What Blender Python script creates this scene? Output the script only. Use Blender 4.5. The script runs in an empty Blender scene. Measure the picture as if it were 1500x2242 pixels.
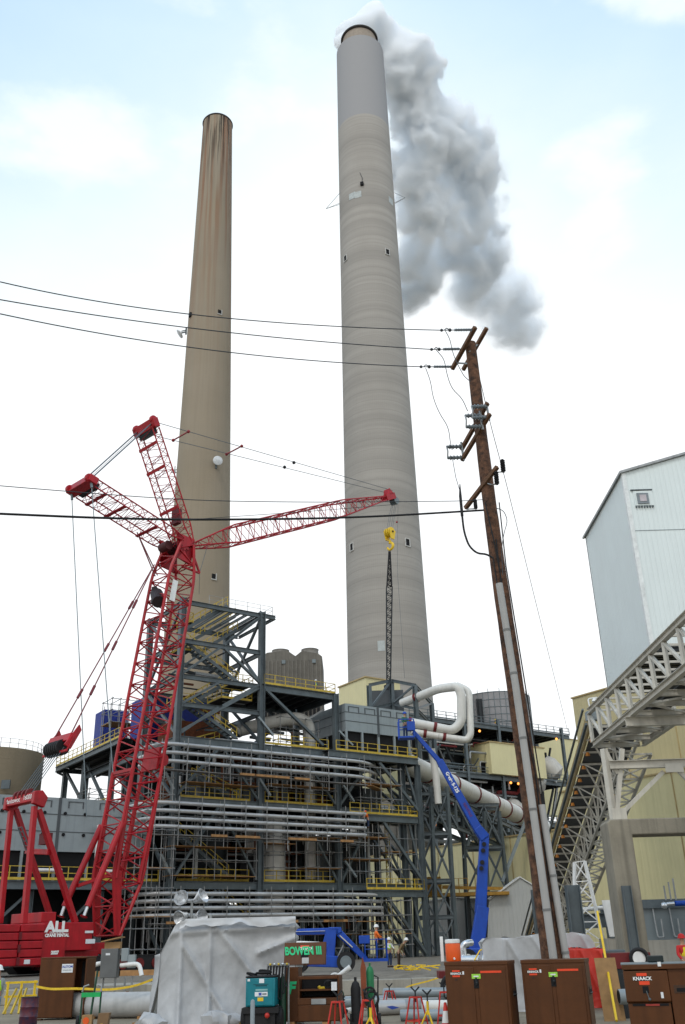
import bpy, math, random
from mathutils import Vector, Matrix, noise
random.seed(7)
V = Vector
sc = bpy.context.scene
COL = sc.collection
PI = math.pi
# ------------------------------------------------------------ camera model (measured from vanishing points)
FPX, CX, CY, CAMZ = 2050.0, 750.0, 1121.0, 2.2
PITCH = math.atan(944 / FPX); ROLL = math.atan(125 / 4421.0)
_R0 = V((1, 0, 0)); _F = V((0, math.cos(PITCH), math.sin(PITCH))); _U0 = V((0, -math.sin(PITCH), math.cos(PITCH)))
_R = _R0 * math.cos(ROLL) - _U0 * math.sin(ROLL); _U = _R0 * math.sin(ROLL) + _U0 * math.cos(ROLL)
EYE = V((0, 0, CAMZ))
def ray(px, py): return _R * ((px - CX) / FPX) + _U * ((CY - py) / FPX) + _F
def at(px, py, Y):
    d = ray(px, py); return EYE + d * (Y / d.y)
def atz(px, py, z):
    d = ray(px, py); return EYE + d * ((z - CAMZ) / d.z)
def onp(px, py, P0, n):
    d = ray(px, py); n = V(n); return EYE + d * ((V(P0) - EYE).dot(n) / d.dot(n))
cam = bpy.data.cameras.new("camera"); camo = bpy.data.objects.new("camera", cam); COL.objects.link(camo)
cam.sensor_fit = 'VERTICAL'; cam.sensor_height = 36.0; cam.lens = 36.0 * FPX / 2242; cam.clip_start = .1; cam.clip_end = 9000
camo.matrix_world = Matrix((( _R.x, _U.x, -_F.x, 0), (_R.y, _U.y, -_F.y, 0), (_R.z, _U.z, -_F.z, CAMZ), (0, 0, 0, 1)))
sc.camera = camo
# ------------------------------------------------------------ objects
def tag(o, label=None, cat=None, group=None, kind=None):
    if label: o['label'] = label
    if cat: o['category'] = cat
    if group: o['group'] = group
    if kind: o['kind'] = kind
    return o
ORG = {}
def thing(name, label, cat, loc=(0, 0, 0), group=None):
    o = bpy.data.objects.new(name, None); COL.objects.link(o); o.location = V(loc); o.empty_display_size = .2
    ORG[o.name] = V(loc); return tag(o, label, cat, group)
class MB:
    def __init__(s): s.v = []; s.f = []
    def add(s, vs, fs):
        k = len(s.v); s.v += [tuple(p) for p in vs]; s.f += [tuple(i + k for i in q) for q in fs]; return s
    def hexa(s, p): return s.add(p, [(0, 3, 2, 1), (4, 5, 6, 7), (0, 1, 5, 4), (1, 2, 6, 5), (2, 3, 7, 6), (3, 0, 4, 7)])
    def pbox(s, o, a, b, c):
        o, a, b, c = V(o), V(a), V(b), V(c)
        return s.hexa([o, o + a, o + a + b, o + b, o + c, o + a + c, o + a + b + c, o + b + c])
    def box(s, lo, hi):
        return s.pbox(lo, (hi[0] - lo[0], 0, 0), (0, hi[1] - lo[1], 0), (0, 0, hi[2] - lo[2]))
    def frame(s, a, b, up=None):
        d = (b - a).normalized(); up = V(up) if up is not None else V((0, 0, 1))
        if abs(d.dot(up.normalized())) > .98: up = V((0.574, -.819, 0)) if abs(d.z) > .9 else V((0, 0, 1))
        x = d.cross(up).normalized(); return d, x, x.cross(d)
    def beam(s, a, b, w, h=None, up=None):
        a, b = V(a), V(b); h = h or w; d, x, y = s.frame(a, b, up)
        return s.pbox(a - x * w / 2 - y * h / 2, x * w, y * h, b - a)
    def ibeam(s, a, b, h, w, up=None, t=None):
        a, b = V(a), V(b); t = t or max(.025, h * .07); d, x, y = s.frame(a, b, up); L = b - a
        s.pbox(a - x * w / 2 + y * (h / 2 - t), x * w, y * t, L); s.pbox(a - x * w / 2 - y * h / 2, x * w, y * t, L)
        return s.pbox(a - x * t / 2 - y * (h / 2 - t), x * t, y * (h - 2 * t), L)
    def tube(s, pts, r, n=8, caps=True, rr=None):
        pts = [V(p) for p in pts]; m = len(pts); k = len(s.v); x = None
        for i, p in enumerate(pts):
            t = (pts[min(i + 1, m - 1)] - pts[max(i - 1, 0)]).normalized()
            if x is None:
                u = V((0, 0, 1)) if abs(t.z) < .9 else V((1, 0, 0)); x = t.cross(u).normalized()
            else:
                x = (x - t * x.dot(t)); x.normalize()
            y = t.cross(x); q = rr[i] if rr else r
            for j in range(n):
                a = 2 * PI * j / n; s.v.append(tuple(p + (x * math.cos(a) + y * math.sin(a)) * q))
        for i in range(m - 1):
            for j in range(n):
                j2 = (j + 1) % n; s.f.append((k + i * n + j, k + i * n + j2, k + (i + 1) * n + j2, k + (i + 1) * n + j))
        if caps:
            s.f.append(tuple(k + j for j in reversed(range(n)))); s.f.append(tuple(k + (m - 1) * n + j for j in range(n)))
        return s
    def cyl(s, a, b, r0, r1=None, n=12): return s.tube([a, b], r0, n, True, [r0, r0 if r1 is None else r1])
    def lathe(s, c, prof, n=24, sx=1, sy=1, caps=(True, True)):
        c = V(c); k = len(s.v); m = len(prof)
        for r, z in prof:
            for j in range(n):
                a = 2 * PI * j / n; s.v.append((c.x + r * sx * math.cos(a), c.y + r * sy * math.sin(a), c.z + z))
        for i in range(m - 1):
            for j in range(n):
                j2 = (j + 1) % n; s.f.append((k + i * n + j, k + i * n + j2, k + (i + 1) * n + j2, k + (i + 1) * n + j))
        if caps[0]: s.f.append(tuple(k + j for j in reversed(range(n))))
        if caps[1]: s.f.append(tuple(k + (m - 1) * n + j for j in range(n)))
        return s
    def ball(s, c, r, n=10, sq=(1, 1, 1)):
        c = V(c); return s.lathe((0, 0, 0), [(math.sin(PI * i / 6) * r * 1 + 1e-4, -math.cos(PI * i / 6) * r) for i in range(7)], n).xf(-7 * n, Matrix.Translation(c) @ Matrix.Diagonal((*sq, 1)))
    def xf(s, k, M):
        for i in range(len(s.v) + k if k < 0 else k, len(s.v)): s.v[i] = tuple(M @ V(s.v[i]))
        return s
    def ring(s, c, axis, R, r, n=16, m=6):
        c, d, x, y = (V(c),) + s.frame(V((0, 0, 0)), V(axis)); pts = [c + (x * math.cos(2 * PI * i / n) + y * math.sin(2 * PI * i / n)) * R for i in range(n)]
        k = len(s.v)
        for i, p in enumerate(pts):
            o = (p - c).normalized()
            for j in range(m):
                a = 2 * PI * j / m; s.v.append(tuple(p + (o * math.cos(a) + d * math.sin(a)) * r))
        for i in range(n):
            for j in range(m):
                i2, j2 = (i + 1) % n, (j + 1) % m; s.f.append((k + i * m + j, k + i2 * m + j, k + i2 * m + j2, k + i * m + j2))
        return s
    def prism(s, poly, ext):
        m = len(poly); ext = V(ext); p = [V(q) for q in poly]
        return s.add(p + [q + ext for q in p], [tuple(reversed(range(m))), tuple(range(m, 2 * m))] + [(i, (i + 1) % m, (i + 1) % m + m, i + m) for i in range(m)])
    def quad(s, *p): return s.add([V(q) for q in p], [tuple(range(len(p)))])
    def build(s, name, mat, parent=None, smooth=True, bevel=0, loc=None, ang=38):
        me = bpy.data.meshes.new(name); root = parent
        while root is not None and root.parent is not None: root = root.parent
        o3 = ORG.get(root.name, V((0, 0, 0))) if root else V(loc or (0, 0, 0))
        me.from_pydata([(a - o3.x, b - o3.y, c - o3.z) for a, b, c in s.v], [], s.f); me.update()
        if smooth:
            me.polygons.foreach_set('use_smooth', [True] * len(me.polygons)); me.set_sharp_from_angle(angle=math.radians(ang))
        o = bpy.data.objects.new(name, me); COL.objects.link(o); me.materials.append(mat)
        if parent: o.parent = parent
        else: o.location = o3; ORG[o.name] = o3
        if bevel:
            b = o.modifiers.new('bevel', 'BEVEL'); b.width = bevel; b.segments = 2; b.limit_method = 'ANGLE'
        return o
def dup(o, loc=None, rz=0, label=None, parent=None):
    c = o.copy(); COL.objects.link(c)
    if parent: c.parent = parent
    else: c.location = loc; c.rotation_euler = (0, 0, rz)
    if label: c['label'] = label
    for ch in list(o.children): dup(ch, parent=c)
    return c
def fillet(pts, rad, k=5):
    pts = [V(p) for p in pts]; out = [pts[0]]
    for i in range(1, len(pts) - 1):
        a, b, c = pts[i - 1], pts[i], pts[i + 1]; u, w = (a - b), (c - b); r = min(rad, u.length * .48, w.length * .48)
        p, q = b + u.normalized() * r, b + w.normalized() * r
        for j in range(k + 1):
            t = j / k; out.append(p * (1 - t) ** 2 + b * 2 * t * (1 - t) + q * t * t)
    return out + [pts[-1]]
def sag(a, b, d, n=24):
    a, b = V(a), V(b); return [a.lerp(b, i / n) - V((0, 0, d * 4 * (i / n) * (1 - i / n))) for i in range(n + 1)]
def text(s, size, o, r, u, mat, parent, name='lettering', ext=.004, bold=0, shear=0, sx=1):
    cu = bpy.data.curves.new('t', 'FONT'); cu.body = s; cu.size = size; cu.extrude = ext; cu.offset = bold; cu.shear = shear
    cu.align_x = 'CENTER'; cu.align_y = 'CENTER'; t = bpy.data.objects.new('t', cu); COL.objects.link(t)
    dg = bpy.context.evaluated_depsgraph_get(); me = bpy.data.meshes.new_from_object(t.evaluated_get(dg)); bpy.data.objects.remove(t)
    r, u = V(r).normalized(), V(u).normalized(); nn = r.cross(u); o = V(o)
    m = MB(); m.v = [tuple(o + r * q.co.x * sx + u * q.co.y + nn * (q.co.z + ext + .002)) for q in me.vertices]; m.f = [tuple(p.vertices) for p in me.polygons]
    return m.build(name, mat, parent, smooth=False)
# ------------------------------------------------------------ materials
MATS = {}
def nodes(name):
    m = bpy.data.materials.new(name); m.use_nodes = True; nt = m.node_tree; return m, nt, nt.nodes, nt.links, nt.nodes['Principled BSDF']
def mat(name, col, rough=.6, metal=0.0, var=.18, scale=1.5, bump=0.0, bscale=30, streak=0.0, tint=None, spec=.4):
    m, nt, N, L, P = nodes(name); tc = N.new('ShaderNodeTexCoord')
    n1 = N.new('ShaderNodeTexNoise'); n1.inputs['Scale'].default_value = scale; n1.inputs['Detail'].default_value = 6; n1.inputs['Roughness'].default_value = .62
    L.new(tc.outputs['Object'], n1.inputs['Vector'])
    cr = N.new('ShaderNodeValToRGB'); cr.color_ramp.elements[0].position = .3; cr.color_ramp.elements[1].position = .7
    c2 = tint or col
    cr.color_ramp.elements[0].color = (*[c * (1 - var) for c in c2], 1); cr.color_ramp.elements[1].color = (*[min(1, c * (1 + var)) for c in col], 1)
    L.new(n1.outputs['Fac'], cr.inputs['Fac']); out = cr.outputs['Color']
    if streak:
        mp = N.new('ShaderNodeMapping'); mp.inputs['Scale'].default_value = (3, 3, .12); L.new(tc.outputs['Object'], mp.inputs['Vector'])
        n2 = N.new('ShaderNodeTexNoise'); n2.inputs['Scale'].default_value = 1.3; n2.inputs['Detail'].default_value = 5; L.new(mp.outputs['Vector'], n2.inputs['Vector'])
        mr = N.new('ShaderNodeMapRange'); mr.inputs['From Min'].default_value = .48; mr.inputs['From Max'].default_value = .75; mr.inputs['To Max'].default_value = streak; L.new(n2.outputs['Fac'], mr.inputs['Value'])
        mx = N.new('ShaderNodeMix'); mx.data_type = 'RGBA'; mx.inputs['B'].default_value = (*[c * .35 for c in col], 1); L.new(mr.outputs['Result'], mx.inputs['Factor']); L.new(out, mx.inputs['A']); out = mx.outputs['Result']
    L.new(out, P.inputs['Base Color']); P.inputs['Roughness'].default_value = rough; P.inputs['Metallic'].default_value = metal; P.inputs['Specular IOR Level'].default_value = spec
    mr2 = N.new('ShaderNodeMapRange'); mr2.inputs['To Min'].default_value = max(0, rough - .12); mr2.inputs['To Max'].default_value = min(1, rough + .12); L.new(n1.outputs['Fac'], mr2.inputs['Value']); L.new(mr2.outputs['Result'], P.inputs['Roughness'])
    if bump:
        n3 = N.new('ShaderNodeTexNoise'); n3.inputs['Scale'].default_value = bscale; n3.inputs['Detail'].default_value = 5; L.new(tc.outputs['Object'], n3.inputs['Vector'])
        b = N.new('ShaderNodeBump'); b.inputs['Strength'].default_value = bump; b.inputs['Distance'].default_value = .05; L.new(n3.outputs['Fac'], b.inputs['Height']); L.new(b.outputs['Normal'], P.inputs['Normal'])
    MATS[name] = m; return m
def siding(name, col, pitch, strength=.6, var=.06, rough=.5, seam=0.0, streak=.12):
    """profiled metal cladding: ribs run vertically on any upright face (tangent = normal x up)"""
    m = mat(name, col, rough, 0, var, .25, streak=streak); nt = m.node_tree; N, L = nt.nodes, nt.links; P = N['Principled BSDF']
    g = N.new('ShaderNodeNewGeometry'); tc = N.new('ShaderNodeTexCoord')
    cr = N.new('ShaderNodeVectorMath'); cr.operation = 'CROSS_PRODUCT'; cr.inputs[1].default_value = (0, 0, 1); L.new(g.outputs['True Normal'], cr.inputs[0])
    nm = N.new('ShaderNodeVectorMath'); nm.operation = 'NORMALIZE'; L.new(cr.outputs[0], nm.inputs[0])
    dt = N.new('ShaderNodeVectorMath'); dt.operation = 'DOT_PRODUCT'; L.new(nm.outputs[0], dt.inputs[0]); L.new(tc.outputs['Object'], dt.inputs[1])
    k = N.new('ShaderNodeMath'); k.operation = 'MULTIPLY'; k.inputs[1].default_value = 2 * PI / pitch; L.new(dt.outputs['Value'], k.inputs[0])
    sn = N.new('ShaderNodeMath'); sn.operation = 'SINE'; L.new(k.outputs[0], sn.inputs[0])
    mr = N.new('ShaderNodeMapRange'); mr.interpolation_type = 'SMOOTHSTEP'; mr.inputs['From Min'].default_value = .3; mr.inputs['From Max'].default_value = .8; L.new(sn.outputs[0], mr.inputs['Value'])
    b = N.new('ShaderNodeBump'); b.inputs['Strength'].default_value = strength; b.inputs['Distance'].default_value = pitch * .12; L.new(mr.outputs['Result'], b.inputs['Height']); L.new(b.outputs['Normal'], P.inputs['Normal'])
    return m
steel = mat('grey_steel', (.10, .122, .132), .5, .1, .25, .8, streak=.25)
steel_dk = mat('dark_and_shaded_steel', (.016, .02, .023), .6, .1, .3, .8)  # dark parts, and steel whose colour carries the shade deep in the structures
deckm = mat('grating', (.035, .038, .04), .8, 0, .3, 2)
yel = mat('yellow_paint', (.55, .39, .05), .5, 0, .2, 2, streak=.3)
yeld = mat('bright_yellow', (.75, .5, .02), .5, 0, .12, 2)
orange = mat('orange_plastic', (.75, .1, .012), .45, 0, .1, 3)
redc = mat('crane_red', (.37, .006, .013), .42, 0, .22, .9, streak=.3, spec=.35)
red2 = mat('stand_red', (.5, .03, .02), .45, 0, .2, 4)
maroon = mat('maroon', (.14, .012, .012), .6)
black = mat('black_rubber', (.012, .012, .013), .75, 0, .3, 6)
blackm = mat('black_opening', (.006, .006, .007), .9)
wire = mat('cable_grey', (.05, .055, .06), .5, .4)
galv = mat('galvanised', (.30, .31, .31), .45, .5, .25, 2.5)
scaf = mat('scaffold_tube', (.25, .25, .245), .5, .4, .3, 2)
insul = mat('insulation_jacket', (.48, .48, .475), .38, .35, .15, .7, streak=.12)
whitep = mat('white_pipe', (.66, .645, .6), .45, 0, .08, .5, streak=.18)
white = mat('white_paint', (.75, .75, .73), .5, 0, .08, 2, streak=.2)
offw = mat('cream_steel', (.55, .52, .45), .55, 0, .12, 1.5, streak=.3)
tanp = mat('tan_panel', (.43, .32, .15), .6, 0, .15, 1.2, streak=.3)
blue = mat('lift_blue', (.003, .055, .36), .45, 0, .18, 1.5, streak=.2)
bluet = mat('tarp_blue', (.012, .028, .22), .6, 0, .2, 1.2, bump=.5, bscale=2)
teal = mat('teal_paint', (.003, .17, .21), .35, 0, .12, 3)
brown = mat('box_brown', (.09, .031, .0085), .48, 0, .16, 1.8, streak=.3, bump=.05, bscale=12, spec=.25)
brownd = mat('box_brown_dark', (.05, .02, .007), .5, 0, .15, 2)
plank = mat('timber', (.36, .19, .075), .75, 0, .35, 2.2, bump=.3, bscale=20)
ply = mat('plywood', (.34, .2, .085), .7, 0, .2, 3, bump=.1)
conc = mat('concrete', (.33, .31, .265), .85, 0, .18, .6, bump=.2, bscale=14, streak=.35)
concd = mat('weathered_concrete', (.255, .23, .18), .9, 0, .22, .5, bump=.2, bscale=10, streak=.5)
greyp = mat('grey_plastic', (.16, .19, .2), .4, 0, .1, 1)
pvc = mat('grey_pvc', (.24, .28, .3), .35, 0, .12, 1.5)
panel = mat('grey_panel', (.27, .31, .325), .45, .1, .1, .5, streak=.25)
paneld = mat('dark_panel', (.07, .08, .088), .5, .1, .12, .5)
tarpw = mat('white_sheeting', (.40, .405, .41), .42, 0, .2, 1.1, bump=.25, bscale=2.6)
redt = mat('red_sheeting', (.55, .035, .02), .5, 0, .12, 2, bump=.3, bscale=4)
green = mat('green_paint', (.01, .16, .055), .5, 0, .15, 4)
greend = mat('bottle_green', (.008, .05, .025), .4, 0, .15, 4)
lime = mat('lime_vest', (.45, .85, .03), .7)
denim = mat('denim', (.03, .05, .11), .9)
navy = mat('navy_drum', (.012, .018, .05), .45, 0, .3, 6, tint=(.2, .03, .03))
skin = mat('skin', (.42, .24, .16), .6)
shirt = mat('white_shirt', (.65, .65, .62), .85)
hivis = mat('orange_cloth', (.8, .16, .02), .8)
redcl = mat('red_cloth', (.45, .02, .02), .8)
boot = mat('boot_brown', (.05, .03, .02), .8)
rust = mat('rust', (.14, .045, .018), .85, 0, .4, 5, bump=.2)
beige = siding('beige_cladding', (.66, .595, .335), .9, .25)
beige_s = siding('tan_cladding', (.50, .43, .24), .9, .25)
whitec = siding('white_cladding', (.72, .785, .775), .42, .55, .04, .5, streak=.06)
greyc = siding('pale_grey_cladding', (.52, .53, .52), .5, .5)
letter = mat('letter_white', (.85, .85, .83), .5, 0, .05, 4)
sprayg = mat('spray_green', (.02, .5, .2), .6, 0, .15, 8)
stick = mat('sticker_white', (.7, .72, .74), .5, 0, .08, 10)
stick_o = mat('sticker_orange', (.75, .06, .015), .5)
stick_b = mat('sticker_blue', (.03, .07, .35), .5)
tagl = mat('tag_lime', (.3, .62, .06), .5, 0, .3, 30)
chrome = mat('bright_metal', (.6, .62, .64), .25, .8, .1, 3)
lampg = mat('lamp_reflector', (.55, .56, .57), .3, .6, .35, 9)
caution = mat('caution_tape', (.75, .5, .03), .5, 0, .25, 8)
def glow(name, col, st):
    m, nt, N, L, P = nodes(name); P.inputs['Base Color'].default_value = (*col, 1); P.inputs['Emission Color'].default_value = (*col, 1); P.inputs['Emission Strength'].default_value = st; return m
amber = glow('lit_lamp', (1, .32, .06), 2.2)
# grey chimney: slip-formed rings, darker lifts, fine board marks
def chimney_mat(name, base, alt, top=None, topz=None, rings=True, streaks=False, H=230):
    m, nt, N, L, P = nodes(name); tc = N.new('ShaderNodeTexCoord'); sp = N.new('ShaderNodeSeparateXYZ'); L.new(tc.outputs['Object'], sp.inputs[0])
    def M(op, a, b=None, c=None):
        n = N.new('ShaderNodeMath'); n.operation = op
        for i, q in enumerate((a, b, c)):
            if q is None: continue
            if isinstance(q, (int, float)): n.inputs[i].default_value = q
            else: L.new(q, n.inputs[i])
        return n.outputs[0]
    def noise_(sx, sy, sz, sc_, det=5):
        mp = N.new('ShaderNodeMapping'); mp.inputs['Scale'].default_value = (sx, sy, sz); L.new(tc.outputs['Object'], mp.inputs['Vector'])
        n = N.new('ShaderNodeTexNoise'); n.inputs['Scale'].default_value = sc_; n.inputs['Detail'].default_value = det; L.new(mp.outputs['Vector'], n.inputs['Vector']); return n.outputs['Fac']
    def mix(f, a, b):
        x = N.new('ShaderNodeMix'); x.data_type = 'RGBA'; L.new(f, x.inputs['Factor']) if not isinstance(f, float) else None
        for k, q in (('A', a), ('B', b)):
            if isinstance(q, tuple): x.inputs[k].default_value = (*q, 1)
            else: L.new(q, x.inputs[k])
        return x.outputs['Result']
    def ramp(v, lo, hi, a=0, b=1):
        r = N.new('ShaderNodeMapRange'); r.interpolation_type = 'SMOOTHSTEP'
        for k, q in (('From Min', lo), ('From Max', hi), ('To Min', a), ('To Max', b)): r.inputs[k].default_value = q
        L.new(v, r.inputs['Value']); return r.outputs['Result']
    z = sp.outputs['Z']
    col = mix(ramp(noise_(1, 1, .5, .12), .3, .7), base, alt)
    ang = M('ARCTAN2', sp.outputs['Y'], sp.outputs['X'])
    if rings:
        band = noise_(.002, .002, 1, .16, 4); col = mix(ramp(band, .42, .62, 0, .7), col, tuple(c * .72 for c in base))
        fine = noise_(.01, .01, 1, .75, 2); col = mix(ramp(fine, .4, .66, 0, .42), col, tuple(c * .7 for c in base))
        joint = M('ABSOLUTE', M('SUBTRACT', M('FRACT', M('DIVIDE', z, 2.4)), .5)); col = mix(ramp(joint, .45, .5, 0, .38), col, tuple(c * .55 for c in base))
        vert = M('ABSOLUTE', M('SUBTRACT', M('FRACT', M('MULTIPLY', ang, 18.0)), .5)); col = mix(ramp(vert, .38, .5, 0, .24), col, tuple(c * .6 for c in base))
    if top:
        edge = M('GREATER_THAN', z, topz); col = mix(edge, col, top)
    if streaks:
        st = noise_(1, 1, .012, .8, 6); up_ = ramp(z, H * .5, H, 0, 1)
        col = mix(M('MULTIPLY', ramp(st, .42, .66), M('MULTIPLY', up_, .85)), col, (.23, .105, .055))
        st2 = noise_(1, 1, .02, 1.7, 4); up2 = ramp(z, H * .80, H * 1.0, 0, 1)
        col = mix(M('MULTIPLY', ramp(st2, .46, .6), M('POWER', up2, 1.6)), col, (.02, .016, .015))
        col = mix(ramp(z, H - 3.2, H - .4, 0, .85), col, (.03, .025, .022))
        low = noise_(.05, .05, .6, .12, 3); col = mix(ramp(low, .4, .7, 0, .25), col, tuple(c * .75 for c in base))
        vv = noise_(1, 1, .004, 2.2, 2); col = mix(ramp(vv, .4, .75, 0, .2), col, tuple(c * .7 for c in base))
    L.new(col, P.inputs['Base Color']); P.inputs['Roughness'].default_value = .9; P.inputs['Specular IOR Level'].default_value = .2
    b = N.new('ShaderNodeBump'); b.inputs['Strength'].default_value = .25; b.inputs['Distance'].default_value = .15; L.new(noise_(1, 1, 3, 1.1, 5), b.inputs['Height']); L.new(b.outputs['Normal'], P.inputs['Normal'])
    return m
chim_g = chimney_mat('slipform_concrete', (.39, .365, .33), (.345, .322, .29), (.315, .312, .315), 193)
chim_b = chimney_mat('stained_concrete', (.305, .258, .195), (.285, .238, .172), rings=False, streaks=True, H=243.5)
silo_m = chimney_mat('silo_concrete', (.25, .205, .14), (.20, .16, .105), rings=False, streaks=True, H=90)
# ------------------------------------------------------------ sky, sun, ground
SUN_EL, SUN_AZ = 52, 200      # azimuth clockwise from +Y (behind the camera, a little to its left)
w = bpy.data.worlds.new("World"); sc.world = w; w.use_nodes = True; nt = w.node_tree; N, L = nt.nodes, nt.links
bg = N['Background']; bg.inputs['Strength'].default_value = .1
sky = N.new('ShaderNodeTexSky'); sky.sky_type = 'NISHITA'; sky.sun_disc = False; sky.sun_elevation = math.radians(SUN_EL); sky.sun_rotation = math.radians(SUN_AZ); sky.dust_density = 2.5; sky.air_density = 1.2
tc = N.new('ShaderNodeTexCoord'); mp = N.new('ShaderNodeMapping'); mp.inputs['Scale'].default_value = (1.5, 1.5, 3.2); mp.inputs['Location'].default_value = (.3, .1, .2); L.new(tc.outputs['Generated'], mp.inputs['Vector'])
n1 = N.new('ShaderNodeTexNoise'); n1.inputs['Scale'].default_value = 1.1; n1.inputs['Detail'].default_value = 7; n1.inputs['Roughness'].default_value = .55; L.new(mp.outputs['Vector'], n1.inputs['Vector'])
sp = N.new('ShaderNodeSeparateXYZ'); L.new(tc.outputs['Generated'], sp.inputs[0])
ab = N.new('ShaderNodeMath'); ab.operation = 'ABSOLUTE'; L.new(sp.outputs['X'], ab.inputs[0])
a1 = N.new('ShaderNodeMath'); a1.operation = 'MULTIPLY_ADD'; a1.inputs[1].default_value = .42; L.new(ab.outputs[0], a1.inputs[0]); L.new(sp.outputs['Z'], a1.inputs[2])
a2 = N.new('ShaderNodeMath'); a2.operation = 'MULTIPLY_ADD'; a2.inputs[1].default_value = .26; L.new(n1.outputs['Fac'], a2.inputs[0]); L.new(a1.outputs[0], a2.inputs[2])
fr = N.new('ShaderNodeMapRange'); fr.inputs['From Min'].default_value = .72; fr.inputs['From Max'].default_value = 1.12; L.new(a2.outputs[0], fr.inputs['Value'])
cc = N.new('ShaderNodeValToRGB'); cc.color_ramp.interpolation = 'LINEAR'; e = cc.color_ramp.elements; e[0].position = .0; e[0].color = (11.4, 11.6, 11.7, 1); e[1].position = 1; e[1].color = (5.0, 7.2, 10.0, 1)
for p_, c_ in ((.22, (10.4, 11.0, 11.2)), (.42, (8.7, 10.0, 10.6)), (.62, (7.0, 8.9, 10.2)), (.8, (5.9, 8.0, 10.1))): q_ = e.new(p_); q_.color = (*c_, 1)
L.new(fr.outputs['Result'], cc.inputs['Fac'])
n2 = N.new('ShaderNodeTexNoise'); n2.inputs['Scale'].default_value = 3.4; n2.inputs['Detail'].default_value = 6; L.new(mp.outputs['Vector'], n2.inputs['Vector'])
cl = N.new('ShaderNodeMapRange'); cl.interpolation_type = 'SMOOTHSTEP'; cl.inputs['From Min'].default_value = .56; cl.inputs['From Max'].default_value = .72; cl.inputs['To Max'].default_value = .6; L.new(n2.outputs['Fac'], cl.inputs['Value'])
m1 = N.new('ShaderNodeMix'); m1.data_type = 'RGBA'; m1.inputs['B'].default_value = (11.3, 11.6, 11.8, 1); L.new(cl.outputs['Result'], m1.inputs['Factor']); L.new(cc.outputs['Color'], m1.inputs['A'])
mx = N.new('ShaderNodeMix'); mx.data_type = 'RGBA'; mx.inputs['Factor'].default_value = .08; L.new(m1.outputs['Result'], mx.inputs['A']); L.new(sky.outputs['Color'], mx.inputs['B']); L.new(mx.outputs['Result'], bg.inputs['Color'])
sl = bpy.data.lights.new('sun', 'SUN'); sl.energy = .9; sl.angle = math.radians(14); sl.color = (1, .95, .88); so = bpy.data.objects.new('sun', sl); COL.objects.link(so)
sd = V((math.sin(math.radians(SUN_AZ)) * math.cos(math.radians(SUN_EL)), math.cos(math.radians(SUN_AZ)) * math.cos(math.radians(SUN_EL)), math.sin(math.radians(SUN_EL))))
so.rotation_euler = sd.to_track_quat('Z', 'Y').to_euler(); so.location = sd * 300
sc.view_settings.view_transform = 'Standard'; sc.view_settings.look = 'None'; sc.view_settings.exposure = .12; sc.view_settings.gamma = 1
sc.cycles.use_denoising = True; sc.cycles.denoiser = 'OPENIMAGEDENOISE'
sc.cycles.max_bounces = 62; sc.cycles.diffuse_bounces = 3; sc.cycles.glossy_bounces = 2; sc.cycles.transmission_bounces = 3; sc.cycles.volume_bounces = 60
# ground: pale pavement in front, gravel yard raised behind a block wall
pav = mat('pavement', (.215, .182, .13), .9, 0, .3, .55, bump=.25, bscale=16)
grav = mat('gravel_yard', (.17, .15, .12), .95, 0, .35, 1.4, bump=.8, bscale=9)
GZ = .65
m = MB(); nx = 40
m.quad((-4000, -300, 0), (4000, -300, 0), (4000, 9000, 0), (-4000, 9000, 0)); tag(m.build('ground', pav), kind='structure')
m = MB(); rows = [49.2, 50.5, 53, 57, 64, 75, 100, 400, 4000]; cols = [-900, -120, -60] + [-40 + 2.5 * i for i in range(34)] + [60, 120, 900]
for y in rows:
    for x in cols:
        h = .62 if y < 50 else GZ + (.35 * max(0, noise.noise((x * .3, y * .3, 0)) + .25) if 49.9 < y < 58 else 0)
        m.v.append((x, y, h))
for i in range(len(rows) - 1):
    for j in range(len(cols) - 1):
        a = i * len(cols) + j; m.f.append((a, a + 1, a + 1 + len(cols), a + len(cols)))
k_ = len(m.v); m.v += [(x, 49.2, -.2) for x in cols]; m.f += [(j, k_ + j, k_ + j + 1, j + 1) for j in range(len(cols) - 1)]; tag(m.build('gravel_yard', grav, smooth=True), kind='structure')
# ------------------------------------------------------------ chimneys
def chim(name, label, rows, Yc, mt, mouth):
    xc, yc = rows[-1][0], rows[-1][1]; prof = []; B = None
    for x, y, wpx in rows:
        P = at(x, y, Yc); d = (P - EYE).dot(_F); prof.append((P.z, wpx / 2 * d / FPX, P.x))
    X = sum(p[2] for p in prof) / len(prof); t = thing(name, label, 'chimney', (X, Yc, 0))
    z0, r0, _ = prof[0]; z1, r1, _ = prof[-1]; k = (r0 - r1) / (z1 - z0); R = lambda z: r1 + k * (z1 - z)
    H = z1
    m = MB().lathe((X, Yc, 0), [(R(H * i / 40), H * i / 40) for i in range(41)] + [(R(H) - .9, H), (R(H) - .95, H - 6)], 72, caps=(False, False)); m.build('shaft', mt, t)
    return t, X, R, H
tL, XL, RL, HL = chim('brown_chimney', 'tall brown tapering chimney with black streaks below its rim', [(437, 1300, 135), (448, 1000, 113), (460.5, 700, 89), (473.5, 274, 63)], 220, chim_b, 0)
tR, XR, RR, HR = chim('grey_chimney', 'tallest pale grey concrete chimney with steam pouring from its mouth', [(853.5, 1500, 183), (833.5, 1000, 153), (807, 500, 126), (785, 121, 102)], 180, chim_g, 0)
rim_dk = mat('sooty_rim', (.035, .03, .028), .8)
MB().ring((XL, 220, HL), (0, 0, 1), RL(HL) - .1, .35, 48).build('rim', rim_dk, tL)
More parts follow.
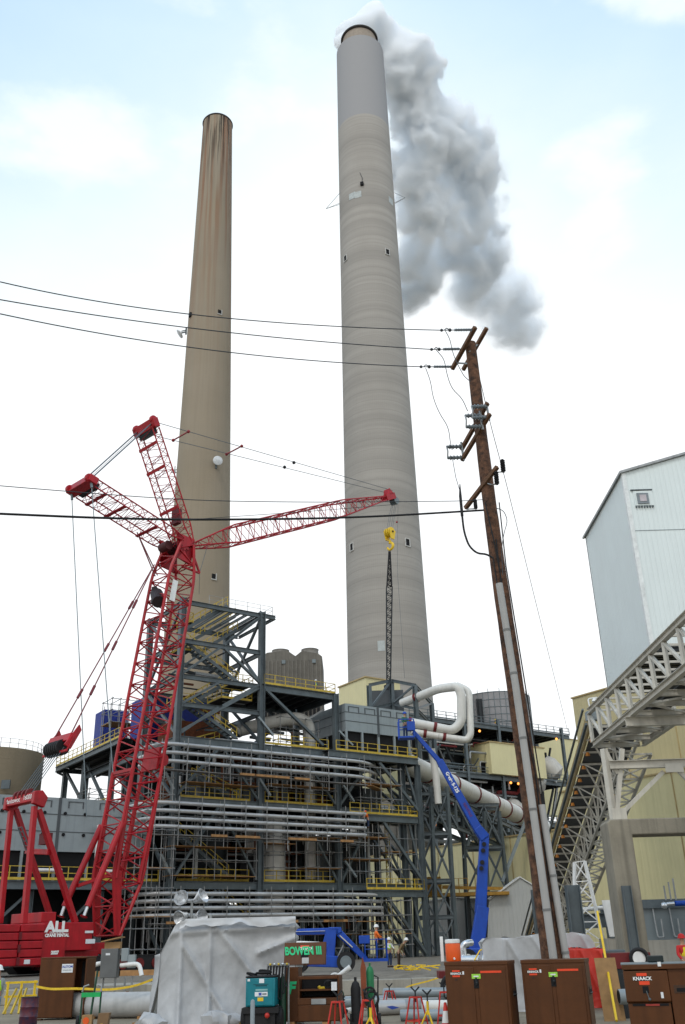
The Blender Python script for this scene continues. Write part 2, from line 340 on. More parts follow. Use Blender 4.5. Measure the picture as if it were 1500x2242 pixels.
m = MB(); m.lathe((XR, 180, HR - 3), [(RR(HR) * .72, 0), (RR(HR) * .72, 8.4), (RR(HR) * .72 - .3, 8.4), (RR(HR) * .72 - .35, 0)], 48, caps=(False, False)); m.build('flue_liner', mat('flue_liner', (.30, .25, .2), .7, streak=.3), tR)
MB().ring((XR, 180, HR + 5.5), (0, 0, 1), RR(HR) * .72 + .12, .42, 48).build('flue_rim', rim_dk, tR)
def surf(px, py, X, Yc, R):
    P = at(px, py, Yc)
    for _ in range(6):
        dx = P.x - X; r = R(P.z); P = at(px, py, Yc - math.sqrt(max(0, r * r - dx * dx)))
    nrm = V((P.x - X, P.y - Yc, 0)).normalized(); return P, nrm
def plate(t, name, px, py, w_, h_, mt, X, Yc, R, th=.15, dup_frame=None):
    P, nrm = surf(px, py, X, Yc, R); tx = V((0, 0, 1)).cross(nrm); up = V((0, 0, 1)); P = P - nrm * .06
    o = MB().pbox(P - tx * w_ / 2 - up * h_ / 2, tx * w_, up * h_, nrm * th).build(name, mt, t)
    return o, P, nrm, tx
gasket = mat('chimney_frame', (.50, .49, .46), .6)
for px, py in ((757, 566), (848, 552), (771, 1198), (892, 1188)):
    o, P, nrm, tx = plate(tR, 'inspection_opening', px, py, .95, 1.5, blackm, XR, 180, RR)
    f = MB()
    for s_ in (-1, 1):
        f.pbox(P + tx * (s_ * .55 - .08) - V((0, 0, .9)), tx * .16, (0, 0, 1.8), nrm * .25); f.pbox(P - tx * .46 + V((0, 0, s_ * .82 - .08)), tx * .92, (0, 0, .16), nrm * .25)
    f.build('frame', gasket, o)
for px, py in ((771, 429), (784, 426), (856, 440)): plate(tR, 'patch_panel', px, py, 1.7, 1.9, mat('patch', (.40, .43, .42), .6), XR, 180, RR, .1)
plate(tR, 'patch_panel', 835, 1414, 1.4, 2.0, MATS['patch'], XR, 180, RR, .1)
plate(tR, 'junction_box', 793, 404, .8, .9, blackm, XR, 180, RR, .6)
P, nr = surf(793, 404, XR, 180, RR); Q, _ = surf(788, 378, XR, 180, RR); MB().tube([P - V((0, .1, 0)), (P + Q) / 2 + V((.3, -.2, 0)), Q - V((0, .05, 0))], .07, 5).build('cable', wire, tR)
for px, ex, ey in ((739, 714, 457), (861, 887, 433)):
    z = at(px, 452, 180).z; s_ = -1 if px < 800 else 1; m = MB(); c = V((XR + s_ * RR(z) * .96, 178, z)); tip = at(ex, ey, 178)
    for dy, dz in ((-2, .7), (2, .7), (0, -.7)): m.beam(c + V((0, dy, dz)), tip, .08)
    m.build('bracket', galv, tR)
for px, py in ((481, 683), (468, 1262)):
    o, P, nrm, tx = plate(tL, 'inspection_opening', px, py, 1.0, 1.3, blackm, XL, 220, RL)
    MB().pbox(P - tx * .7 - V((0, 0, .95)), tx * 1.4, (0, 0, .22), nrm * .3).pbox(P + tx * .52 - V((0, 0, .7)), tx * .2, (0, 0, 1.5), nrm * .3).build('frame', gasket, o)
plate(tL, 'inspection_opening', 418, 690, 1.0, 1.3, blackm, XL, 220, RL, .5)
# dishes bolted to the brown chimney
def dish(px, py, Yq, r, axis, label, arm):
    c = at(px, py, Yq); t = thing('microwave_dish', label, 'dish', c); a = V(axis).normalized()
    m = MB(); k = 0
    m.lathe((0, 0, 0), [(.02, 0), (r * .5, .06 * r), (r * .85, .2 * r), (r, .34 * r), (r, .5 * r), (r * .97, .52 * r), (.02, .62 * r)], 24); m.xf(0, Matrix.Translation(c) @ a.to_track_quat('Z', 'Y').to_matrix().to_4x4()); m.build('reflector', mat('dish_white', (.6, .62, .63), .5), t)
    MB().beam(c, c + V(arm), .3).beam(c + V((0, 0, .6)), c + V(arm) + V((0, 0, .6)), .2).beam(c + V(arm) + V((0, 0, -.9)), c + V(arm) + V((0, 0, 1.2)), .35).build('mount', steel, t); return t
P, nr = surf(474, 1012, XL, 220, RL)
dish(476, 1010, P.y - 1.4, 1.25, (.35, -.9, -.1), 'round pale dish fixed to the middle of the brown chimney', (-.5, 1.2, -.6))
P, nr = surf(410, 725, XL, 220, RL)
dish(397, 729, 219, 1.35, (-.85, -.05, -.62), 'tilted grey dish sticking out from the upper left edge of the brown chimney', (1.3, .2, .5))
t = thing('antenna_platform', 'small grey antenna bracket at the lower left edge of the brown chimney', 'antenna', at(382, 1030, 219)); c = at(382, 1030, 219); m = MB()
for dx, dz, l in ((-.6, -.5, 1.6), (.1, -.9, 2.2), (.7, -.4, 1.4)): m.cyl(c + V((dx, 0, dz)), c + V((dx, 0, dz + l)), .13)
m.beam(c + V((-1.2, 0, .2)), c + V((1.6, 0, .2)), .2).beam(c + V((-1, 0, -.6)), c + V((1.6, 0, -.6)), .2); m.build('mast', galv, t)
m = MB().box((c.x - .3, c.y - .4, c.z - .9), (c.x + .35, c.y, c.z - .1)); m.build('antenna_box', panel, t)
# ------------------------------------------------------------ steam
PL = [(790, 66, 36, 184), (764, 96, 26, 183.5), (820, 56, 42, 185), (800, 58, 30, 184.5), (846, 78, 46, 187), (868, 112, 58, 190), (872, 160, 50, 193), (900, 172, 66, 196), (912, 235, 64, 202), (935, 300, 78, 210), (985, 345, 88, 222), (905, 380, 66, 214), (1020, 400, 70, 232), (935, 465, 82, 228), (1030, 480, 76, 244), (1060, 555, 60, 262), (985, 540, 66, 252), (905, 560, 60, 244), (1010, 560, 50, 256), (895, 640, 52, 260), (1040, 610, 56, 272), (1078, 645, 62, 286), (1118, 690, 62, 304), (1140, 725, 48, 318), (1100, 650, 56, 296), (925, 615, 50, 256)]
blobs = []
for x, y, r, Y in PL:
    P = at(x, y, Y); blobs.append((P, r * (P - EYE).dot(_F) / FPX))
import numpy as np
def upnoise(shape, cell, rng):
    """smooth value noise sampled on a grid of unit voxels"""
    g = rng.random([int(n / cell) + 4 for n in shape]).astype(np.float32)
    for ax in range(3):
        x = np.arange(shape[ax]) / cell; i = x.astype(int); f = (x - i); f = f * f * (3 - 2 * f)
        sh = [1, 1, 1]; sh[ax] = -1; f = f.reshape(sh).astype(np.float32)
        g = np.take(g, i, ax) * (1 - f) + np.take(g, i + 1, ax) * f
    return g
def worley(P, cell, seed):
    q = P / cell; b = np.floor(q).astype(np.int64); best = np.full(P.shape[:-1], 9.0, np.float32)
    for dx in (-1, 0, 1):
        for dy in (-1, 0, 1):
            for dz in (-1, 0, 1):
                c = b + np.array([dx, dy, dz]); h = (c[..., 0] * 73856093) ^ (c[..., 1] * 19349663) ^ (c[..., 2] * 83492791) ^ seed
                d2 = 0
                for k in range(3):
                    h = (h * 1103515245 + 12345) & 0x7fffffff; d2 = d2 + (c[..., k] + (h >> 8 & 0xffff) / 65536.0 - q[..., k]) ** 2
                best = np.minimum(best, np.sqrt(d2))
    return best
def surface_net(F, iso):
    """quad surface of F = iso on a unit grid"""
    S = F > iso; nx, ny, nz = F.shape; acc = np.zeros((nx - 1, ny - 1, nz - 1, 3), np.float32); cnt = np.zeros((nx - 1, ny - 1, nz - 1), np.float32)
    corners = [(i, j, k) for i in (0, 1) for j in (0, 1) for k in (0, 1)]; cut = lambda A, c: A[c[0]:nx - 1 + c[0], c[1]:ny - 1 + c[1], c[2]:nz - 1 + c[2]]
    for c in corners:
        for ax in range(3):
            if c[ax]: continue
            e = list(c); e[ax] = 1; A, B = cut(F, c), cut(F, e); x = cut(S, c) != cut(S, e); t = np.where(x, (iso - A) / np.where(x, B - A, 1), 0)
            p = np.array(c, np.float32) * np.ones(t.shape + (1,), np.float32); p[..., ax] = t; acc += p * x[..., None]; cnt += x
    ids = -np.ones(cnt.shape, np.int64); m_ = cnt > 0; ids[m_] = np.arange(m_.sum()); idx = np.argwhere(m_); verts = idx + acc[m_] / cnt[m_][:, None]; quads = []
    for ax in range(3):
        A = np.moveaxis(S, ax, 0); x = A[:-1] != A[1:]; I = np.moveaxis(ids, ax, 0)
        loc = np.argwhere(x[:, 1:-1, 1:-1]); i, j, k = loc[:, 0], loc[:, 1] + 1, loc[:, 2] + 1
        q = np.stack([I[i, j - 1, k - 1], I[i, j, k - 1], I[i, j, k], I[i, j - 1, k]], 1); fl = A[i, j, k] ^ (ax == 1); q[~fl] = q[~fl][:, ::-1]; quads.append(q)
    q = np.concatenate(quads); return verts, q[(q >= 0).all(1)]
lo = np.array([min(P[k] - r * 1.5 for P, r in blobs) for k in range(3)]); hi = np.array([max(P[k] + r * 1.5 for P, r in blobs) for k in range(3)]); VX = .8
shp = [int(n) + 2 for n in (hi - lo) / VX]; G = np.stack(np.meshgrid(*[np.arange(n) for n in shp], indexing='ij'), -1).astype(np.float32) * VX + lo.astype(np.float32)
rng = np.random.default_rng(5)
wv = np.stack([upnoise(shp, 12, rng) for _ in range(3)], -1) - .5; Gw = G + wv * 6
fld = np.full(shp, -9, np.float32)
for P, r in blobs: fld = np.maximum(fld, 1 - np.linalg.norm(Gw - np.array(P, np.float32), axis=-1) / r)
agef = np.clip((G[..., 1] - 182) / 110, 0, 1)
nearf = np.clip((G[..., 1] - 178) / 14, .35, 1)
fld += nearf * (.5 * (.64 - worley(Gw, 15, 11)) + .55 * (.6 - worley(Gw, 7.5, 23)) + .42 * (.6 - worley(Gw, 3.6, 37)) + .2 * (.6 - worley(Gw, 1.9, 41))) + (upnoise(shp, 7, rng) - .5) * .2 + (upnoise(shp, 28, rng) - .5) * .95 * agef
for ax in range(3):
    for e_ in (0, -1): fld[tuple(e_ if k == ax else slice(None) for k in range(3))] = -9
def steam(iso, dens, nm, parent=None):
    f_ = fld - iso; f_ = (f_ + np.roll(f_, 1, 0) + np.roll(f_, 1, 1) + np.roll(f_, 1, 2)) / 4 if dens < .05 else f_
    vs, qs = surface_net(f_, 0.0); vs = vs * VX + lo
    mt = bpy.data.materials.new('steam'); mt.use_nodes = True; nt = mt.node_tree; nt.nodes.remove(nt.nodes['Principled BSDF'])
    pv = nt.nodes.new('ShaderNodeVolumePrincipled'); pv.inputs['Color'].default_value = (.988, .9945, 1.0, 1); pv.inputs['Density'].default_value = dens; pv.inputs['Anisotropy'].default_value = 0
    nt.links.new(pv.outputs[0], nt.nodes['Material Output'].inputs['Volume'])
    try: mt.cycles.homogeneous_volume = True
    except Exception: pass
    m = MB(); m.v = [tuple(p) for p in vs.tolist()]; m.f = [tuple(q) for q in qs.tolist()]
    return tag(m.build(nm, mt, parent, smooth=False), kind='stuff')
plume = steam(-.02 + agef * .02, .022, 'steam_plume')
for i_, (a_, b_, d_) in enumerate(((.02, .34, .08), (.035, .52, .26), (.05, .74, 1.2))): steam(a_ + agef * b_, d_, 'steam', plume)
tag(plume, 'white billowing steam drifting right from the grey chimney', 'steam')
# ------------------------------------------------------------ utility pole, wires
def PL_(px, py, Y=30): return at(px, py, Y)
wood = mat('pole_wood', (.115, .055, .03), .9, 0, .65, 4.2, bump=.7, bscale=14, tint=(.022, .013, .01), streak=.4)
woodx = mat('crossarm_wood', (.12, .06, .03), .85, 0, .3, 5)
condm = mat('conduit_grey', (.36, .355, .34), .5, 0, .1, .8, streak=.1)
gl_ins = mat('insulator_grey', (.16, .185, .2), .35)
pt, pb = PL_(1030, 752), PL_(1212, 2112); ax = (pt - pb).normalized(); pb = pb - ax * (pb.z / ax.z)
t = thing('utility_pole', 'tall leaning wooden pole with crossarms and grey conduits behind the brown cabinets', 'utility pole', pb)
n_ = 48; pq_ = [pb] + [PL_(x, y) for x, y in ((1212, 2112), (1170, 1800), (1128, 1500), (1091, 1250), (1060, 1010), (1030, 752))]; pq_ = fillet(pq_, 2, 4); n_ = len(pq_) - 1
MB().tube(pq_, .3, 16, True, [.335 - .13 * min(1, max(0, p.z / pt.z)) + .006 * math.sin(i * 2.3) for i, p in enumerate(pq_)]).build('pole', wood, t)
def conduit(pxs, r, Y, nm, clips):
    pts = [PL_(x, y, Y) for x, y in pxs]; d = (pts[0] - pts[-1]).normalized(); b = pts[-1] - d * (pts[-1].z / d.z); pts[-1] = b
    o = MB().tube(pts, r, 12).build(nm, condm, t); m = MB()
    for f in clips:
        i_ = min(len(pts) - 2, int(f * (len(pts) - 1))); p = pts[i_].lerp(pts[i_ + 1], f * (len(pts) - 1) - i_); MB().tube([p, p + d * .07], r + .012, 12).build('coupling', MATS.get('coupling_grey') or mat('coupling_grey', (.17, .17, .165), .5), o)
conduit([(1093, 1278), (1129, 1500), (1171, 1800), (1213, 2112)], .118, 29.6, 'conduit', (.16, .30, .47, .64, .82))
conduit([(1186, 1762), (1242, 2112)], .105, 29.68, 'conduit', (.35, .7))
def xarm(a, b, Ya, Yb, th=.14):
    return MB().beam(at(*a, Ya), at(*b, Yb), th, th * 1.15).build('crossarm', woodx, t, bevel=.015)
xarm((1041, 716), (990, 808), 29.1, 30.7); xarm((1066, 718), (1014, 810), 29.6, 31.2, .13)
xarm((1068, 882), (1010, 985), 29.3, 30.9, .13); xarm((1073, 906), (1011, 1008), 29.2, 30.8, .13)
xarm((1089, 1022), (1019, 1113), 29.2, 30.7, .13)
MB().beam(at(1003, 795, 30.2), at(1024, 796, 30.6), .05).beam(at(1028, 770, 29.8), at(1048, 752, 30.2), .05).build('brace', galv, t)
# cutouts: C shaped frames with two ribbed insulators
def cutout(px, py, Y, w_=1, label=''):
    c = at(px, py, Y); m = MB(); e = .34 * w_
    for dz in (.23, -.23):
        m = MB(); m.tube([c + V((-e, 0, dz)), c + V((e * .6, 0, dz))], .06, 8); 
        for k in range(4): m.cyl(c + V((-e * .7 + k * e * .36, 0, dz)), c + V((-e * .7 + k * e * .36 + .05, 0, dz)), .1, .07, 10)
        m.build('cutout_insulator', gl_ins, t)
    MB().tube([c + V((-e, 0, .26)), c + V((-e * .95, -.1, 0)), c + V((-e, 0, -.26))], .03, 6).build('fuse_tube', galv, t); MB().beam(c + V((e * .75, 0, -.36)), c + V((e * .62, 0, .42)), .06).build('cutout_bracket', galv, t)
cutout(999, 990, 30.7); cutout(1040, 922, 29.5); cutout(1054, 902, 29.35)
for px, py, l in ((1101, 1020, 28), (1087, 1047, 28), (1041, 1104, 20)):
    c = at(px, py, 29.2); m = MB(); k = l / 28
    for i in range(7): m.cyl(c + V((0, 0, (i - 3) * .065 * k)), c + V((0, 0, (i - 3) * .065 * k + .035)), .075 * k + .02, .05, 10)
    m.cyl(c + V((0, 0, -.25 * k)), c + V((0, 0, .25 * k)), .05); m.build('surge_arrester', black, t)
    MB().tube([c - V((0, 0, .24 * k)), c - V((.2, 0, .24 * k)), c - V((.28, -.2, .1))], .02, 6).build('arrester_bracket', galv, t)
# three dead ended conductors with insulator strings and jumpers
JP = [([(975, 724), (985, 742), (992, 775), (1003, 800), (1017, 825), (1030, 835)]), ([(955, 766), (972, 785), (980, 825), (990, 852), (1012, 872), (1024, 900)]), ([(932, 806), (943, 835), (948, 870), (962, 905), (982, 935), (986, 968), (990, 985)])]
for i, (p0, q0, L0, dz) in enumerate((((1036, 722), (967, 723), (0, 617), 0), ((1008, 764), (945, 765), (0, 656), 0), ((990, 803), (922, 803), (0, 687), 0))):
    Yp = 29.2 + .75 * i; a = at(*p0, Yp); b = at(*q0, Yp - .35); zz = b.z - .4
    far = at(*L0, 21.5); far2 = far + (far - b) * .25
    nm = ('highest', 'middle', 'lowest')[i]
    w_ = thing('power_line', f'{nm} of the three bare conductors strung left from the pole top', 'power line', b, 'bare conductors strung to the pole top')
    mid = (b + far) / 2; pts = []
    k = 30
    ctrl = {0: (300, 673), 1: (330, 707), 2: (330, 748)}[i]; cm = at(*ctrl, (b.y * .35 + far.y * .65))
    for j in range(k + 1):
        s_ = j / k; l0, l1, l2 = (s_ - .68) * (s_ - 1) / .68, s_ * (s_ - 1) / (.68 * -.32), s_ * (s_ - .68) / .32
        pts.append(b * l0 + cm * l1 + far * l2)
    pts.append(far2); MB().tube(pts, .017, 6).build('conductor', wire, w_)
    m = MB(); d = (a - b)
    for j in range(11): p = b + d * (.42 + .052 * j); m.cyl(p, p + d.normalized() * .05, .062, .03, 8)
    m.tube([b, a], .018, 6).build('insulator_string', gl_ins, w_)
    m = MB(); m.ball(b, .06, 8).ball(b + d * .26, .07, 8).tube([b + d * .08, b + d * .16 + V((0, 0, .09)), b + d * .27], .02, 5).build('clamp', wire, w_)
    js = [at(x, y, Yp - .3 + .25 * n / len(JP[i])) for n, (x, y) in enumerate(JP[i])]; MB().tube(fillet(js, .3, 4), .014, 6).build('jumper', wire, w_)
# bundled cable and thin wire lower down
def span(label, pxs, Ys, r, nm='overhead_cable'):
    pts = [at(x, y, Y) for (x, y), Y in zip(pxs, Ys)]; d = pts[0] - pts[1]; m = MB().tube(fillet(pts, 3, 6), r, 6); o = m.build(nm, wire if r < .03 else black, None, loc=pts[-1]); return tag(o, label, 'cable')
span('thick black bundled cable crossing the whole left side below the crane pivot', [(-90, 1121), (330, 1139), (760, 1135), (1059, 1117)], [23, 25, 27.5, 29.8], .034)
span('thin grey wire running left just above the thick black cable', [(-90, 1056), (160, 1077), (420, 1096), (690, 1100), (1010, 1097), (1057, 1094)], [22, 23.5, 25, 26.6, 29, 29.8], .012)
span('thin wire rising behind the luffing jib to the pole', [(395, 1139), (700, 1118), (870, 1104)], [25, 26.4, 27.5], .008)
span('taut guy wire slanting down right from the pole to the far buildings', [(1038, 775), (1074, 930), (1104, 1040), (1243, 1600)], [29.7, 33, 37, 75], .014, 'guy_wire')
pts = [at(x, y, 29.3) for x, y in ((1008, 1086), (1012, 1130), (1016, 1165), (1027, 1196), (1045, 1212), (1065, 1213), (1080, 1222))]
MB().tube(fillet(pts, .3, 4), .036, 8).build('riser_cable', black, t); MB().tube([at(1007, 1060, 29.3), pts[0], pts[1]], .03, 8, True, [.015, .05, .05]).build('termination', black, t)
MB().tube([at(990, 1000, 30.6), at(998, 1045, 29.9), at(1007, 1075, 29.3)], .012, 6).build('jumper', wire, t)
for k, pxs in enumerate((((1080, 1222), (1096, 1330), (1112, 1430)), ((1086, 1180), (1112, 1400), (1172, 1690), (1215, 2050)), ((1062, 1100), (1083, 1190), (1103, 1300), (1140, 1530)), ((1093, 1100), (1108, 1240), (1150, 1500), (1196, 1790)))):
    pq = [at(x, y, 29.72) for x, y in pxs]; MB().tube(pq, .022, 6).build('cable', black, t)
pts = [at(x, y, 29.5) for x, y in ((1086, 1112), (1103, 1118), (1112, 1140), (1104, 1165), (1098, 1200), (1101, 1260))]; MB().tube(fillet(pts, .3, 4), .014, 6).build('loop_cable', wire, t)
# ------------------------------------------------------------ white elevated tower on the right
yc = 75; c0 = at(1352, 1037, yc); XA = 25.1; zt, zb = c0.z, at(1428, 1413, yc).z; YB = 89.6
ridge = at(1500, 997, yc); sl_ = (ridge.z - zt) / (ridge.x - XA); W_ = 13.0; mid = XA + W_ / 2
t = thing('transfer_tower', 'tall white clad tower block raised high above the conveyor gallery', 'tower', (XA, yc, zb))
m = MB(); P = lambda x, y, z: V((x, y, z))
m.quad(P(XA, YB, zb), P(XA, yc, zb), P(XA, yc, zt), P(XA, YB, zt)); m.prism([P(XA, yc, zb), P(XA + W_, yc, zb), P(XA + W_, yc, zt), P(mid, yc, zt + sl_ * W_ / 2), P(XA, yc, zt)], (0, .2, 0)); m.quad(P(XA + W_, yc, zb), P(XA + W_, YB, zb), P(XA + W_, YB, zt), P(XA + W_, yc, zt)); m.prism([P(XA, YB, zb), P(XA + W_, YB, zb), P(XA + W_, YB, zt), P(mid, YB, zt + sl_ * W_ / 2), P(XA, YB, zt)], (0, -.2, 0)); m.build('wall', whitec, t, smooth=False)
m = MB(); e = .25
for s_ in (-1, 1):
    x0 = mid + s_ * (W_ / 2 + e); zz = zt - sl_ * e; a, b = P(x0, yc - e, zz), P(mid, yc - e, zt + sl_ * W_ / 2 + .03); m.prism([a, b, b + V((0, 0, .22)), a + V((0, 0, .22))], (0, YB - yc + 2 * e, 0))
m.build('roof', galv, t, smooth=False)
m = MB(); m.pbox((XA - .06, yc - .06, zb), (.35, 0, 0), (0, .04, 0), (0, 0, zt - zb)).pbox((XA - .06, yc - .02, zb), (.04, 0, 0), (0, .35, 0), (0, 0, zt - zb)); m.build('corner_flashing', mat('flashing', (.72, .75, .74), .4), t)
m = MB(); m.box((XA - .1, yc - .1, zb - .25), (XA + W_, YB, zb - .004))
for i in range(22): m.box((XA - .25, yc + i * .67, zb - .55), (XA + W_, yc + i * .67 + .3, zb - .26))
m.build('floor_deck', steel_dk, t)
wq = [onp(x, y, (0, yc, 0), (0, 1, 0)) for x, y in ((1393, 1106), (1423, 1106), (1421, 1079), (1390, 1079))]
wc = sum(wq, V((0, 0, 0))) / 4; ww, wh = (wq[1].x - wq[0].x), wq[2].z - wq[1].z
fr_ = MB(); fr_.box((wc.x - ww * .62, yc - .1, wc.z - wh * .55), (wc.x + ww * .75, yc - .003, wc.z + wh * .62)).build('opening_trim', whitec, t)
o = MB().box((wc.x - ww * .42, yc - .2, wc.z - wh * .42), (wc.x + ww * .42, yc - .11, wc.z + wh * .42)).build('window_frame', mat('frame_grey', (.2, .23, .25), .5), t)
MB().box((wc.x - ww * .24, yc - .24, wc.z - wh * .26), (wc.x + ww * .24, yc - .21, wc.z + wh * .26)).build('pane', mat('pale_pane', (.5, .45, .47), .2), o)
m = MB()
for i in range(7): m.box((wc.x - ww * .6 + i * ww * .2, yc - .18, wc.z - wh * .72), (wc.x - ww * .52 + i * ww * .2, yc - .012, wc.z - wh * .6))
m.box((wc.x - ww * .8, yc - .16, wc.z + wh * .68), (wc.x + ww * .8, yc - .01, wc.z + wh * .74)).build('vent_louvre', steel, t)
MB().box((XA + .3, yc - .03, at(1450, 1161, yc).z), (XA + W_ - .3, yc - .005, at(1450, 1161, yc).z + .06)).build('cladding_joint', panel, t)
# steel legs that carry it (mostly hidden by the gallery)
for k, (x, y) in enumerate(((XA + 7.5, yc + 1), (XA + W_ - 1, yc + 1), (XA + 9, YB - 1), (XA + W_ - 1, YB - 1))): MB().ibeam((x, y, GZ), (x, y, zb - .56), .5, .45).build('leg', steel_dk, t)
# ------------------------------------------------------------ horizontal conveyor gallery and its bent
GX0, GX1, GZ0, GZ1, GY0, GY1 = 15.4, 18.5, 13.15, 15.25, 60.0, 26.0
t = thing('conveyor_gallery', 'cream steel truss gallery coming out overhead on the right', 'conveyor', (GX0, GY0, GZ0))
nb = 15
for side, X in (('near', GX0), ('far', GX1)):
    m = MB()
    m.ibeam((X, GY0, GZ1), (X, GY1, GZ1), .34, .3).ibeam((X, GY0, GZ0), (X, GY1, GZ0), .34, .3)
    for i in range(nb + 1):
        y = GY0 + (GY1 - GY0) * i / nb
        m.beam((X, y, GZ0 + .17), (X, y, GZ1 - .17), .2, .16)
        if i < nb:
            y2 = GY0 + (GY1 - GY0) * (i + 1) / nb; a, b = ((y, GZ1 - .17), (y2, GZ0 + .17)); m.beam((X + .02, a[0], a[1]), (X + .02, b[0], b[1]), .17, .13)
    m.build('side_truss', offw, t)
m = MB(); m.box((GX0 + 1.0, GY1, GZ0 + .2), (GX1 - 1.0, GY0, GZ0 + .26))
m.build('floor', deckm, t)
m = MB()
for i in range(nb + 1):
    y = GY0 + (GY1 - GY0) * i / nb; m.ibeam((GX0 + .16, y, GZ0 - .02), (GX1 - .16, y, GZ0 - .02), .3, .2)
    if i < nb: y2 = GY0 + (GY1 - GY0) * (i + 1) / nb; a, b = (GX0 + .2, GX1 - .2) if i % 2 else (GX1 - .2, GX0 + .2); m.beam((a, y, GZ0 - .03), (b, y2, GZ0 - .03), .1)
m.build('floor_beams', offw, t)
for y in [GY0 - .2 - i * 1.6 for i in range(20)]: MB().beam((GX0 + .2, y, GZ1 + .05), (GX1 - .2, y, GZ1 + .05), .12).build('roof_strut', offw, t)
beltm = mat('belt_grey', (.085, .088, .09), .7, 0, .15, 1)
MB().box((GX0 + .9, GY1, GZ0 + .9), (GX1 - .9, GY0, GZ0 + .98)).build('belt', beltm, t)
# small roof hatch post with a sign box at the gallery end
c = at(1294, 1557, 60.5); t2 = thing('gallery_light', 'small white lamp post on a grey box at the end of the cream gallery', 'lamp', c)
MB().box((c.x - .35, c.y - .3, c.z - .6), (c.x + .5, c.y + .3, c.z - .05)).build('box', panel, t2); MB().tube(fillet([c + V((0, 0, -.1)), c + V((-.1, 0, .8)), c + V((.5, -.1, .85))], .15), .05, 6).build('post', white, t2); MB().cyl(c + V((.3, -.1, .78)), c + V((.3, -.1, .6)), .12, .2).build('lamp_head', white, t2)
# bent
YF = 51.0
t = thing('gallery_trestle', 'cream V legged steel trestle standing on the concrete portal', 'trestle', at(1345, 1797, YF))
F_ = lambda x, y: onp(x, y, (0, YF, 0), (0, 1, 0))
b0 = F_(1345, 1797); PZ = b0.z
for nm, a, b, s_ in (('leg', (1322, 1640), (1344, 1795), .3), ('leg', (1362, 1640), (1349, 1795), .26)):
    MB().beam(F_(*a), F_(*b), s_, s_ * .9).build(nm, offw, t)
MB().ibeam(F_(1334, 1676) + V((0, -.1, 0)), F_(1600, 1668) + V((0, -.1, 0)), .42, .35).build('tie_beam', offw, t)
MB().beam(F_(1356, 1786), F_(1452, 1690), .2).build('brace', offw, t); MB().beam(F_(1486, 1688), F_(1590, 1790), .2).build('brace', offw, t); MB().beam(F_(1323, 1640), F_(1352, 1694), .2).build('brace', offw, t)
MB().pbox(F_(1455, 1693) + V((0, -.3, 0)), (.95, 0, 0), (0, .05, 0), (0, 0, .45)).build('gusset', offw, t); MB().pbox(F_(1344, 1795) + V((-.1, -.25, 0)), (.75, 0, 0), (0, .06, 0), (0, 0, .55)).build('gusset', offw, t)
MB().ibeam(V((GX0 - .4, YF, GZ0 - .45)), V((GX1 + 9, YF, GZ0 - .45)), .5, .35).build('cap_beam', offw, t)
for a, b in (((1325, 1565), (1500, 1500)), ): pass
# concrete portal frame
t = thing('concrete_portal', 'weathered concrete portal frame under the cream trestle', 'portal frame', (b0.x, YF, GZ))
bL = F_(1322, 1797); bR = F_(1372, 1797); cw = bR.x - bL.x; bh = PZ - F_(1420, 1829).z
m = MB(); pf = [V((bL.x, YF - .7, GZ - .3)), V((bL.x + cw, YF - .7, GZ - .3)), V((bL.x + cw, YF - .7, PZ - bh)), V((bL.x + 13, YF - .7, PZ - bh)), V((bL.x + 13, YF - .7, PZ)), V((bL.x + .14, YF - .7, PZ)), V((bL.x, YF - .7, PZ - .14))]
m.prism(pf, (0, 1.7, 0)); m.build('frame', concd, t, bevel=.06)
MB().box((bL.x + 13 - cw, YF - .69, GZ - .3), (bL.x + 13, YF + .99, PZ - bh - .003)).build('column', concd, t, bevel=.06)
sc_ = F_(1348, 1942); t = thing('channel_post', 'dark grey steel channel post standing against the concrete portal leg', 'post', (sc_.x, YF - 1.1, GZ)); MB().ibeam((sc_.x + .25, YF - 1.0, GZ), (sc_.x + .25, YF - 1.0, F_(1348, 1942).z), .42, .36, up=(1, 0, 0)).build('channel', steel, t)
# inclined conveyor running down and away
t = thing('inclined_conveyor', 'cream and tan inclined truss conveyor with amber lamps descending behind the pole', 'conveyor', (16, 62, 13))
A, Bq = V((15.7, 60.5, 14.5)), V((17.4, 104, 1.4)); dv = Bq - A; un = dv.normalized(); rt = V((1, 0, 0)); up = rt.cross(un); up = up if up.z > 0 else -up
WI, HI = 2.9, 2.1; nb = 26
def I(s_, x, h): return A + dv * s_ + rt * x + up * h
m = MB(); m.pbox(I(0, -.25, -.1), rt * .12, dv, up * 1.0); m.build('wind_panel', tanp, t)
MB().beam(I(0, -.45, 1.15), I(1, -.45, 1.15), .12).beam(I(0, -.42, .1), I(1, -.42, .1), .16).build('handrail', steel, t)
MB().pbox(I(0, 0, -.02), rt * 1.35, dv, up * .06).build('belt', beltm, t)
m = MB()
for h in (-.1, -HI):
    for x in (1.5, WI + .3): m.beam(I(0, x, h), I(1, x, h), .16)
for i in range(nb + 1):
    s_ = i / nb; m.beam(I(s_, -.2, -.12), I(s_, WI + .3, -.12), .14); m.beam(I(s_, 1.5, -.1), I(s_, 1.5, -HI), .1); m.beam(I(s_, 1.5, -HI), I(s_, WI + .3, -HI), .1)
    if i < nb:
        q = (i + 1) / nb; a, b = (s_, q) if i % 2 else (q, s_)
        m.beam(I(a, 1.5, -.1), I(b, 1.5, -HI), .1); m.beam(I(s_, 1.5, -HI), I(q, WI + .3, -HI), .09); m.beam(I(q, 1.5, -HI), I(s_, WI + .3, -HI), .09); m.beam(I(a, .1, -.1), I(b, 1.5, -HI), .08)
m.build('truss', offw, t)
MB().pbox(I(0, 1.6, -.05), rt * (WI - 1.5), dv, up * .05).build('walkway', deckm, t)
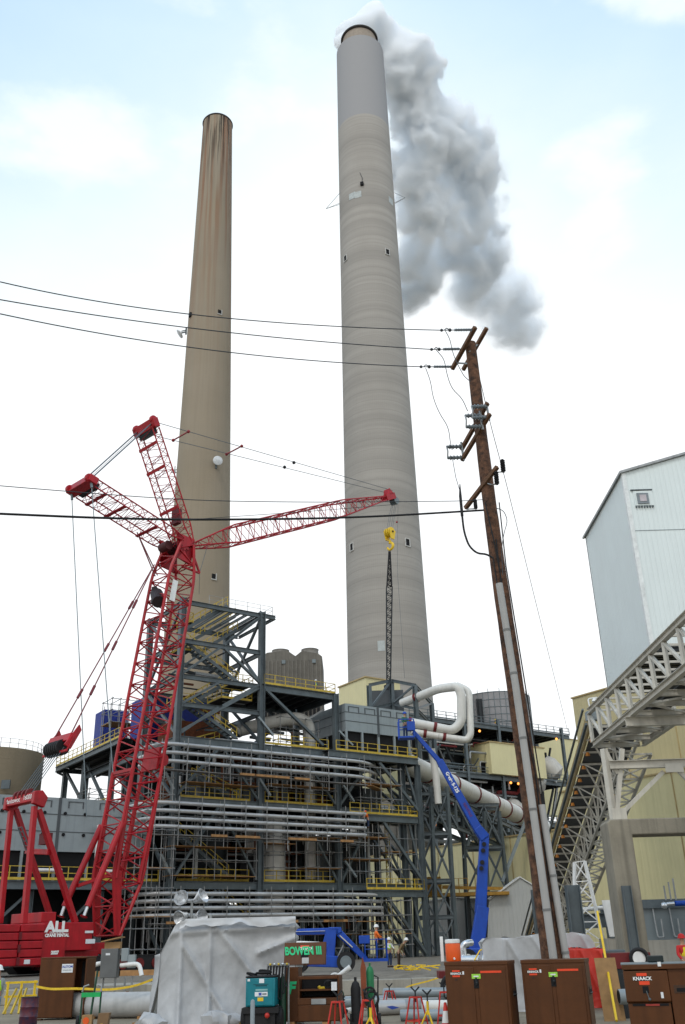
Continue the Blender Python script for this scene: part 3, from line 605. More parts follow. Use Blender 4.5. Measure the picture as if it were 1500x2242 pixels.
for i in range(22):
    s_ = .03 + i * .043; c = I(s_, .05, -.22); o = MB().cyl(c, c - V((0, 0, .22)), .1, .16, 8).build('lamp', mat('lamp_orange', (.6, .22, .03), .5) if i == 0 else MATS['lamp_orange'], t)
# lattice leg tower under the incline
t = thing('lattice_tower', 'slim white lattice tower supporting the inclined conveyor', 'tower', at(1300, 2075, 66)); m = MB()
q = lambda x, y, Y: at(x, y, Y)
Lg = [((1258, 1888), (1258, 2110)), ((1280, 1885), (1333, 2110))]
for Yq in (66, 68.5):
    for a, b in Lg: MB().beam(q(*a, Yq), q(*b, Yq), .17).build('leg', white, t)
n = 5
for Yq in (66, 68.5):
    m = MB()
    ls = [q(*Lg[0][0], Yq).lerp(q(*Lg[0][1], Yq), i / n) for i in range(n + 1)]; rs = [q(*Lg[1][0], Yq).lerp(q(*Lg[1][1], Yq), i / n) for i in range(n + 1)]
    for i in range(n): m.beam(ls[i], rs[i + 1], .07).beam(rs[i], ls[i + 1], .07).beam(ls[i], rs[i], .06)
    m.build('bracing', white, t)
def steelpost(px, py, Y, w_, label, py2=2085):
    a = at(px, py, Y); t = thing('steel_post', label, 'post', (a.x, a.y, GZ)); MB().ibeam((a.x, a.y, GZ), a, w_ * 1.1, w_, up=(1, 0, 0)).build('column', steel, t); return t
steelpost(1252, 1938, 62, .75, 'stout grey steel column below the foot of the inclined conveyor')
steelpost(1172, 1948, 66, .5, 'thin grey steel column between the shed and the wooden pole')
# ------------------------------------------------------------ main steel process structure (grid u along the front, v into depth)
C0 = V((-17.32, 95, 0)); UU = V((math.sin(math.radians(55)), math.cos(math.radians(55)), 0)); VV = V((-UU.y, UU.x, 0)); ZZ = V((0, 0, 1))
def S(u, v, z): return C0 + UU * u + VV * v + ZZ * z
def sp(px, py, v=0):
    P = onp(px, py, S(0, v, 0), VV); q = P - C0; return q.dot(UU), P.z
def SP(px, py, v=0):
    u, z = sp(px, py, v); return S(u, v, z)
def sbox(m, u0, u1, v0, v1, z0, z1): return m.pbox(S(u0, v0, z0), UU * (u1 - u0), VV * (v1 - v0), ZZ * (z1 - z0))
def railing(name, pts, parent, mt=None, h=1.07, step=1.7, toe=True, r=.055):
    m = MB(); pts = [V(p) for p in pts]
    for a, b in zip(pts, pts[1:]):
        n = max(1, round((b - a).length / step))
        for i in range(n + 1):
            p = a.lerp(b, i / n); m.beam(p, p + ZZ * h, r * 1.3)
        for k in (h, h * .53): m.beam(a + ZZ * k, b + ZZ * k, r)
        if toe: m.beam(a + ZZ * .12, b + ZZ * .12, .03, .22)
    return m.build(name, mt or yel, parent, smooth=False)
def flight(parent, a, b, wv, railm=None):
    a, b, wv = V(a), V(b), V(wv); m = MB()
    for o_ in (V((0, 0, 0)), wv): m.beam(a + o_, b + o_, .09, .34)
    n = max(4, int(abs(b.z - a.z) / .24))
    for i in range(n): p = a.lerp(b, (i + .5) / n); m.pbox(p - (b - a).normalized().cross(wv.normalized()) * 0, wv, (V((b.x - a.x, b.y - a.y, 0)).normalized()) * .26, ZZ * .04)
    o = m.build('stair_flight', steel, parent, smooth=False); r = MB()
    for o_ in (V((0, 0, 0)), wv):
        k = max(2, int((b - a).length / 1.5))
        for i in range(k + 1): p = a.lerp(b, i / k) + o_; r.beam(p, p + ZZ * 1.05, .07)
        for h in (1.05, .55): r.beam(a + o_ + ZZ * h, b + o_ + ZZ * h, .06)
    r.build('stair_rail', railm or yel, o, smooth=False); return o
T = thing('steel_process_building', 'open grey steel process building of many decks with yellow railings behind the red crane', 'industrial building', C0 + ZZ * GZ)
UG = [0, 9.7, 19.4, 28.4]; VG = [0, 8.5, 17, 26]
TOP = {(0, 0): 36.4, (1, 0): 36.4, (0, 1): 36.4, (1, 1): 36.4, (2, 0): 28.2, (2, 1): 28.2, (3, 0): 21.6, (3, 1): 21.6}
for i, u in enumerate(UG):
    for j, v in enumerate(VG):
        MB().ibeam(S(u, v, GZ), S(u, v, TOP.get((i, j), 23.0)), .62, .6, up=UU).build('column', steel, T, smooth=False)
LV = [8.0, 15.75, 21.7, 28.1, 36.2]
def deck(u0, u1, v0, v1, z, joists=True, step=1.6, mt=None):
    m = MB(); sbox(m, u0, u1, v0, v1, z - .06, z)
    if joists:
        n = int((u1 - u0) / step)
        for k in range(1, n): u = u0 + (u1 - u0) * k / n; m.ibeam(S(u, v0 + .2, z - .27), S(u, v1 - .2, z - .27), .4, .18)
    return m.build('deck', mt or deckm, T, smooth=False)
def beam(a, b, h=.62, w=.3, nm='beam'): return MB().ibeam(a, b, h, w).build(nm, steel, T, smooth=False)
def brace(u0, z0, u1, z1, v=0, s_=.3): return MB().beam(S(u0, v, z0), S(u1, v, z1), s_, s_ * .8).build('brace', steel, T, smooth=False)
for li, z in enumerate(LV[:3]):
    for j, v in enumerate(VG[:3]):
        for i in range(3):
            if z > 21 and i == 0 and j == 2: continue
            beam(S(UG[i] + .32, v, z - .38), S(UG[i + 1] - .32, v, z - .38), .68)
    for i, u in enumerate(UG):
        for j in range(3): beam(S(u, VG[j] + .32, z - .40), S(u, VG[j + 1] - .32, z - .40), .6)
    deck(.4, 28, .35, 17, z + .02)
    deck(-.4, 9.4, 17.2, 25.6, z + .02)
# upper stair tower (u 0..9.7)
for z in (25.2, 28.1, 31.9, 36.2):
    for v in (0, 8.5): beam(S(.32, v, z - .3), S(9.4, v, z - .3), .5)
    for u in (0, 9.7): beam(S(u, .32, z - .32), S(u, 8.2, z - .32), .45)
beam(S(9.7, 0, 35.95), S(11.4, 0, 35.95), .45); beam(S(9.7, 8.5, 35.95), S(11.2, 8.5, 35.95), .45); beam(S(11.35, 0, 35.9), S(11.35, 8.5, 35.9), .3)
for k in range(6): MB().ibeam(S(4.4 + k * .95, .3, 36.05), S(4.4 + k * .95, 8.2, 36.05), .3, .15).build('roof_joist', steel, T, smooth=False)
railing('handrail', [S(3.2, .3, 36.3), S(9.6, .3, 36.3), S(11.2, .3, 36.3), S(11.2, 8.2, 36.3)], T, galv, 1.0, 1.5, False, .03)
for (a, b, c, d) in ((9.4, 35.7, 5.2, 32.0), (5.0, 31.5, 9.4, 28.3), (.4, 28.2, 4.6, 31.5), (9.4, 28, 5, 25.2), (9.3, 27.6, .4, 22.2), (.4, 22.0, 4.5, 25.0), (5, 31.8, 9.4, 35.6), (.4, 25, 4.6, 27.7)):
    brace(a, b, c, d)
for (a, b, c, d) in ((9.3, 35.6, .5, 28.4), (.5, 28, 9.3, 22)): brace(a, b, c, d, 8.5)
for v0, z0, v1, z1 in ((.4, 28.4, 8.1, 35.6), (8.1, 28.4, .4, 35.6), (.4, 22, 8.1, 27.6)):
    MB().beam(S(9.7, v0, z0), S(9.7, v1, z1), .26).build('brace', steel, T, smooth=False); MB().beam(S(0, v0, z0), S(0, v1, z1), .26).build('brace', steel, T, smooth=False)
def stz(pa, pb, v, w_=1.1, mt=None):
    (u0, z0), (u1, z1) = sp(*pa, v), sp(*pb, v); flight(T, S(u0, v, z0), S(u1, v, z1), VV * w_, mt)
for pa, pb, v in (((397, 1382), (498, 1326), .6), ((400, 1400), (522, 1494), .6), ((395, 1556), (482, 1503), 1.2), ((420, 1545), (518, 1616), .6), ((430, 1432), (520, 1378), 3.5), ((425, 1400), (515, 1350), 5.5), ((430, 1700), (525, 1752), 2.2), ((380, 1815), (500, 1918), 2.2), ((395, 1975), (455, 1940), 2.2), ((415, 1640), (480, 1622), 2.2), ((470, 1955), (590, 2060), 2.4)): stz(pa, pb, v)
for (u0, u1, z, v0, v1) in ((.5, 1.8, 34.2, 1.2, 4), (6.8, 9.3, 28.15, 1.2, 4), (.4, 1.7, 31.0, 1.2, 4), (5.5, 9.2, 26.4, 1.2, 4.5), (.5, 2.0, 25.25, 1, 4)):
    deck(u0, u1, v0, v1, z, False); railing('handrail', [S(u0, v1, z), S(u0, v0, z), S(u1, v0, z), S(u1, v1, z)], T, None, 1.07, 1.1)
# deck at 28.1 from the stair tower to the right
beam(S(10, 0, 27.75), S(19.1, 0, 27.75), .66); beam(S(10, 8.5, 27.75), S(19.1, 8.5, 27.75), .66); beam(S(19.4, .3, 27.75), S(19.4, 8.2, 27.75), .66)
deck(9.8, 19.3, -.2, 8.6, 28.14, True, 1.2)
railing('handrail', [S(10, -.15, 28.16), S(19.3, -.15, 28.16)], T, None, 1.1, 1.3); railing('handrail', [S(19.3, -.15, 28.16), S(19.3, 8.4, 28.16), S(12, 8.4, 28.16)], T, None, 1.1, 1.6)
for (a, b, c, d, v) in ((10.2, 27.6, 17.6, 22.2, 0), (19.2, 25.0, 15.5, 27.5, 8.5), (19.2, 27.4, 12, 22.4, 8.5)): brace(a, b, c, d, v, .34)
# braces lower storeys, front
for i in range(3):
    a, b = UG[i], UG[i + 1]; md = (a + b) / 2
    for z0, z1 in ((8, 15.1), (15.75, 21.1), (.7, 7.4)):
        if i != 1: brace(a + .3, z0 + .2, md, z1 - .2); 
        brace(b - .3, z0 + .2, md + .3, z1 - .2, 0, .26)
for j in range(2):
    for z0, z1 in ((.7, 7.3), (8, 15.1), (15.8, 21)):
        for u in (0, 28.4): MB().beam(S(u, VG[j] + .3, z0), S(u, VG[j + 1] - .3, z1), .28).build('brace', steel, T, smooth=False)
# short knee braces showing light flanges
for px, py, qx, qy in ((566, 1570, 598, 1610), (742, 1600, 772, 1632), (362, 1690, 380, 1728), (568, 1705, 592, 1742), (752, 1720, 775, 1755), (352, 1870, 372, 1912), (755, 1885, 780, 1920)):
    MB().beam(SP(px, py, -.2), SP(qx, qy, -.2), .26, .2).build('brace', panel, T, smooth=False)
# right hand extension deck at 21.7 carrying the fan unit, and lower balconies
deck(17.5, 30.0, -1.2, 8, 21.55, True, 1.3); beam(S(17.5, -1.2, 21.15), S(30.0, -1.2, 21.15), .7); beam(S(30, -1.2, 21.15), S(30, 8, 21.15), .7)
railing('handrail', [S(18.6, -1.15, 21.57), S(30, -1.15, 21.57), S(30, 7.8, 21.57)], T, None, 1.1, 1.35)
railing('handrail', [S(10.3, .1, 21.75), S(18.4, .1, 21.75)], T, None, 1.1, 1.5)
for px0, px1, py in ((768, 880, 1792),): pass
for z, u0, u1 in ((15.0, 20.3, 29.6), (7.3, 22.2, 30.0)):
    deck(u0, u1, -1.1, 4, z, True, 1.3); beam(S(u0, -1.1, z - .4), S(u1, -1.1, z - .4), .66); railing('handrail', [S(u0, -1.05, z + .02), S(u1, -1.05, z + .02), S(u1, 3.8, z + .02)], T, None, 1.1, 1.3)
for z in (15.8, 8.05): railing('handrail', [S(10.5, .4, z), S(14.8, .4, z), S(19, .4, z)], T, None, 1.1, 1.4); railing('handrail', [S(1, .6, z), S(8.8, .6, z)], T, None, 1.1, 1.5)
for u in (30, ): 
    for v in (-1, 7.5): MB().ibeam(S(u, v, GZ), S(u, v, 20.8), .55, .5, up=UU).build('column', steel, T, smooth=False)
for z0, z1 in ((.7, 7), (8, 14.6), (15.4, 20.7)):
    MB().beam(S(28.6, -.6, z1), S(30, -.9, z0), .22).build('brace', steel, T, smooth=False); MB().beam(S(24.5, -1, z1), S(29.8, -1, z0 + .3), .3).build('brace', steel, T, smooth=False)
    MB().beam(S(30, -.8, z0), S(30, 7.3, z1), .26).build('brace', steel, T, smooth=False)
# left wing decks
deck(-1.0, 9, 13, 34, 23.7, True, 1.5); railing('handrail', [S(-1, 13, 23.72), S(-1, 34, 23.72), S(8, 34, 23.72)], T, None, 1.1, 1.5)
beam(S(-1, 13, 23.3), S(-1, 34, 23.3), .6); beam(S(-1, 34, 23.3), S(9, 34, 23.3), .6)
for u in (0, 8):
    for v in (33, 25.5): MB().ibeam(S(u, v, GZ), S(u, v, 23.0), .6, .6, up=UU).build('column', steel, T, smooth=False)
MB().beam(S(0, 32.6, 22.8), S(0, 26, 18.4), .3).build('brace', steel, T, smooth=False); MB().beam(S(0, 33.6, 22.6), S(-.9, 33.8, 23), .25).build('brace', steel, T, smooth=False); MB().beam(S(0, 25.2, 22.6), S(0, 18, 17), .3).build('brace', steel, T, smooth=False)
deck(-1.2, 6, 14, 30, 16.3, True, 1.6); railing('handrail', [S(-1.2, 14, 16.32), S(-1.2, 30, 16.32), S(6, 30, 16.32)], T, None, 1.1, 1.4)
deck(-20, -.4, 1.5, 12, 8.0, True, 1.6); beam(S(-20, 1.4, 7.6), S(-.4, 1.4, 7.6), .7); railing('handrail', [S(-20, 1.45, 8.02), S(-.6, 1.45, 8.02)], T, None, 1.15, 1.7)
for u in (-19, -12.5, -6):
    for v in (2, 11): MB().ibeam(S(u, v, GZ), S(u, v, 7.2), .5, .5, up=UU).build('column', steel, T, smooth=False)
for u in (-19, -12.5): MB().beam(S(u, 2, 1), S(u + 6.3, 2, 7), .22).build('brace', steel, T, smooth=False)
# dense plant inside: equipment casings, ducts and pipe runs between the decks, mostly near-black to paint in the shade there
random.seed(21)
for k in range(58):
    u = random.uniform(.6, 26); v = random.uniform(3.4, 12); z = random.choice([GZ, 8.1, 15.85]); w_, d_, h_ = random.uniform(1.2, 4), random.uniform(1, 3), random.uniform(2, 6)
    m = MB(); sbox(m, u, u + w_, v, v + d_, z, z + h_)
    for q in range(int(h_)): sbox(m, u - .08, u + w_ + .08, v - .08, v + d_ + .08, z + q + .4, z + q + .5)
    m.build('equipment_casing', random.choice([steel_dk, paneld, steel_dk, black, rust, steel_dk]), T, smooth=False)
for k in range(98):
    z = random.choice([GZ, 8.0, 15.8]) + random.uniform(1.2, 6.6); v = random.uniform(1.2, 9); u0 = random.uniform(.3, 16); u1 = u0 + random.uniform(4, 12); r = random.choice([.06, .08, .11, .16])
    d1 = random.choice([-1, 1]) * random.uniform(.6, 2.4)
    MB().tube(fillet([S(u0, v, z + d1), S(u0, v, z), S(min(u1, 28), v, z), S(min(u1, 28), v + random.uniform(1, 4), z)], .4, 3), r, 7).build('pipe_run', random.choice([steel_dk, galv, steel_dk, insul, rust, black]), T)
for k in range(80):
    u = random.uniform(.8, 28); v = random.uniform(.8, 10); z = random.choice([GZ, 8.1, 15.85]); MB().beam(S(u, v, z), S(u, v, z + random.uniform(5, 6.8)), random.choice([.12, .2, .3])).build('riser', random.choice([steel, steel_dk, galv]), T, smooth=False)
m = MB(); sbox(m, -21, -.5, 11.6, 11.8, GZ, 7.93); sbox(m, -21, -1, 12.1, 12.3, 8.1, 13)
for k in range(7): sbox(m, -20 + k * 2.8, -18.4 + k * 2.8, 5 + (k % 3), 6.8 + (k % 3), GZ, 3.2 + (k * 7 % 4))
m.build('under_deck_shade', steel_dk, T, smooth=False)  # added dark sheets and boxes, painting in the shade below the left deck
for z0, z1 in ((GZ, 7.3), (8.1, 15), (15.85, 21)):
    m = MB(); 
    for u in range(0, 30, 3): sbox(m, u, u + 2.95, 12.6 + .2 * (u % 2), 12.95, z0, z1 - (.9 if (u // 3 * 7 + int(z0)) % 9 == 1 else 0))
    m.build('shade_backing', steel_dk, T, smooth=False)  # added near-black sheets that stand in for the shade deep in the bays
m = MB(); sbox(m, -.3, 0.1, 8.8, 16.8, 8.3, 15.2); sbox(m, -.3, .1, 17.3, 25, 8.3, 13); sbox(m, 26, 28, 9, 16, GZ, 7); m.build('shade_side_sheet', steel_dk, T, smooth=False)  # more added near-black sheets, closing bright side gaps with painted shade
for (u0, u1, v, z0, z1) in ((1, 9, 5, 22, 27.8), (10.5, 19, 6, 22, 26), (1, 9, 6.5, 28.3, 31.3)):
    for k in range(14):
        u = random.uniform(u0, u1 - 2); vv_ = random.uniform(2, 8); z = random.uniform(z0, z1); MB().beam(S(u, vv_, z), S(min(u1, u + random.uniform(2, 5)), vv_ + random.uniform(-1, 1), z + random.choice([0, 0, 1.4])), random.choice([.14, .2, .3])).build('service_beam', random.choice([steel, steel_dk, galv, steel_dk, rust]), T, smooth=False)
m = MB(); sbox(m, 1.5, 7.5, 4.5, 8.2, 22, 24.3); sbox(m, 2.2, 4, 4.3, 4.5, 22.2, 23.8); m.build('equipment_casing', rust, T, smooth=False)
# white vertical vessels and elbow duct seen through the bays
def vessel(label, px, py0, py1, v, r, mt, bands=True):
    a, b = SP(px, py0, v), SP(px, py1, v); t = thing('process_vessel', label, 'vessel', (a.x, a.y, min(a.z, b.z))); z0, z1 = sorted((a.z, b.z))
    MB().lathe((a.x, a.y, 0), [(r, z0), (r, z1 - .3), (r * .9, z1)], 24).build('shell', mt, t)
    m = MB(); z = z0 + 1
    while z < z1 - .5: m.lathe((a.x, a.y, 0), [(r + .02, z), (r + .05, z + .04), (r + .05, z + .1), (r + .02, z + .14)], 24, caps=(False, False)); z += 1.55
    if bands: m.build('band', galv, t)
    return t
duckw = mat('duct_white', (.5, .48, .44), .6, 0, .12, .8, streak=.3)
vessel('thick ribbed pale cylinder standing in the middle of the open building', 597, 2040, 1790, 2.8, 1.25, duckw)
vessel('slimmer pale column rising through several decks right of the thick cylinder', 680, 1925, 1640, 2.5, .62, duckw, False)
vessel('short pale column beside the thick cylinder, partly in shadow', 548, 1935, 1800, 5.5, .7, duckw)
a = SP(600, 1585, 3); t = thing('elbow_duct', 'large white elbow duct below the upper yellow railed deck', 'duct', a)
MB().tube(fillet([SP(520, 1600, 5), SP(600, 1580, 3), SP(652, 1572, 2.5), SP(676, 1585, 2.4), SP(678, 1640, 2.4)], 1.6, 5), .72, 20).build('duct', duckw, t); MB().tube(fillet([SP(518, 1600, 5), SP(535, 1590, 5)], 1, 3), .85, 20).build('flange', galv, t)
# fan units with louvred bottoms
def fanunit(label, u0, u1, v0, v1, z0, zp, z1, bays, parent=None):
    t = thing('cooling_unit', label, 'cooling unit', S(u0, v0, z0)); m = MB(); sbox(m, u0, u1, v0, v1, zp, z1); m.build('casing', panel, t, smooth=False)
    m = MB(); sbox(m, u0 + .15, u1 - .15, v0 + .25, v1 - .2, z0, zp - .003); m.build('air_inlet', blackm, t)
    m = MB()
    for k in range(bays + 1): u = u0 + (u1 - u0) * k / bays; sbox(m, u - .12 + (.12 if k == 0 else 0) - (.12 if k == bays else 0), u + .12 + (.12 if k == 0 else 0) - (.12 if k == bays else 0), v0 - .01, v0 + .2, z0, zp - .004)
    for k in range(3): sbox(m, u0 - .01, u0 + .2, v0 + (v1 - v0) * k / 2 - (.2 if k == 2 else 0) + .01, v0 + (v1 - v0) * k / 2 + .2 - (.2 if k == 2 else 0), z0 + .001, zp - .006)
    m.build('frame_post', panel, t, smooth=False)
    m = MB(); 
    for f in (.36, .68): sbox(m, u0 - .03, u1 + .03, v0 - .04, v1, zp + (z1 - zp) * f, zp + (z1 - zp) * f + .06)
    sbox(m, (u0 + u1) / 2 - .14, (u0 + u1) / 2 + .14, v0 - .05, v0 - .002, zp - .3, z1)
    m.build('seam', paneld, t, smooth=False)
    for k in range(bays):
        m = MB(); c = u0 + (u1 - u0) * (k + .5) / bays
        for q in (-1, 1): sbox(m, c + q * .7 - .05, c + q * .7 + .05, v0 - .05, v0 - .003, z1 - .9, z1 - .35); 
        sbox(m, c - .76, c + .76, v0 - .052, v0 - .003, z1 - .345, z1 - .28); m.build('stencil_mark', paneld, t, smooth=False)
    return t
fanunit('grey panelled cooling unit on the upper right deck of the steel building', 20.4, 29.6, -.5, 7, 21.6, 24.0, 27.1, 4)
t = fanunit('larger grey panelled cooling unit at the far left behind the crane', -19.5, -1.0, 3.0, 12, 8.05, 10.6, 15.4, 6)
m = MB()
for k in range(9):
    for z in (12.1, 14): m.cyl(S(-17.5 + k * 1.95, 2.97, z), S(-17.5 + k * 1.95, 2.9, z), .16, .16, 10)
m.build('round_port', blackm, t)
for a in (-12.8, -6.6):
    MB().tube(fillet([S(a, 2.2, 13.0), S(a, 2.2, 8.9), S(a + 3, 2.2, 8.9)], .4), .17, 10).build('white_drain', white, t)
# insulated pipe bundles outside the front face, with hangers and plank walkways
def piperow(label, left, right, npipe, pitch, bend_l, bend_r, v=-1.9, r=.185, tail=3):
    (uL, zL), (uR, zR) = sp(*left, v), sp(*right, v); z = (zL + zR) / 2
    t = thing('pipe_rack', label, 'pipes', S(uL, v, z - npipe * pitch))
    for k in range(npipe):
        zk = z - k * pitch; p = [S(uL - .3, v + 4.2, zk), S(uL, v, zk), S(uR, v, zk)] if bend_l else [S(uL, v, zk), S(uR, v, zk)]
        if bend_r: p.append(S(uR + bend_r[0], v + bend_r[1], zk))
        MB().tube(fillet(p, 2.4, 7), r, 12).build('insulated_pipe', insul, t)
    zb = z - npipe * pitch - .1; n = int((uR - uL) / 2.35)
    for i in range(n + 1):
        u = uL + .4 + (uR - uL - .8) * i / n; m = MB()
        m.tube([S(u, v - .36, z + .65), S(u, v - .36, zb - .9)], .045, 6); m.tube([S(u, v + .55, z + .5), S(u, v + .55, zb - .3)], .045, 6)
        for k in range(npipe): m.beam(S(u, v - .4, z - k * pitch - r - .05), S(u, v + .6, z - k * pitch - r - .05), .07)
        m.build('hanger', scaf, t)
    m = MB(); u = uL; i = 0
    while u < uR:
        l = min(3.0, uR - u); sbox(m, u, u + l - .05, v - .42, v + .5, zb, zb + .06 + .015 * (i % 2)); u += l; i += 1
    m.build('walkway_plank', mat('grey_plank', (.2, .195, .19), .8, 0, .25, 2) if 'grey_plank' not in MATS else MATS['grey_plank'], t, smooth=False)
    random.seed(int(z * 10))
    for i in range(4): u = random.uniform(uL, uR - 3); m = MB(); sbox(m, u, u + random.uniform(1.5, 3.4), v - .62, v - .43, zb - .02, zb + .2); m.build('timber_board', plank, t)
    if bend_r:
        m = MB(); a, b = S(uR, v - .3, zb), S(uR + bend_r[0], v + bend_r[1] - .3, zb); m.beam(a, b, .9, .07); m.build('end_walkway', plank, t, smooth=False)
    return t
piperow('upper bundle of silver insulated pipes wrapping the steel building, just below its main deck', (352, 1626), (800, 1668), 3, .82, True, (3.5, 2.5))
piperow('middle bundle of silver insulated pipes along the front of the steel building', (330, 1752), (800, 1785), 4, .72, True, None)
piperow('lowest bundle of silver insulated pipes along the steel building, above the white sheeting', (330, 1952), (775, 1962), 4, .62, True, (4.5, 1.2))
# tube scaffolds
def scaffold(label, u0, u1, v0, v1, z0, z1, du=1.9, dz=1.9, planks=(.5,)):
    t = thing('tube_scaffold', label, 'scaffold', S(u0, v0, z0)); nu = max(1, round((u1 - u0) / du)); nz = max(1, round((z1 - z0) / dz))
    for i in range(nu + 1):
        for v in (v0, v1): MB().tube([S(u0 + (u1 - u0) * i / nu, v, z0), S(u0 + (u1 - u0) * i / nu, v, z1)], .045, 6).build('standard', scaf, t)
    m = MB()
    for k in range(1, nz + 1):
        z = z0 + (z1 - z0) * k / nz - .2
        for v in (v0, v1): m.tube([S(u0 - .2, v - .06, z), S(u1 + .2, v - .06, z)], .04, 6)
        for i in range(nu + 1): u = u0 + (u1 - u0) * i / nu; m.tube([S(u + .06, v0 - .15, z + .07), S(u + .06, v1 + .15, z + .07)], .04, 6)
    m.build('ledgers', scaf, t)
    for f in planks: m = MB(); sbox(m, u0, u1, v0, v1, z0 + (z1 - z0) * f, z0 + (z1 - z0) * f + .06); m.build('plank_deck', plank, t)
    return t
scaffold('tube scaffold in the top left bay under the upper silver pipes', .8, 9.0, -.9, .9, 15.9, 20.6, 2.0, 2.2, (.25,))
scaffold('tube scaffold in the left middle bay above the lowest silver pipes', -.4, 8.8, -.9, .9, 8.1, 14.0, 2.2, 2.0, (.05, .5))
scaffold('tall tube scaffold by the left corner, right of the crane boom', -4.6, -.8, -2.2, -.4, GZ, 12.5, 1.3, 1.75, (.35, .7))
scaffold('tube scaffold wrapped round the thick pale cylinder', 10.2, 14.4, .5, 2.0, 8.1, 14.2, 1.4, 1.5, (.6,))
scaffold('tube scaffold in the right middle bay by the yellow railings', 20.2, 25.5, -.8, 1.6, 8.0, 14.6, 1.2, 1.3, (.35, .7))
scaffold('tube scaffold under the lowest pipes at the right end of the steel building', 21, 27.5, -1.6, .8, GZ, 6.4, 1.4, 1.6, (.4,))
scaffold('low dark scaffold under the lowest pipes behind the white sheeting', 0, 8, -1.6, .6, GZ, 4.8, 1.9, 1.6, (.5,))
scaffold('tube scaffold filling the centre bay above the lowest pipes', 14.8, 19.2, -.7, 1.2, 8.1, 14.2, 1.5, 1.5, (.2, .7))
scaffold('tube scaffold in the centre bay under the upper pipes', 10.2, 18.6, -.8, .9, 15.9, 20.4, 1.7, 1.5, (.35,))
scaffold('tube scaffold in the middle of the ground storey behind the white tent', 8.6, 20.4, -1.4, .6, GZ, 4.6, 1.7, 1.4, (.6,))
scaffold('narrow scaffold strip left of the silver pipes beside the crane boom', -3.4, -.9, -1.6, .6, 12.7, 20.5, 1.2, 1.6, (.3, .7))
scaffold('tube scaffold at the right end bay between the two lower balconies', 25.8, 29.4, -.8, 1.2, 8.0, 14.4, 1.2, 1.5, (.5,))
scaffold('tube scaffold right of the white elbow duct on the main deck', 13, 18, 1.5, 3, 21.8, 25.4, 1.6, 1.4, ())
scaffold('scaffold tower on the top left deck beside the blue tarpaulin', -.6, 3.4, 17, 20, 23.8, 29.2, 1.0, 1.4, (.45,))
scaffold('ring of scaffold rails on the lower left deck seen against the sky', -1.0, 3, 21, 25, 16.4, 19.4, 1.3, 1.0, (.3,))
scaffold('upper right scaffold below the big white sloping pipe', 21.5, 27.2, -1.4, .6, 15.2, 20.2, 1.4, 1.5, (.6,))
# blue tarpaulin boxes
for lab, u0, u1, v0, v1, z1 in (('tall blue tarpaulin box on the top left deck, against the sky', 0, 3.2, 21, 24, 28.6), ('blue tarpaulin wrapped enclosure behind the crane boom', 1, 9, 9.5, 15, 28.2)):
    t = thing('tarpaulin_enclosure', lab, 'tarpaulin', S(u0, v0, 23.75)); m = MB(); n = 6
    sbox(m, u0, u1, v0, v1, 23.76, z1); m.build('sheet', bluet, t, bevel=.08); m = MB()
    for u in (u0 - .06, u1): sbox(m, u, u + .06, v0 - .06, v0, 23.76, z1 + .3)
    m.build('pole', scaf, t)
# lit work lamps (amber) inside
wl = []
for i, (px, py, v) in enumerate(((310, 1452, 3), (560, 1970, 4))): pass
# ------------------------------------------------------------ red lattice crane (heading HH, width NN)
KO = V((-19.3, 80, 0)); HH = V((.68, .733, 0)); NN = V((.733, -.68, 0))
def K(s, w_, z): return KO + HH * s + NN * w_ + ZZ * z
def kp(px, py, w_=0): return onp(px, py, K(0, w_, 0), NN)
def ksz(px, py, w_=0): q = kp(px, py, w_) - KO; return q.dot(HH), q.z
T = thing('lattice_crane', 'tall red lattice boom crane with luffing jib standing left of the steel building', 'crane', K(-4, 0, GZ))
def lattice(name, a, b, A, B, nb, rc, rl, taper=lambda t: (1, 1), parent=None, faces=(0, 1, 2, 3), mtl=None, frames=True):
    a, b, A, B = V(a), V(b), V(A), V(B); m = MB(); sg = ((-1, -1), (1, -1), (1, 1), (-1, 1))
    def c(k, t): x, y = taper(t); return a.lerp(b, t) + A * sg[k][0] * x + B * sg[k][1] * y
    for k in range(4):
        pts = [c(k, i / nb) for i in range(nb + 1)]; m.tube(pts, rc, 7)
    for i in range(nb):
        t0, t1 = i / nb, (i + 1) / nb
        for f in faces:
            p, q = f, (f + 1) % 4
            if i % 2: p, q = q, p
            m.tube([c(p, t0), c(q, t1)], rl, 5)
            if frames and i % 2 == 0: m.tube([c(p, t0), c(q, t0)], rl, 5)
    return m.build(name, mtl or redc, parent or T)
# boom
bt = kp(392, 1196); b0 = K(0, 0, 3.2); AX = (bt - b0).normalized(); BU = NN.cross(AX).normalized()
lattice('boom', b0, bt, NN * 1.42, BU * 1.42, 34, .15, .062, lambda t: (1, min(1, .12 + t * 7) if t < .5 else min(1, .5 + (1 - t) * 5)))
m = MB(); 
for s_ in (-1, 1):
    p = [b0 + NN * s_ * 1.42 - BU * .25, b0 + NN * s_ * 1.42 + BU * .25, b0 + AX * 5.2 + NN * s_ * 1.42 + BU * 1.35, b0 + AX * 5.2 + NN * s_ * 1.42 - BU * 1.35]
    q = [b0 + NN * s_ * 1.42 - BU * .2, b0 + NN * s_ * 1.42 + BU * .2, b0 + AX * 4.6 + NN * s_ * 1.42 + BU * 1.5, b0 + AX * 4.6 + NN * s_ * 1.42 + BU * .7]
    m.prism([v_ + NN * .06 * s_ for v_ in q], NN * -.14 * s_)
m.build('boom_butt', redc, T, smooth=False)
m = MB()
for s_ in (-1, 1):
    for e_ in (-1, 1): m.tube([b0 + AX * 4 + NN * s_ * 1.42 + BU * e_ * 1.1, b0 + AX * 12.5 + NN * s_ * 1.42 + BU * e_ * 1.43], .17, 8)
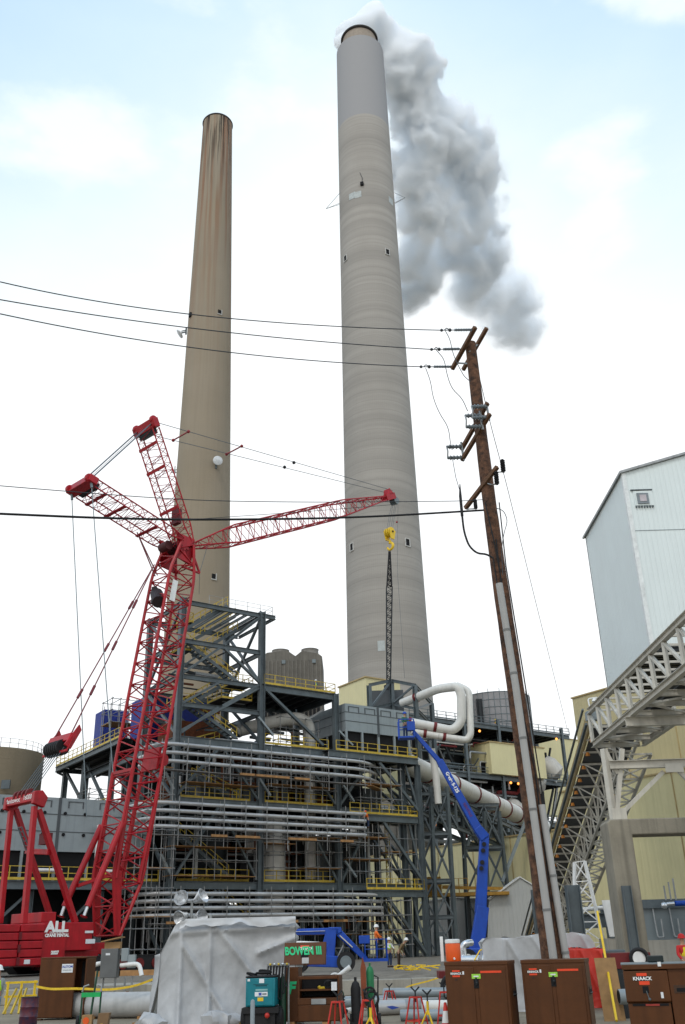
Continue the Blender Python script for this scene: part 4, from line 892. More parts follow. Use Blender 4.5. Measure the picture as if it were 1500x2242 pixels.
m.beam(b0 + AX * 12.5 - NN * 1.5 + BU * 1.4, b0 + AX * 12.5 + NN * 1.5 + BU * 1.4, .25); m.build('boom_reinforcement', redc, T)
MB().pbox(b0 + AX * 13.2 - NN * 1.1 - BU * 1.3, NN * 2.2, BU * .25, AX * 1.9).build('hoist_frame', redc, T, smooth=False)
o = MB().cyl(b0 + AX * 14.2 - NN * .9 - BU * 1.8, b0 + AX * 14.2 + NN * .9 - BU * 1.8, .55, .55, 16).build('hoist_drum', redc, T)
MB().cyl(kp(343, 1300, -.6), kp(347, 1318, .6), .6, .6, 12).tube([kp(338, 1285, -.5), kp(342, 1320, -.5)], .45, 10, True, [.25, .5]).build('load_sensor_bag', mat('black_bag', (.03, .022, .025), .7), T)
MB().pbox(kp(381, 1318, 1.5) , NN * .08, AX * 2.1, BU * .55).build('warning_panel', white, T)
# head and pivot
m = MB()
for s_ in (-1, 1): m.prism([v_ + NN * s_ * 1.25 for v_ in (bt - AX * 2.2 - BU * .9, bt - AX * 2.0 + BU * .8, bt + HH * .9 + ZZ * .5, bt - HH * 1.4 + ZZ * .7)], NN * .12 * s_)
for k in range(4): m.beam(bt - NN * 1.3 - HH * (.9 - k * .5) - ZZ * (1.6 - k * .5), bt + NN * 1.3 - HH * (.9 - k * .5) - ZZ * (1.6 - k * .5), .22)
m.build('boom_head', redc, T, smooth=False)
m = MB()
for k in range(5): m.cyl(bt + HH * -.3 + NN * (-.9 + k * .4) - ZZ * .2, bt + HH * -.3 + NN * (-.72 + k * .4) - ZZ * .2, .55, .55, 16)
m.cyl(bt - HH * 1.6 - NN * .6 - ZZ * .5, bt - HH * 1.6 + NN * .6 - ZZ * .5, .45, .45, 14); m.build('head_sheaves', mat('sheave_dark', (.07, .012, .014), .6), T)
# luffing jib
jp = kp(414, 1196); jt = kp(858, 1088); JX = (jt - jp).normalized(); JU = NN.cross(JX).normalized(); JU = JU if JU.z > 0 else -JU
lattice('luffing_jib', jp, jt - JX * 1.2, NN * .95, JU * .95, 34, .085, .036, lambda t: (min(1, .55 + t * 4) if t < .6 else min(1, .35 + (1 - t) * 2.6), min(1, .12 + t * 5) if t < .5 else min(1, .22 + (1 - t) * 2.6)))
m = MB(); m.pbox(jt - JX * 1.7 - NN * .5 - JU * .35, NN * 1.0, JX * 1.9, JU * .8); m.prism([jt + NN * -.5 + JU * .3, jt + NN * -.5 + JU * 1.1 - JX * .5, jt + NN * -.5 + JU * .3 - JX * 1.0], NN * 1.0); m.build('jib_head', redc, T, smooth=False)
m = MB()
for k in range(4): m.cyl(jt + JX * .25 - JU * .6 + NN * (-.45 + k * .24), jt + JX * .25 - JU * .6 + NN * (-.33 + k * .24), .48, .48, 16)
m.build('jib_sheaves', greyp, T)
# two struts behind the head
s1 = kp(319, 934); s2 = kp(178, 1062); r1 = bt + HH * .6 + ZZ * .3; r2 = bt - HH * .6 + ZZ * .1
def strut(r_, e_, wd, nm):
    X = (e_ - r_).normalized(); Un = NN.cross(X).normalized(); lattice(nm, r_, e_ - X * .6, NN * wd, Un * .42, 16, .07, .03, lambda t: (1, min(1, .3 + t * 5) if t < .5 else 1), frames=True)
    m = MB(); m.pbox(e_ - X * .6 - NN * (wd + .35) - Un * .36, NN * (2 * wd + .7), X * .95, Un * .72); m.cyl(e_ + X * .2 - NN * (wd + .2), e_ + X * .2 - NN * (wd - .15), .42, .42, 16).cyl(e_ + X * .2 + NN * (wd + .2), e_ + X * .2 + NN * (wd - .15), .42, .42, 16); m.build('strut_head', redc, T, smooth=False, bevel=.06)
    MB().pbox(e_ - X * 1.1 - NN * wd * .8 - Un * .3, NN * wd * 1.6, X * .5, Un * .6).build('strut_sheaves', steel_dk, T)
    for f in (.28, .62, .82): MB().pbox(r_.lerp(e_, f) - NN * (wd + .1) + Un * .42, NN * (2 * wd + .2), X * .3, Un * .12).build('strut_cross_beam', redc, T, smooth=False)
strut(r1, s1, 1.35, 'front_strut'); strut(r2, s2, 1.55, 'rear_strut')
MB().pbox(r1.lerp(s1, .17) - NN * .5 - HH * .4, NN * 1.0, HH * .5, ZZ * 1.5).build('winch_box', mat('dark_red', (.12, .006, .01), .5), T, smooth=False)
# ropes and pendants
rope = mat('wire_rope', (.10, .12, .135), .5, .3)
m = MB()
for w_ in (-1.25, -1.1, 1.1, 1.25): m.tube([s1 + NN * w_, s2 + NN * w_ * 1.1], .055, 5)
m.tube([s1 + NN * .1, s2 + NN * .1], .02, 5); m.build('strut_ropes', rope, T)
for w_ in (-1.35, 1.35):
    e_ = jt + NN * w_ * .35 + JU * .7; a = s1 + NN * w_
    MB().tube([a, e_], .035, 5).build('jib_pendant', rope, T)
for f in (.115, .305): MB().beam(s1.lerp(jt + JU * .7, f) - NN * 1.25, s1.lerp(jt + JU * .7, f) + NN * 1.25, .11).ball(s1.lerp(jt + JU * .7, f) - NN * 1.25, .18, 8).ball(s1.lerp(jt + JU * .7, f) + NN * 1.25, .18, 8).build('spreader_bar', mat('pendant_red', (.25, .02, .025), .5), T)
for w_ in (-1.1, 1.1): MB().ball(s1.lerp(jt, .52) + NN * w_ * .7 + ZZ * .35, .2, 8).build('pendant_link', black, T)
for w_, q in ((-1.6, (182, 1618)), (1.6, (236, 1540))):
    a = s2 + NN * w_; b = kp(*q, w_); MB().tube([a, b, b.lerp(a, -.28)], .045, 5).cyl(a, a.lerp(b, .04), .12).build('backstay_rope', mat('rope_pale', (.22, .27, .29), .5, .3) if 'rope_pale' not in MATS else MATS['rope_pale'], T)
# equalizer block on two pendants, gantry
eq = kp(132, 1628)
for w_ in (-1.3, 1.3):
    top = kp(338, 1236, w_); a = eq + NN * w_ + ZZ * .3; m = MB().tube([a, top], .06, 5)
    for f in (.22, .47, .72): p = a.lerp(top, f); m.tube([p, p + (top - a).normalized() * .9], .12, 6)
    m.build('boom_pendant', mat('pendant_dark', (.16, .02, .028), .5), T)
PX = (kp(338, 1236) - eq).normalized(); PU = NN.cross(PX)
m = MB(); m.pbox(eq - NN * 1.6 - PX * .1 - PU * .3, NN * 3.2, PX * .7, PU * .6)
for s_ in (-1, 1): m.prism([eq + NN * s_ * 1.5 + q for q in (PX * -.6 - PU * .3, PX * -.6 + PU * .4, PX * 1.5, PX * 1.2 - PU * .4)], NN * .16)
m.beam(eq - NN * 1.8 - PX * .9, eq + NN * 1.7 - PX * .9, .2); m.beam(eq + NN * 1.7 - PX * 1.0, eq + NN * 1.7 + PX * .4, .12); m.build('equalizer_frame', redc, T, smooth=False, bevel=.04)
m = MB()
for k in range(7): m.cyl(eq - NN * (1.2 - k * .3) - PX * .45, eq - NN * (1.0 - k * .3) - PX * .45, .62, .62, 18)
m.build('equalizer_sheaves', black, T)
gh = kp(52, 1752); m = MB()
for k in range(6): w_ = -1.1 + k * .44; m.tube([eq - PX * .5 + NN * w_ * .9, gh + NN * w_ + ZZ * .4], .035, 5)
m.build('luffing_ropes', rope, T)
m = MB(); m.pbox(gh - NN * 2.15 - HH * .35 - ZZ * .3, NN * 4.3, HH * .7, ZZ * .65)
for s_ in (-1, 1): m.prism([gh + NN * s_ * 1.9 + q for q in (HH * -.45 - ZZ * .5, HH * .5 - ZZ * .75, HH * .75 + ZZ * .0, HH * .25 + ZZ * .5, HH * -.4 + ZZ * .4)], NN * .4 * s_)
m.build('gantry_head', redc, T, smooth=False, bevel=.05)
for k in range(4): MB().cyl(gh - NN * (1.0 - k * .6) + ZZ * .35, gh - NN * (.8 - k * .6) + ZZ * .35, .42, .42, 14).build('gantry_sheave', maroon, T)
MB().pbox(gh + NN * 2.2 - HH * .1, HH * .01, NN * .01, ZZ * .01).build('pin', steel, T)
n0 = gh - HH * .46 - NN * .2 - ZZ * .05
def leg(a, b, w_, s_): MB().beam(kp(*a, w_), kp(*b, w_), s_, s_ * .85, up=HH).build('gantry_leg', redc, T, smooth=False, bevel=.03)
leg((76, 1765), (52, 2022), 1.9, .42); leg((24, 1775), (0, 2022), -1.9, .4)
leg((84, 1772), (165, 2020), 1.9, .44); leg((34, 1772), (114, 2018), -1.9, .42)
MB().beam(kp(62, 1864, -1.9), kp(112, 1866, 1.9), .6, .4).build('gantry_tie', redc, T, smooth=False, bevel=.05); MB().pbox(kp(84, 1850, .2), NN * 1.1, HH * .5, ZZ * .8).build('gantry_box', MATS['dark_red'], T, smooth=False); m = MB()
a, b = kp(40, 1812, -1.0), kp(58, 1862, -1.0)
for w_ in (0, .5): m.beam(a + NN * w_, b + NN * w_, .08)
for i in range(6): m.beam(a.lerp(b, i / 5), a.lerp(b, i / 5) + NN * .5, .06)
m.build('ladder', steel, T)
for w_, a, b, q in ((1.75, (268, 1803), (192, 1985), (183, 2008)), (-1.75, (222, 1808), (141, 1985), (133, 2008))):
    p0, p1, p2 = kp(*a, w_), kp(*b, w_), kp(*q, w_); MB().cyl(p0, p1, .25, .25, 14).cyl(p1.lerp(p2, .92), p2, .3, .25, 12).build('boom_stop', redc, T); MB().cyl(p1, p2, .13).build('stop_rod', chrome, T)
MB().beam(kp(170, 1940, -1.75), kp(270, 1905, 1.4), .25, .25).build('stop_link', redc, T)
# body
FW = 2.5
def BS(px, py): return ksz(px, py, FW)
sa, zt = BS(205, 2019); zb_ = BS(205, 2080)[1]; sb = BS(95, 2020)[0]; sc0 = BS(-70, 2030)[0]; zt2 = BS(95, 2020)[1]; zc0 = 1.35
m = MB(); kbox = lambda m, s0, s1, w0, w1, z0, z1: m.pbox(K(s0, w0, z0), HH * (s1 - s0), NN * (w1 - w0), ZZ * (z1 - z0))
kbox(m, sb + .02, sa, -FW, FW, zb_, zt); kbox(m, sa + .004, sa + 2.2, -1.6, 1.6, zb_ - .3, zb_ + .5); kbox(m, sb, sa - 3, -FW + .3, FW - .3, zt + .003, zt + .7); m.build('machinery_house', redc, T, smooth=False, bevel=.05)
m = MB(); kbox(m, sb + .03, sb + 1.9, FW + .003, FW + .12, zb_ - .9, zt - .02); kbox(m, sb + .1, sa + 1, -1.9, 1.9, zb_ - 1.0, zb_ - .004); m.build('side_door', redc, T, smooth=False, bevel=.03)
m = MB(); n = 5
for k in range(n):
    z0 = zc0 + (zt2 - .05 - zc0) * k / n; z1 = zc0 + (zt2 - .05 - zc0) * (k + 1) / n - .05
    for a_, b_ in ((sc0, (sc0 + sb) / 2 + .9), ((sc0 + sb) / 2 + 1.0, sb - .02)): kbox(m, a_, b_, -FW - .25, FW + .25, z0, z1)
m.build('counterweight', redc, T, smooth=False, bevel=.05)
m = MB()
for z in (1.4, 2.2, 3.0): kbox(m, (sc0 + sb) / 2 + .84, (sc0 + sb) / 2 + 1.06, FW + .26, FW + .34, z, z + .5)
m.build('counterweight_bracket', MATS['dark_red'], T)
fo = lambda px, py, w_=FW + .14: kp(px, py, w_)
def kt(s_, size, px, py, mt=letter, off=.14, bold=.0, sx=1, sh=0): text(s_, size, fo(px, py, FW + off), HH, ZZ, mt, T, bold=bold, sx=sx, shear=sh)
kt('ALL', .95, 125, 2030, off=.14, bold=.05, sx=1.15); kt('ERECTION &', .2, 124, 2042); kt('CRANE RENTAL', .27, 125, 2048, bold=.015)
def sticker(px, py, w_, h, mt=stick, off=.02, tx=None): MB().pbox(fo(px, py, FW + off), HH * w_, NN * .015, ZZ * h).build('decal', mt, T)
sticker(186, 2043, .7, .16); sticker(187, 2066, .8, .3); sticker(52, 2111, .45, .28, off=.27)
kt('2027', .3, 120, 2086, bold=.02)
text('Manitowoc', .5, gh + NN * -1.0 - HH * .37 + ZZ * .02, NN, ZZ, letter, T); text('18000', .5, gh + NN * 1.2 - HH * .37 + ZZ * .05, NN, ZZ, letter, T)
m = MB()
for w0, w1 in ((2.2, 3.6), (-3.6, -2.2)):
    p = [K(-6.5, w0, 1.2), K(-6.0, w0, .7), K(2.6, w0, .7), K(3.2, w0, 1.2), K(2.6, w0, 1.75), K(-6.0, w0, 1.75)]; m.prism(p, NN * (w1 - w0))
    for k in range(20): kbox(m, -6 + k * .43, -5.75 + k * .43, w0 - .05, w1 + .05, 1.76, 1.82)
m.build('crawler_track', black, T, smooth=False); m = MB(); kbox(m, -5, 2, -2.1, 2.1, .95, 1.5); m.build('car_body', MATS['dark_red'], T, smooth=False)
for w0 in (3.62, -3.72):
    for k in range(6): MB().cyl(K(-5.4 + k * 1.5, w0, 1.22), K(-5.4 + k * 1.5, w0 + .1, 1.22), .38, .38, 14).build('track_roller', maroon, T)
# yellow hook block with its falls
hb = kp(853, 1166); t = thing('hook_block', 'yellow hook block hanging on ropes below the red jib tip', 'hook', hb); m = MB()
for k in (-1, 0, 1): m.cyl(hb + NN * (k * .3 - .1), hb + NN * (k * .3 + .1), .62, .62, 20)
m.prism([hb + NN * -.5 + q for q in (HH * -.6 + ZZ * .2, HH * .6 + ZZ * .2, HH * .28 - ZZ * 1.0, HH * -.28 - ZZ * 1.0)], NN * .14); m.prism([hb + NN * .36 + q for q in (HH * -.6 + ZZ * .2, HH * .6 + ZZ * .2, HH * .28 - ZZ * 1.0, HH * -.28 - ZZ * 1.0)], NN * .14); m.build('sheave_block', yeld, t)

pts = [hb - ZZ * 1.0, hb - ZZ * 1.3] + [hb - ZZ * 1.85 + (NN * math.cos(a) + ZZ * math.sin(a)) * .45 for a in [math.radians(100 - i * 25) for i in range(12)]]
MB().tube(pts, .15, 8, True, [.16, .16] + [.19 - .009 * abs(i - 4) for i in range(12)]).build('hook', yeld, t)
MB().cyl(hb + NN * .52, hb + NN * .58, .14, .14, 10).build('pin', black, t)
m = MB()
for dx in (-.5, -.2, .2, .5): m.tube([hb + HH * dx + ZZ * .3, jt + JX * .25 - JU * .6 + HH * dx * .8], .025, 5)
m.build('falls', rope, t)
o = MB().tube([jt + JX * .7 - JU * .5 + NN * .3, kp(870, 1250), kp(886, 1485)], .018, 5).build('whip_line', rope, T); MB().ball(kp(869, 1143), .13, 8).build('headache_ball', redc, T)
# small jib back stop hanging under the pivot
a, b = kp(418, 1200, 1.2), kp(437, 1255, 1.2); MB().beam(a, b, .16).beam(b, kp(398, 1240, 1.2), .16).beam(kp(428, 1232, 1.2), kp(400, 1243, 1.2), .12).build('jib_backstop', redc, T)
MB().tube([b, kp(454, 1196)], .025, 5).tube([b, kp(436, 1300)], .02, 5).build('stop_cable', rope, T)
MB().tube([kp(300, 1165, -1.2), kp(345, 1260, -1.2)], .06, 5).tube([kp(300, 1165, 1.2), kp(340, 1262, 1.2)], .06, 5).build('strut_stay', MATS['pendant_dark'], T)
# second, distant lattice boom
a, b = at(853, 1208, 122), at(851, 1500, 122); t = thing('lattice_mast', 'thin black lattice boom of another crane in front of the grey chimney', 'crane boom', b)
lattice('lower_section', b, b.lerp(a, .72), V((.4, 0, 0)), V((0, .4, 0)), 26, .08, .04, lambda q: (.6 + .4 * q, 1), t, mtl=steel_dk); lattice('tip_section', b.lerp(a, .73), a, V((.33, 0, 0)), V((0, .33, 0)), 12, .1, .06, lambda q: (1 - .75 * q, 1 - .6 * q), t, mtl=black); MB().beam(b - ZZ * 4, b, .9).build('mast_base', black, t)
# ------------------------------------------------------------ things behind: silo, cooling towers, buildings, pipes, trestles
c = at(28, 1720, 118); rS = 5.2; zT = at(30, 1652, 118).z
a_ = at(92, 1660, 118); rS = 5.6; cx_ = a_.x - rS
t = thing('concrete_silo', 'squat round tan concrete silo at the left edge behind the crane', 'silo', (cx_, 118, GZ)); MB().lathe((cx_, 118, GZ), [(rS * .97, 0), (rS * .985, 10), (rS, zT - GZ), (rS - .3, zT - GZ), (rS - .3, zT - GZ - .6)], 56, caps=(False, True)).build('shell', silo_m, t)
pts = [V((cx_ + (rS - .2) * math.cos(i * PI / 16), 118 + (rS - .2) * math.sin(i * PI / 16), zT)) for i in range(33)]; railing('handrail', pts, t, galv, 1.1, 1.2, False, .035)
P = at(12, 1719, 118 - rS); MB().pbox(P - V((.5, .05, .4)), (1.0, 0, 0), (0, .3, 0), (0, 0, 1.0)).build('vent_louvre', steel, t)
m = MB(); b = V((cx_ + .3, 116, zT)); m.beam(b, b + V((-.6, 0, 2.3)), .1).beam(b + V((1.4, 0, 0)), b + V((-.5, 0, 1.6)), .1).beam(b + V((-.8, 0, 0)), b + V((-.4, 0, 2)), .08); m.build('davit', galv, t)
# twin concrete cooling tower cell
Yc = 150; a, b = at(575, 1475, Yc), at(706, 1475, Yc); zt_ = at(640, 1430, Yc).z; zb_ = at(640, 1520, Yc).z - 4; t = thing('cooling_tower', 'twin stacked grey concrete cooling tower behind the yellow railed deck', 'cooling tower', (a.x, Yc, zb_))
W = b.x - a.x; m = MB()
q = [V((a.x + W * f, Yc, 0)) for f in (0, .27, .47, .53, .73, 1.0)]
prof = [V((a.x, Yc, zb_)), V((b.x, Yc, zb_)), V((b.x, Yc, zt_ - .7)), V((b.x - W * .07, Yc, zt_ - .15)), V((a.x + W * .66, Yc, zt_ + .35)), V((a.x + W * .55, Yc, zt_ - .5)), V((a.x + W * .41, Yc, zt_ + .5)), V((a.x + W * .07, Yc, zt_ + .2)), V((a.x, Yc, zt_ - .4))]
m.prism(prof, (0, 9, 0)); towc = mat('tower_concrete', (.15, .138, .118), .9, 0, .2, .6, streak=.4); m.build('casing', towc, t, smooth=False)
m = MB()
for k in range(15): x = a.x + .3 + (W - .6) * k / 14; m.pbox((x - .16, Yc - .12, zb_), (.32, 0, 0), (0, .117, 0), (0, 0, zt_ - zb_ - 1.2))
m.build('rib', towc, t, smooth=False)
for f in (.27, .78):
    MB().lathe((a.x + W * f, Yc + 4, zt_ + .2), [(1.75, -.6), (1.45, .6), (1.4, 1.25), (1.5, 1.4), (1.3, 1.4), (1.25, .2)], 28, caps=(False, False)).build('fan_stack', mat('stack_grey', (.22, .205, .185), .85), t)
    MB().pbox((a.x + W * f + .5, Yc - .25, zt_ - 1.8), (.6, 0, 0), (0, .12, 0), (0, 0, .6)).build('access_hatch', greyp, t)
m = MB(); 
for k in range(14): x = a.x + .1 + (W - .6) * k / 14; m.pbox((x + .2, Yc - .2, zb_ + .5), (W / 14 - .25, 0, 0), (0, .1, 0), (0, 0, 3.6))
m.build('louvre', blackm, t)
# blocks on the plant grid
def block(name, label, cat, near, du, dv, zt_, mt, roof=None, z0=GZ, slope=0, trim=True, bands=True):
    """near = front left corner point; runs du along -VV (towards the right and nearer) and dv along UU"""
    n = V(near); t = thing(name, label, cat, (n.x, n.y, z0)); d1, d2 = -VV * du, UU * dv; m = MB()
    P = [n, n + d1, n + d1 + d2, n + d2]; lo = [V((p.x, p.y, z0)) for p in P]; hi = [V((p.x, p.y, zt_ + (slope if i in (1, 2) else 0))) for i, p in enumerate(P)]
    m.hexa(lo + hi); m.build('wall', mt, t, smooth=False)
    r = MB(); up = V((0, 0, .18)); ex = lambda p, i: p + (-VV * (-.15 if i in (0, 3) else .15)) + UU * (-.15 if i in (0, 1) else .15)
    q = [ex(h, i) + V((0, 0, .004)) for i, h in enumerate(hi)]; r.hexa(q + [p + up for p in q]); r.build('roof', roof or tanp, t, smooth=False)
    if bands:
        s_ = MB(); 
        for k in range(1, max(2, int(du / 7))): p = lo[0].lerp(lo[1], k / max(2, int(du / 7))); s_.beam(p - UU * .03, V((p.x, p.y, zt_ + slope * k / max(2, int(du / 7)))) - UU * .03, .12, .06, up=UU)
        s_.build('cladding_joint', roof or tanp, t, smooth=False)
    return t, lo, hi
a = at(1253, 1530, 122); block('boiler_building', 'tall plain tan building behind the conveyor, below the white tower', 'building', a, 60, 30, a.z, beige_s)
a = at(1228, 1736, 108); block('turbine_hall', 'broad beige clad building behind the concrete portal at right', 'building', a, 52, 12, a.z, beige)
a = at(885, 1866, 152); t, lo, hi = block('long_warehouse', 'long low beige building seen through the steel trestles', 'building', a + VV * 30, 76, 6, a.z, beige)
# white long conveyor like ledge pipe on the right building, grey tank wall
a = at(1392, 1990, 62); t = thing('grey_tank', 'plain grey steel tank wall on a concrete plinth at the right edge', 'tank', (a.x, 62, GZ)); z2 = a.z
m = MB(); m.box((a.x, 62, 1.9), (a.x + 14, 70, z2)); m.build('shell', greyp, t, smooth=False); m = MB(); m.box((a.x - .2, 61.8, z2 + .003), (a.x + 14, 70.2, z2 + .5)); m.build('top_girder', steel, t); MB().box((a.x - .5, 61.7, GZ - .2), (a.x + 14, 70, 1.895)).build('plinth', conc, t)
m = MB()
for dx in (1.0, 2.0): m.tube(fillet([V((a.x + dx, 61.9, z2)), V((a.x + dx, 61.7, z2 - 1.6)), V((a.x + dx + .35, 61.7, z2 - 1.6)), V((a.x + dx + .35, 61.7, z2 - .6))], .1), .045, 6)
m.build('drain_pipe', galv, t)
for k in range(1, 4): MB().box((a.x + k * 3.4, 61.96, 1.95), (a.x + k * 3.4 + .1, 61.997, z2)).build('weld_seam', paneld, t)
a = at(1255, 1993, 70); b = at(1500, 1972, 66); t = thing('pipe_bridge', 'thin horizontal white pipe with a grey beam passing behind the concrete portal', 'pipe', a); MB().tube([a, b, b.lerp(a, -.3)], .13, 8).build('pipe', white, t); MB().ibeam(a - ZZ * .75, b - ZZ * .8, .9, .4).build('beam', steel, t)
c = at(1478, 1978, 61); t = thing('valve_set', 'small blue motor and bright valves on top of the grey tank', 'valve', c); MB().cyl(c, c + V((.7, 0, 0)), .15).build('motor', blue, t); MB().cyl(c - V((.8, 0, .05)), c - V((.05, 0, 0)), .11).ball(c - V((.7, .1, .1)), .2).build('pipe_fitting', chrome, t); m = MB()
for k in range(3): m.cyl(c + V((-.5 + k * .3, 0, .2)), c + V((-.5 + k * .3, 0, 1.0 + .2 * k)), .05)
m.build('stem', galv, t)
# pale sheds
def shed(label, px0, px1, pyb, pyt, Y, rise, mt, dep=9):
    a, b = at(px0, pyb, Y), at(px1, pyb, Y); ze = at(px0, pyt, Y).z; x0, x1 = a.x, b.x; m_ = (x0 + x1) / 2; t = thing('shed', label, 'shed', (x0, Y, GZ)); m = MB()
    m.prism([V((x0, Y, GZ)), V((x1, Y, GZ)), V((x1, Y, ze)), V((m_, Y, ze + rise)), V((x0, Y, ze))], (0, dep, 0)); m.build('wall', mt, t, smooth=False)
    m = MB(); 
    for s_ in (0, 1):
        p, q = (V((x0 - .2, Y - .2, ze)), V((m_, Y - .2, ze + rise + .03))) if s_ == 0 else (V((m_, Y - .2, ze + rise + .03)), V((x1 + .2, Y - .2, ze)))
        m.prism([p, q, q + ZZ * .15, p + ZZ * .15], (0, dep + .4, 0))
    m.build('roof', white, t, smooth=False); return t, x0, x1, ze
shed('pale grey gabled shed behind the tall blue boom lift', 1068, 1240, 2085, 1982, 124, 3.0, greyc, 3)
t, x0, x1, ze = shed('flat grey shed with a door behind the steel trestle', 935, 1070, 2090, 1975, 133, .4, greyc, 5); MB().box((x0 + 1, 132.9, GZ), (x0 + 2.3, 132.98, 3.2)).build('door', panel, t)
a = at(1112, 1985, 86); t = thing('portable_cabin', 'small pale cabin with a slanted awning beside the concrete portal leg', 'cabin', at(1350, 2030, 64)); c = at(1328, 2055, 64)
m = MB(); m.box((c.x, 64, GZ), (c.x + 2.4, 66, c.z)); m.build('wall', conc, t); MB().prism([V((c.x + .2, 63.9, c.z + .1)), V((c.x + 2.1, 63.9, c.z + .1)), V((c.x + 1.4, 63.9, c.z + 2.2)), V((c.x + .0, 63.9, c.z + 2.2))], (0, .1, 0)).build('awning', white, t)
# beige roof house and dark top boxes by the big chimney
a = at(742, 1506, 128); t, lo, hi = block('roof_house', 'small pale yellow roof house left of the grey chimney foot', 'building', at(742, 1506, 132), 6.5, 6, at(742, 1506, 132).z, beige, bands=False, z0=20)
# steel frame behind the upper cooling unit
t = thing('steelwork', 'open grey steel frame behind the upper cooling unit at the chimney foot', 'steel frame', at(860, 1560, 116))
fp = [at(808, 1500, 116), at(857, 1490, 119), at(908, 1500, 116), at(945, 1540, 124)]
for p in fp: MB().ibeam(V((p.x, p.y, 22)), p, .5, .45).build('post', steel, t)
for i in range(3):
    p, q = fp[i], fp[i + 1]; MB().ibeam(p, q, .4, .25).build('beam', steel, t); MB().beam(p - ZZ * 3, q, .22).build('brace', steel, t); MB().ibeam(p - ZZ * 3, q - ZZ * 3, .35, .25).build('beam', steel, t)
MB().box((fp[1].x - 2.6, 120, 24), (fp[1].x + 1.5, 124, fp[1].z - 1)).build('plant_box', paneld, t)
# large white pipes
def pipe(label, pxs, Ys, r, collars=(), mt=whitep, rad=2.2, n=18):
    pts = [at(x, y, Y) for (x, y), Y in zip(pxs, Ys)]; t = thing('large_pipe', label, 'pipe', pts[0]); p = fillet(pts, rad, 6); MB().tube(p, r, n).build('pipe', mt, t)
    for i, f in collars:
        a, b = pts[i], pts[i + 1]; c = a.lerp(b, f); d = (b - a).normalized(); MB().tube([c - d * .18, c + d * .18], r + .07, n).build('support_collar', maroon, t)
    m = MB()
    for a, b in zip(pts, pts[1:]):
        k = int((b - a).length / 3.2)
        for i in range(1, k): c = a.lerp(b, i / k); d = (b - a).normalized(); m.tube([c, c + d * .06], r + .015, n)
    if m.v: m.build('jacket_seam', mat('seam_white', (.5, .48, .44), .5), t)
    return t
pipe('big white pipe running down from the upper cooling unit to the wooden pole', [(860, 1655), (905, 1678), (1150, 1792), (1190, 1812)], [113, 115, 145, 151], 1.2, [(1, .1), (1, .3), (1, .48), (1, .66), (1, .78), (1, .9), (1, .98)])
pipe('upper white pipe loop rising above the other pipes right of the chimney foot', [(880, 1540), (960, 1508), (1002, 1503), (1010, 1520), (1011, 1580), (992, 1600), (880, 1578)], [118, 114, 112, 112, 112, 112, 112], .54, [(0, .4), (5, .35), (5, .85)], rad=.8)
pipe('lower white pipe loop with a tall riser right of the chimney foot', [(1000, 1500), (1027, 1512), (1031, 1608), (1022, 1621), (900, 1602)], [113.5, 113, 112, 112, 112], .4, [(3, .4), (3, .75)], rad=.7)
pipe('slim white pipe hanging behind the tall blue lift arm', [(945, 1640), (955, 1700), (960, 1760)], [114, 114, 114], .42)
# trestles for the sloping pipe
t = thing('pipe_trestle', 'grey braced steel trestle bridge carrying the big white sloping pipe', 'trestle', at(905, 2100, 114))
def tp(f, side): A_, B_ = at(898, 1722, 115), at(1150, 1836, 145); d = V((1, -.45, 0)).normalized(); return A_.lerp(B_, f) + d * side
for s_ in (-1.5, 1.5):
    MB().ibeam(tp(-.02, s_), tp(1.05, s_), .55, .35).build('chord', steel, t, smooth=False); MB().ibeam(tp(-.02, s_) - ZZ * 3.2, tp(1.05, s_) - ZZ * 3.2, .5, .35).build('chord', steel, t, smooth=False)
    for k in range(8):
        p, q = tp(k / 8, s_), tp((k + 1) / 8, s_); MB().beam(p, q - ZZ * 3.2, .3).build('diagonal', steel, t, smooth=False); MB().beam(q, q - ZZ * 3.2, .26).build('vertical', steel, t, smooth=False)
for k in range(9): MB().ibeam(tp(k / 8, -1.5), tp(k / 8, 1.5), .35, .25).build('cross_beam', steel, t, smooth=False)
def tower(lab, xs, ytop, Y, dx, lv, dy=4):
    t = thing('support_tower', lab, 'steel tower', at(xs[0][0], 2100, Y)); L = []
    for k, (x0, x1) in enumerate(xs):
        for q in (0, dy):
            a = at(x0, ytop, Y + q); b0_ = at(x1, 2100, Y + q); b = V((b0_.x, b0_.y, GZ)); L.append((a, b)); MB().ibeam(a, b, .42, .4).build('leg', steel, t, smooth=False)
    m_ = len(lv)
    def pt(i, z): a, b = L[i]; f = (a.z - z) / (a.z - b.z); return a.lerp(b, f)
    fac = [(0, 2), (1, 3), (0, 1), (2, 3)] + ([(2, 4), (3, 5), (4, 5)] if len(xs) > 2 else [])
    for z in lv:
        for i, j in fac: MB().ibeam(pt(i, z), pt(j, z), .4, .25).build('girt', steel, t, smooth=False)
    zz = [GZ + .2] + lv
    for z0, z1 in zip(zz, zz[1:]):
        for i, j in fac: MB().beam(pt(i, z0), pt(j, z1), .16).build('brace', steel, t, smooth=False); MB().beam(pt(j, z0), pt(i, z1), .16).build('brace', steel, t, smooth=False)
    return t
tower('left steel support tower of pipes with many crossed braces', [(906, 912), (942, 958), (978, 1000)], 1722, 114.5, 4, [4.6, 8.4, 13.5, 18.0])
tower('right steel support tower under the sloping pipe, behind the blue lift arm', [(1012, 1028), (1060, 1075), (1092, 1128)], 1776, 128, 4, [7.5, 13.0, 18.2])
for px, qx in (((1040, 1790), (1016, 1880)), ((1150, 1800), (1100, 1930))): MB().beam(at(*px, 129), at(*qx, 128), .35).build('strut', panel, t, smooth=False)
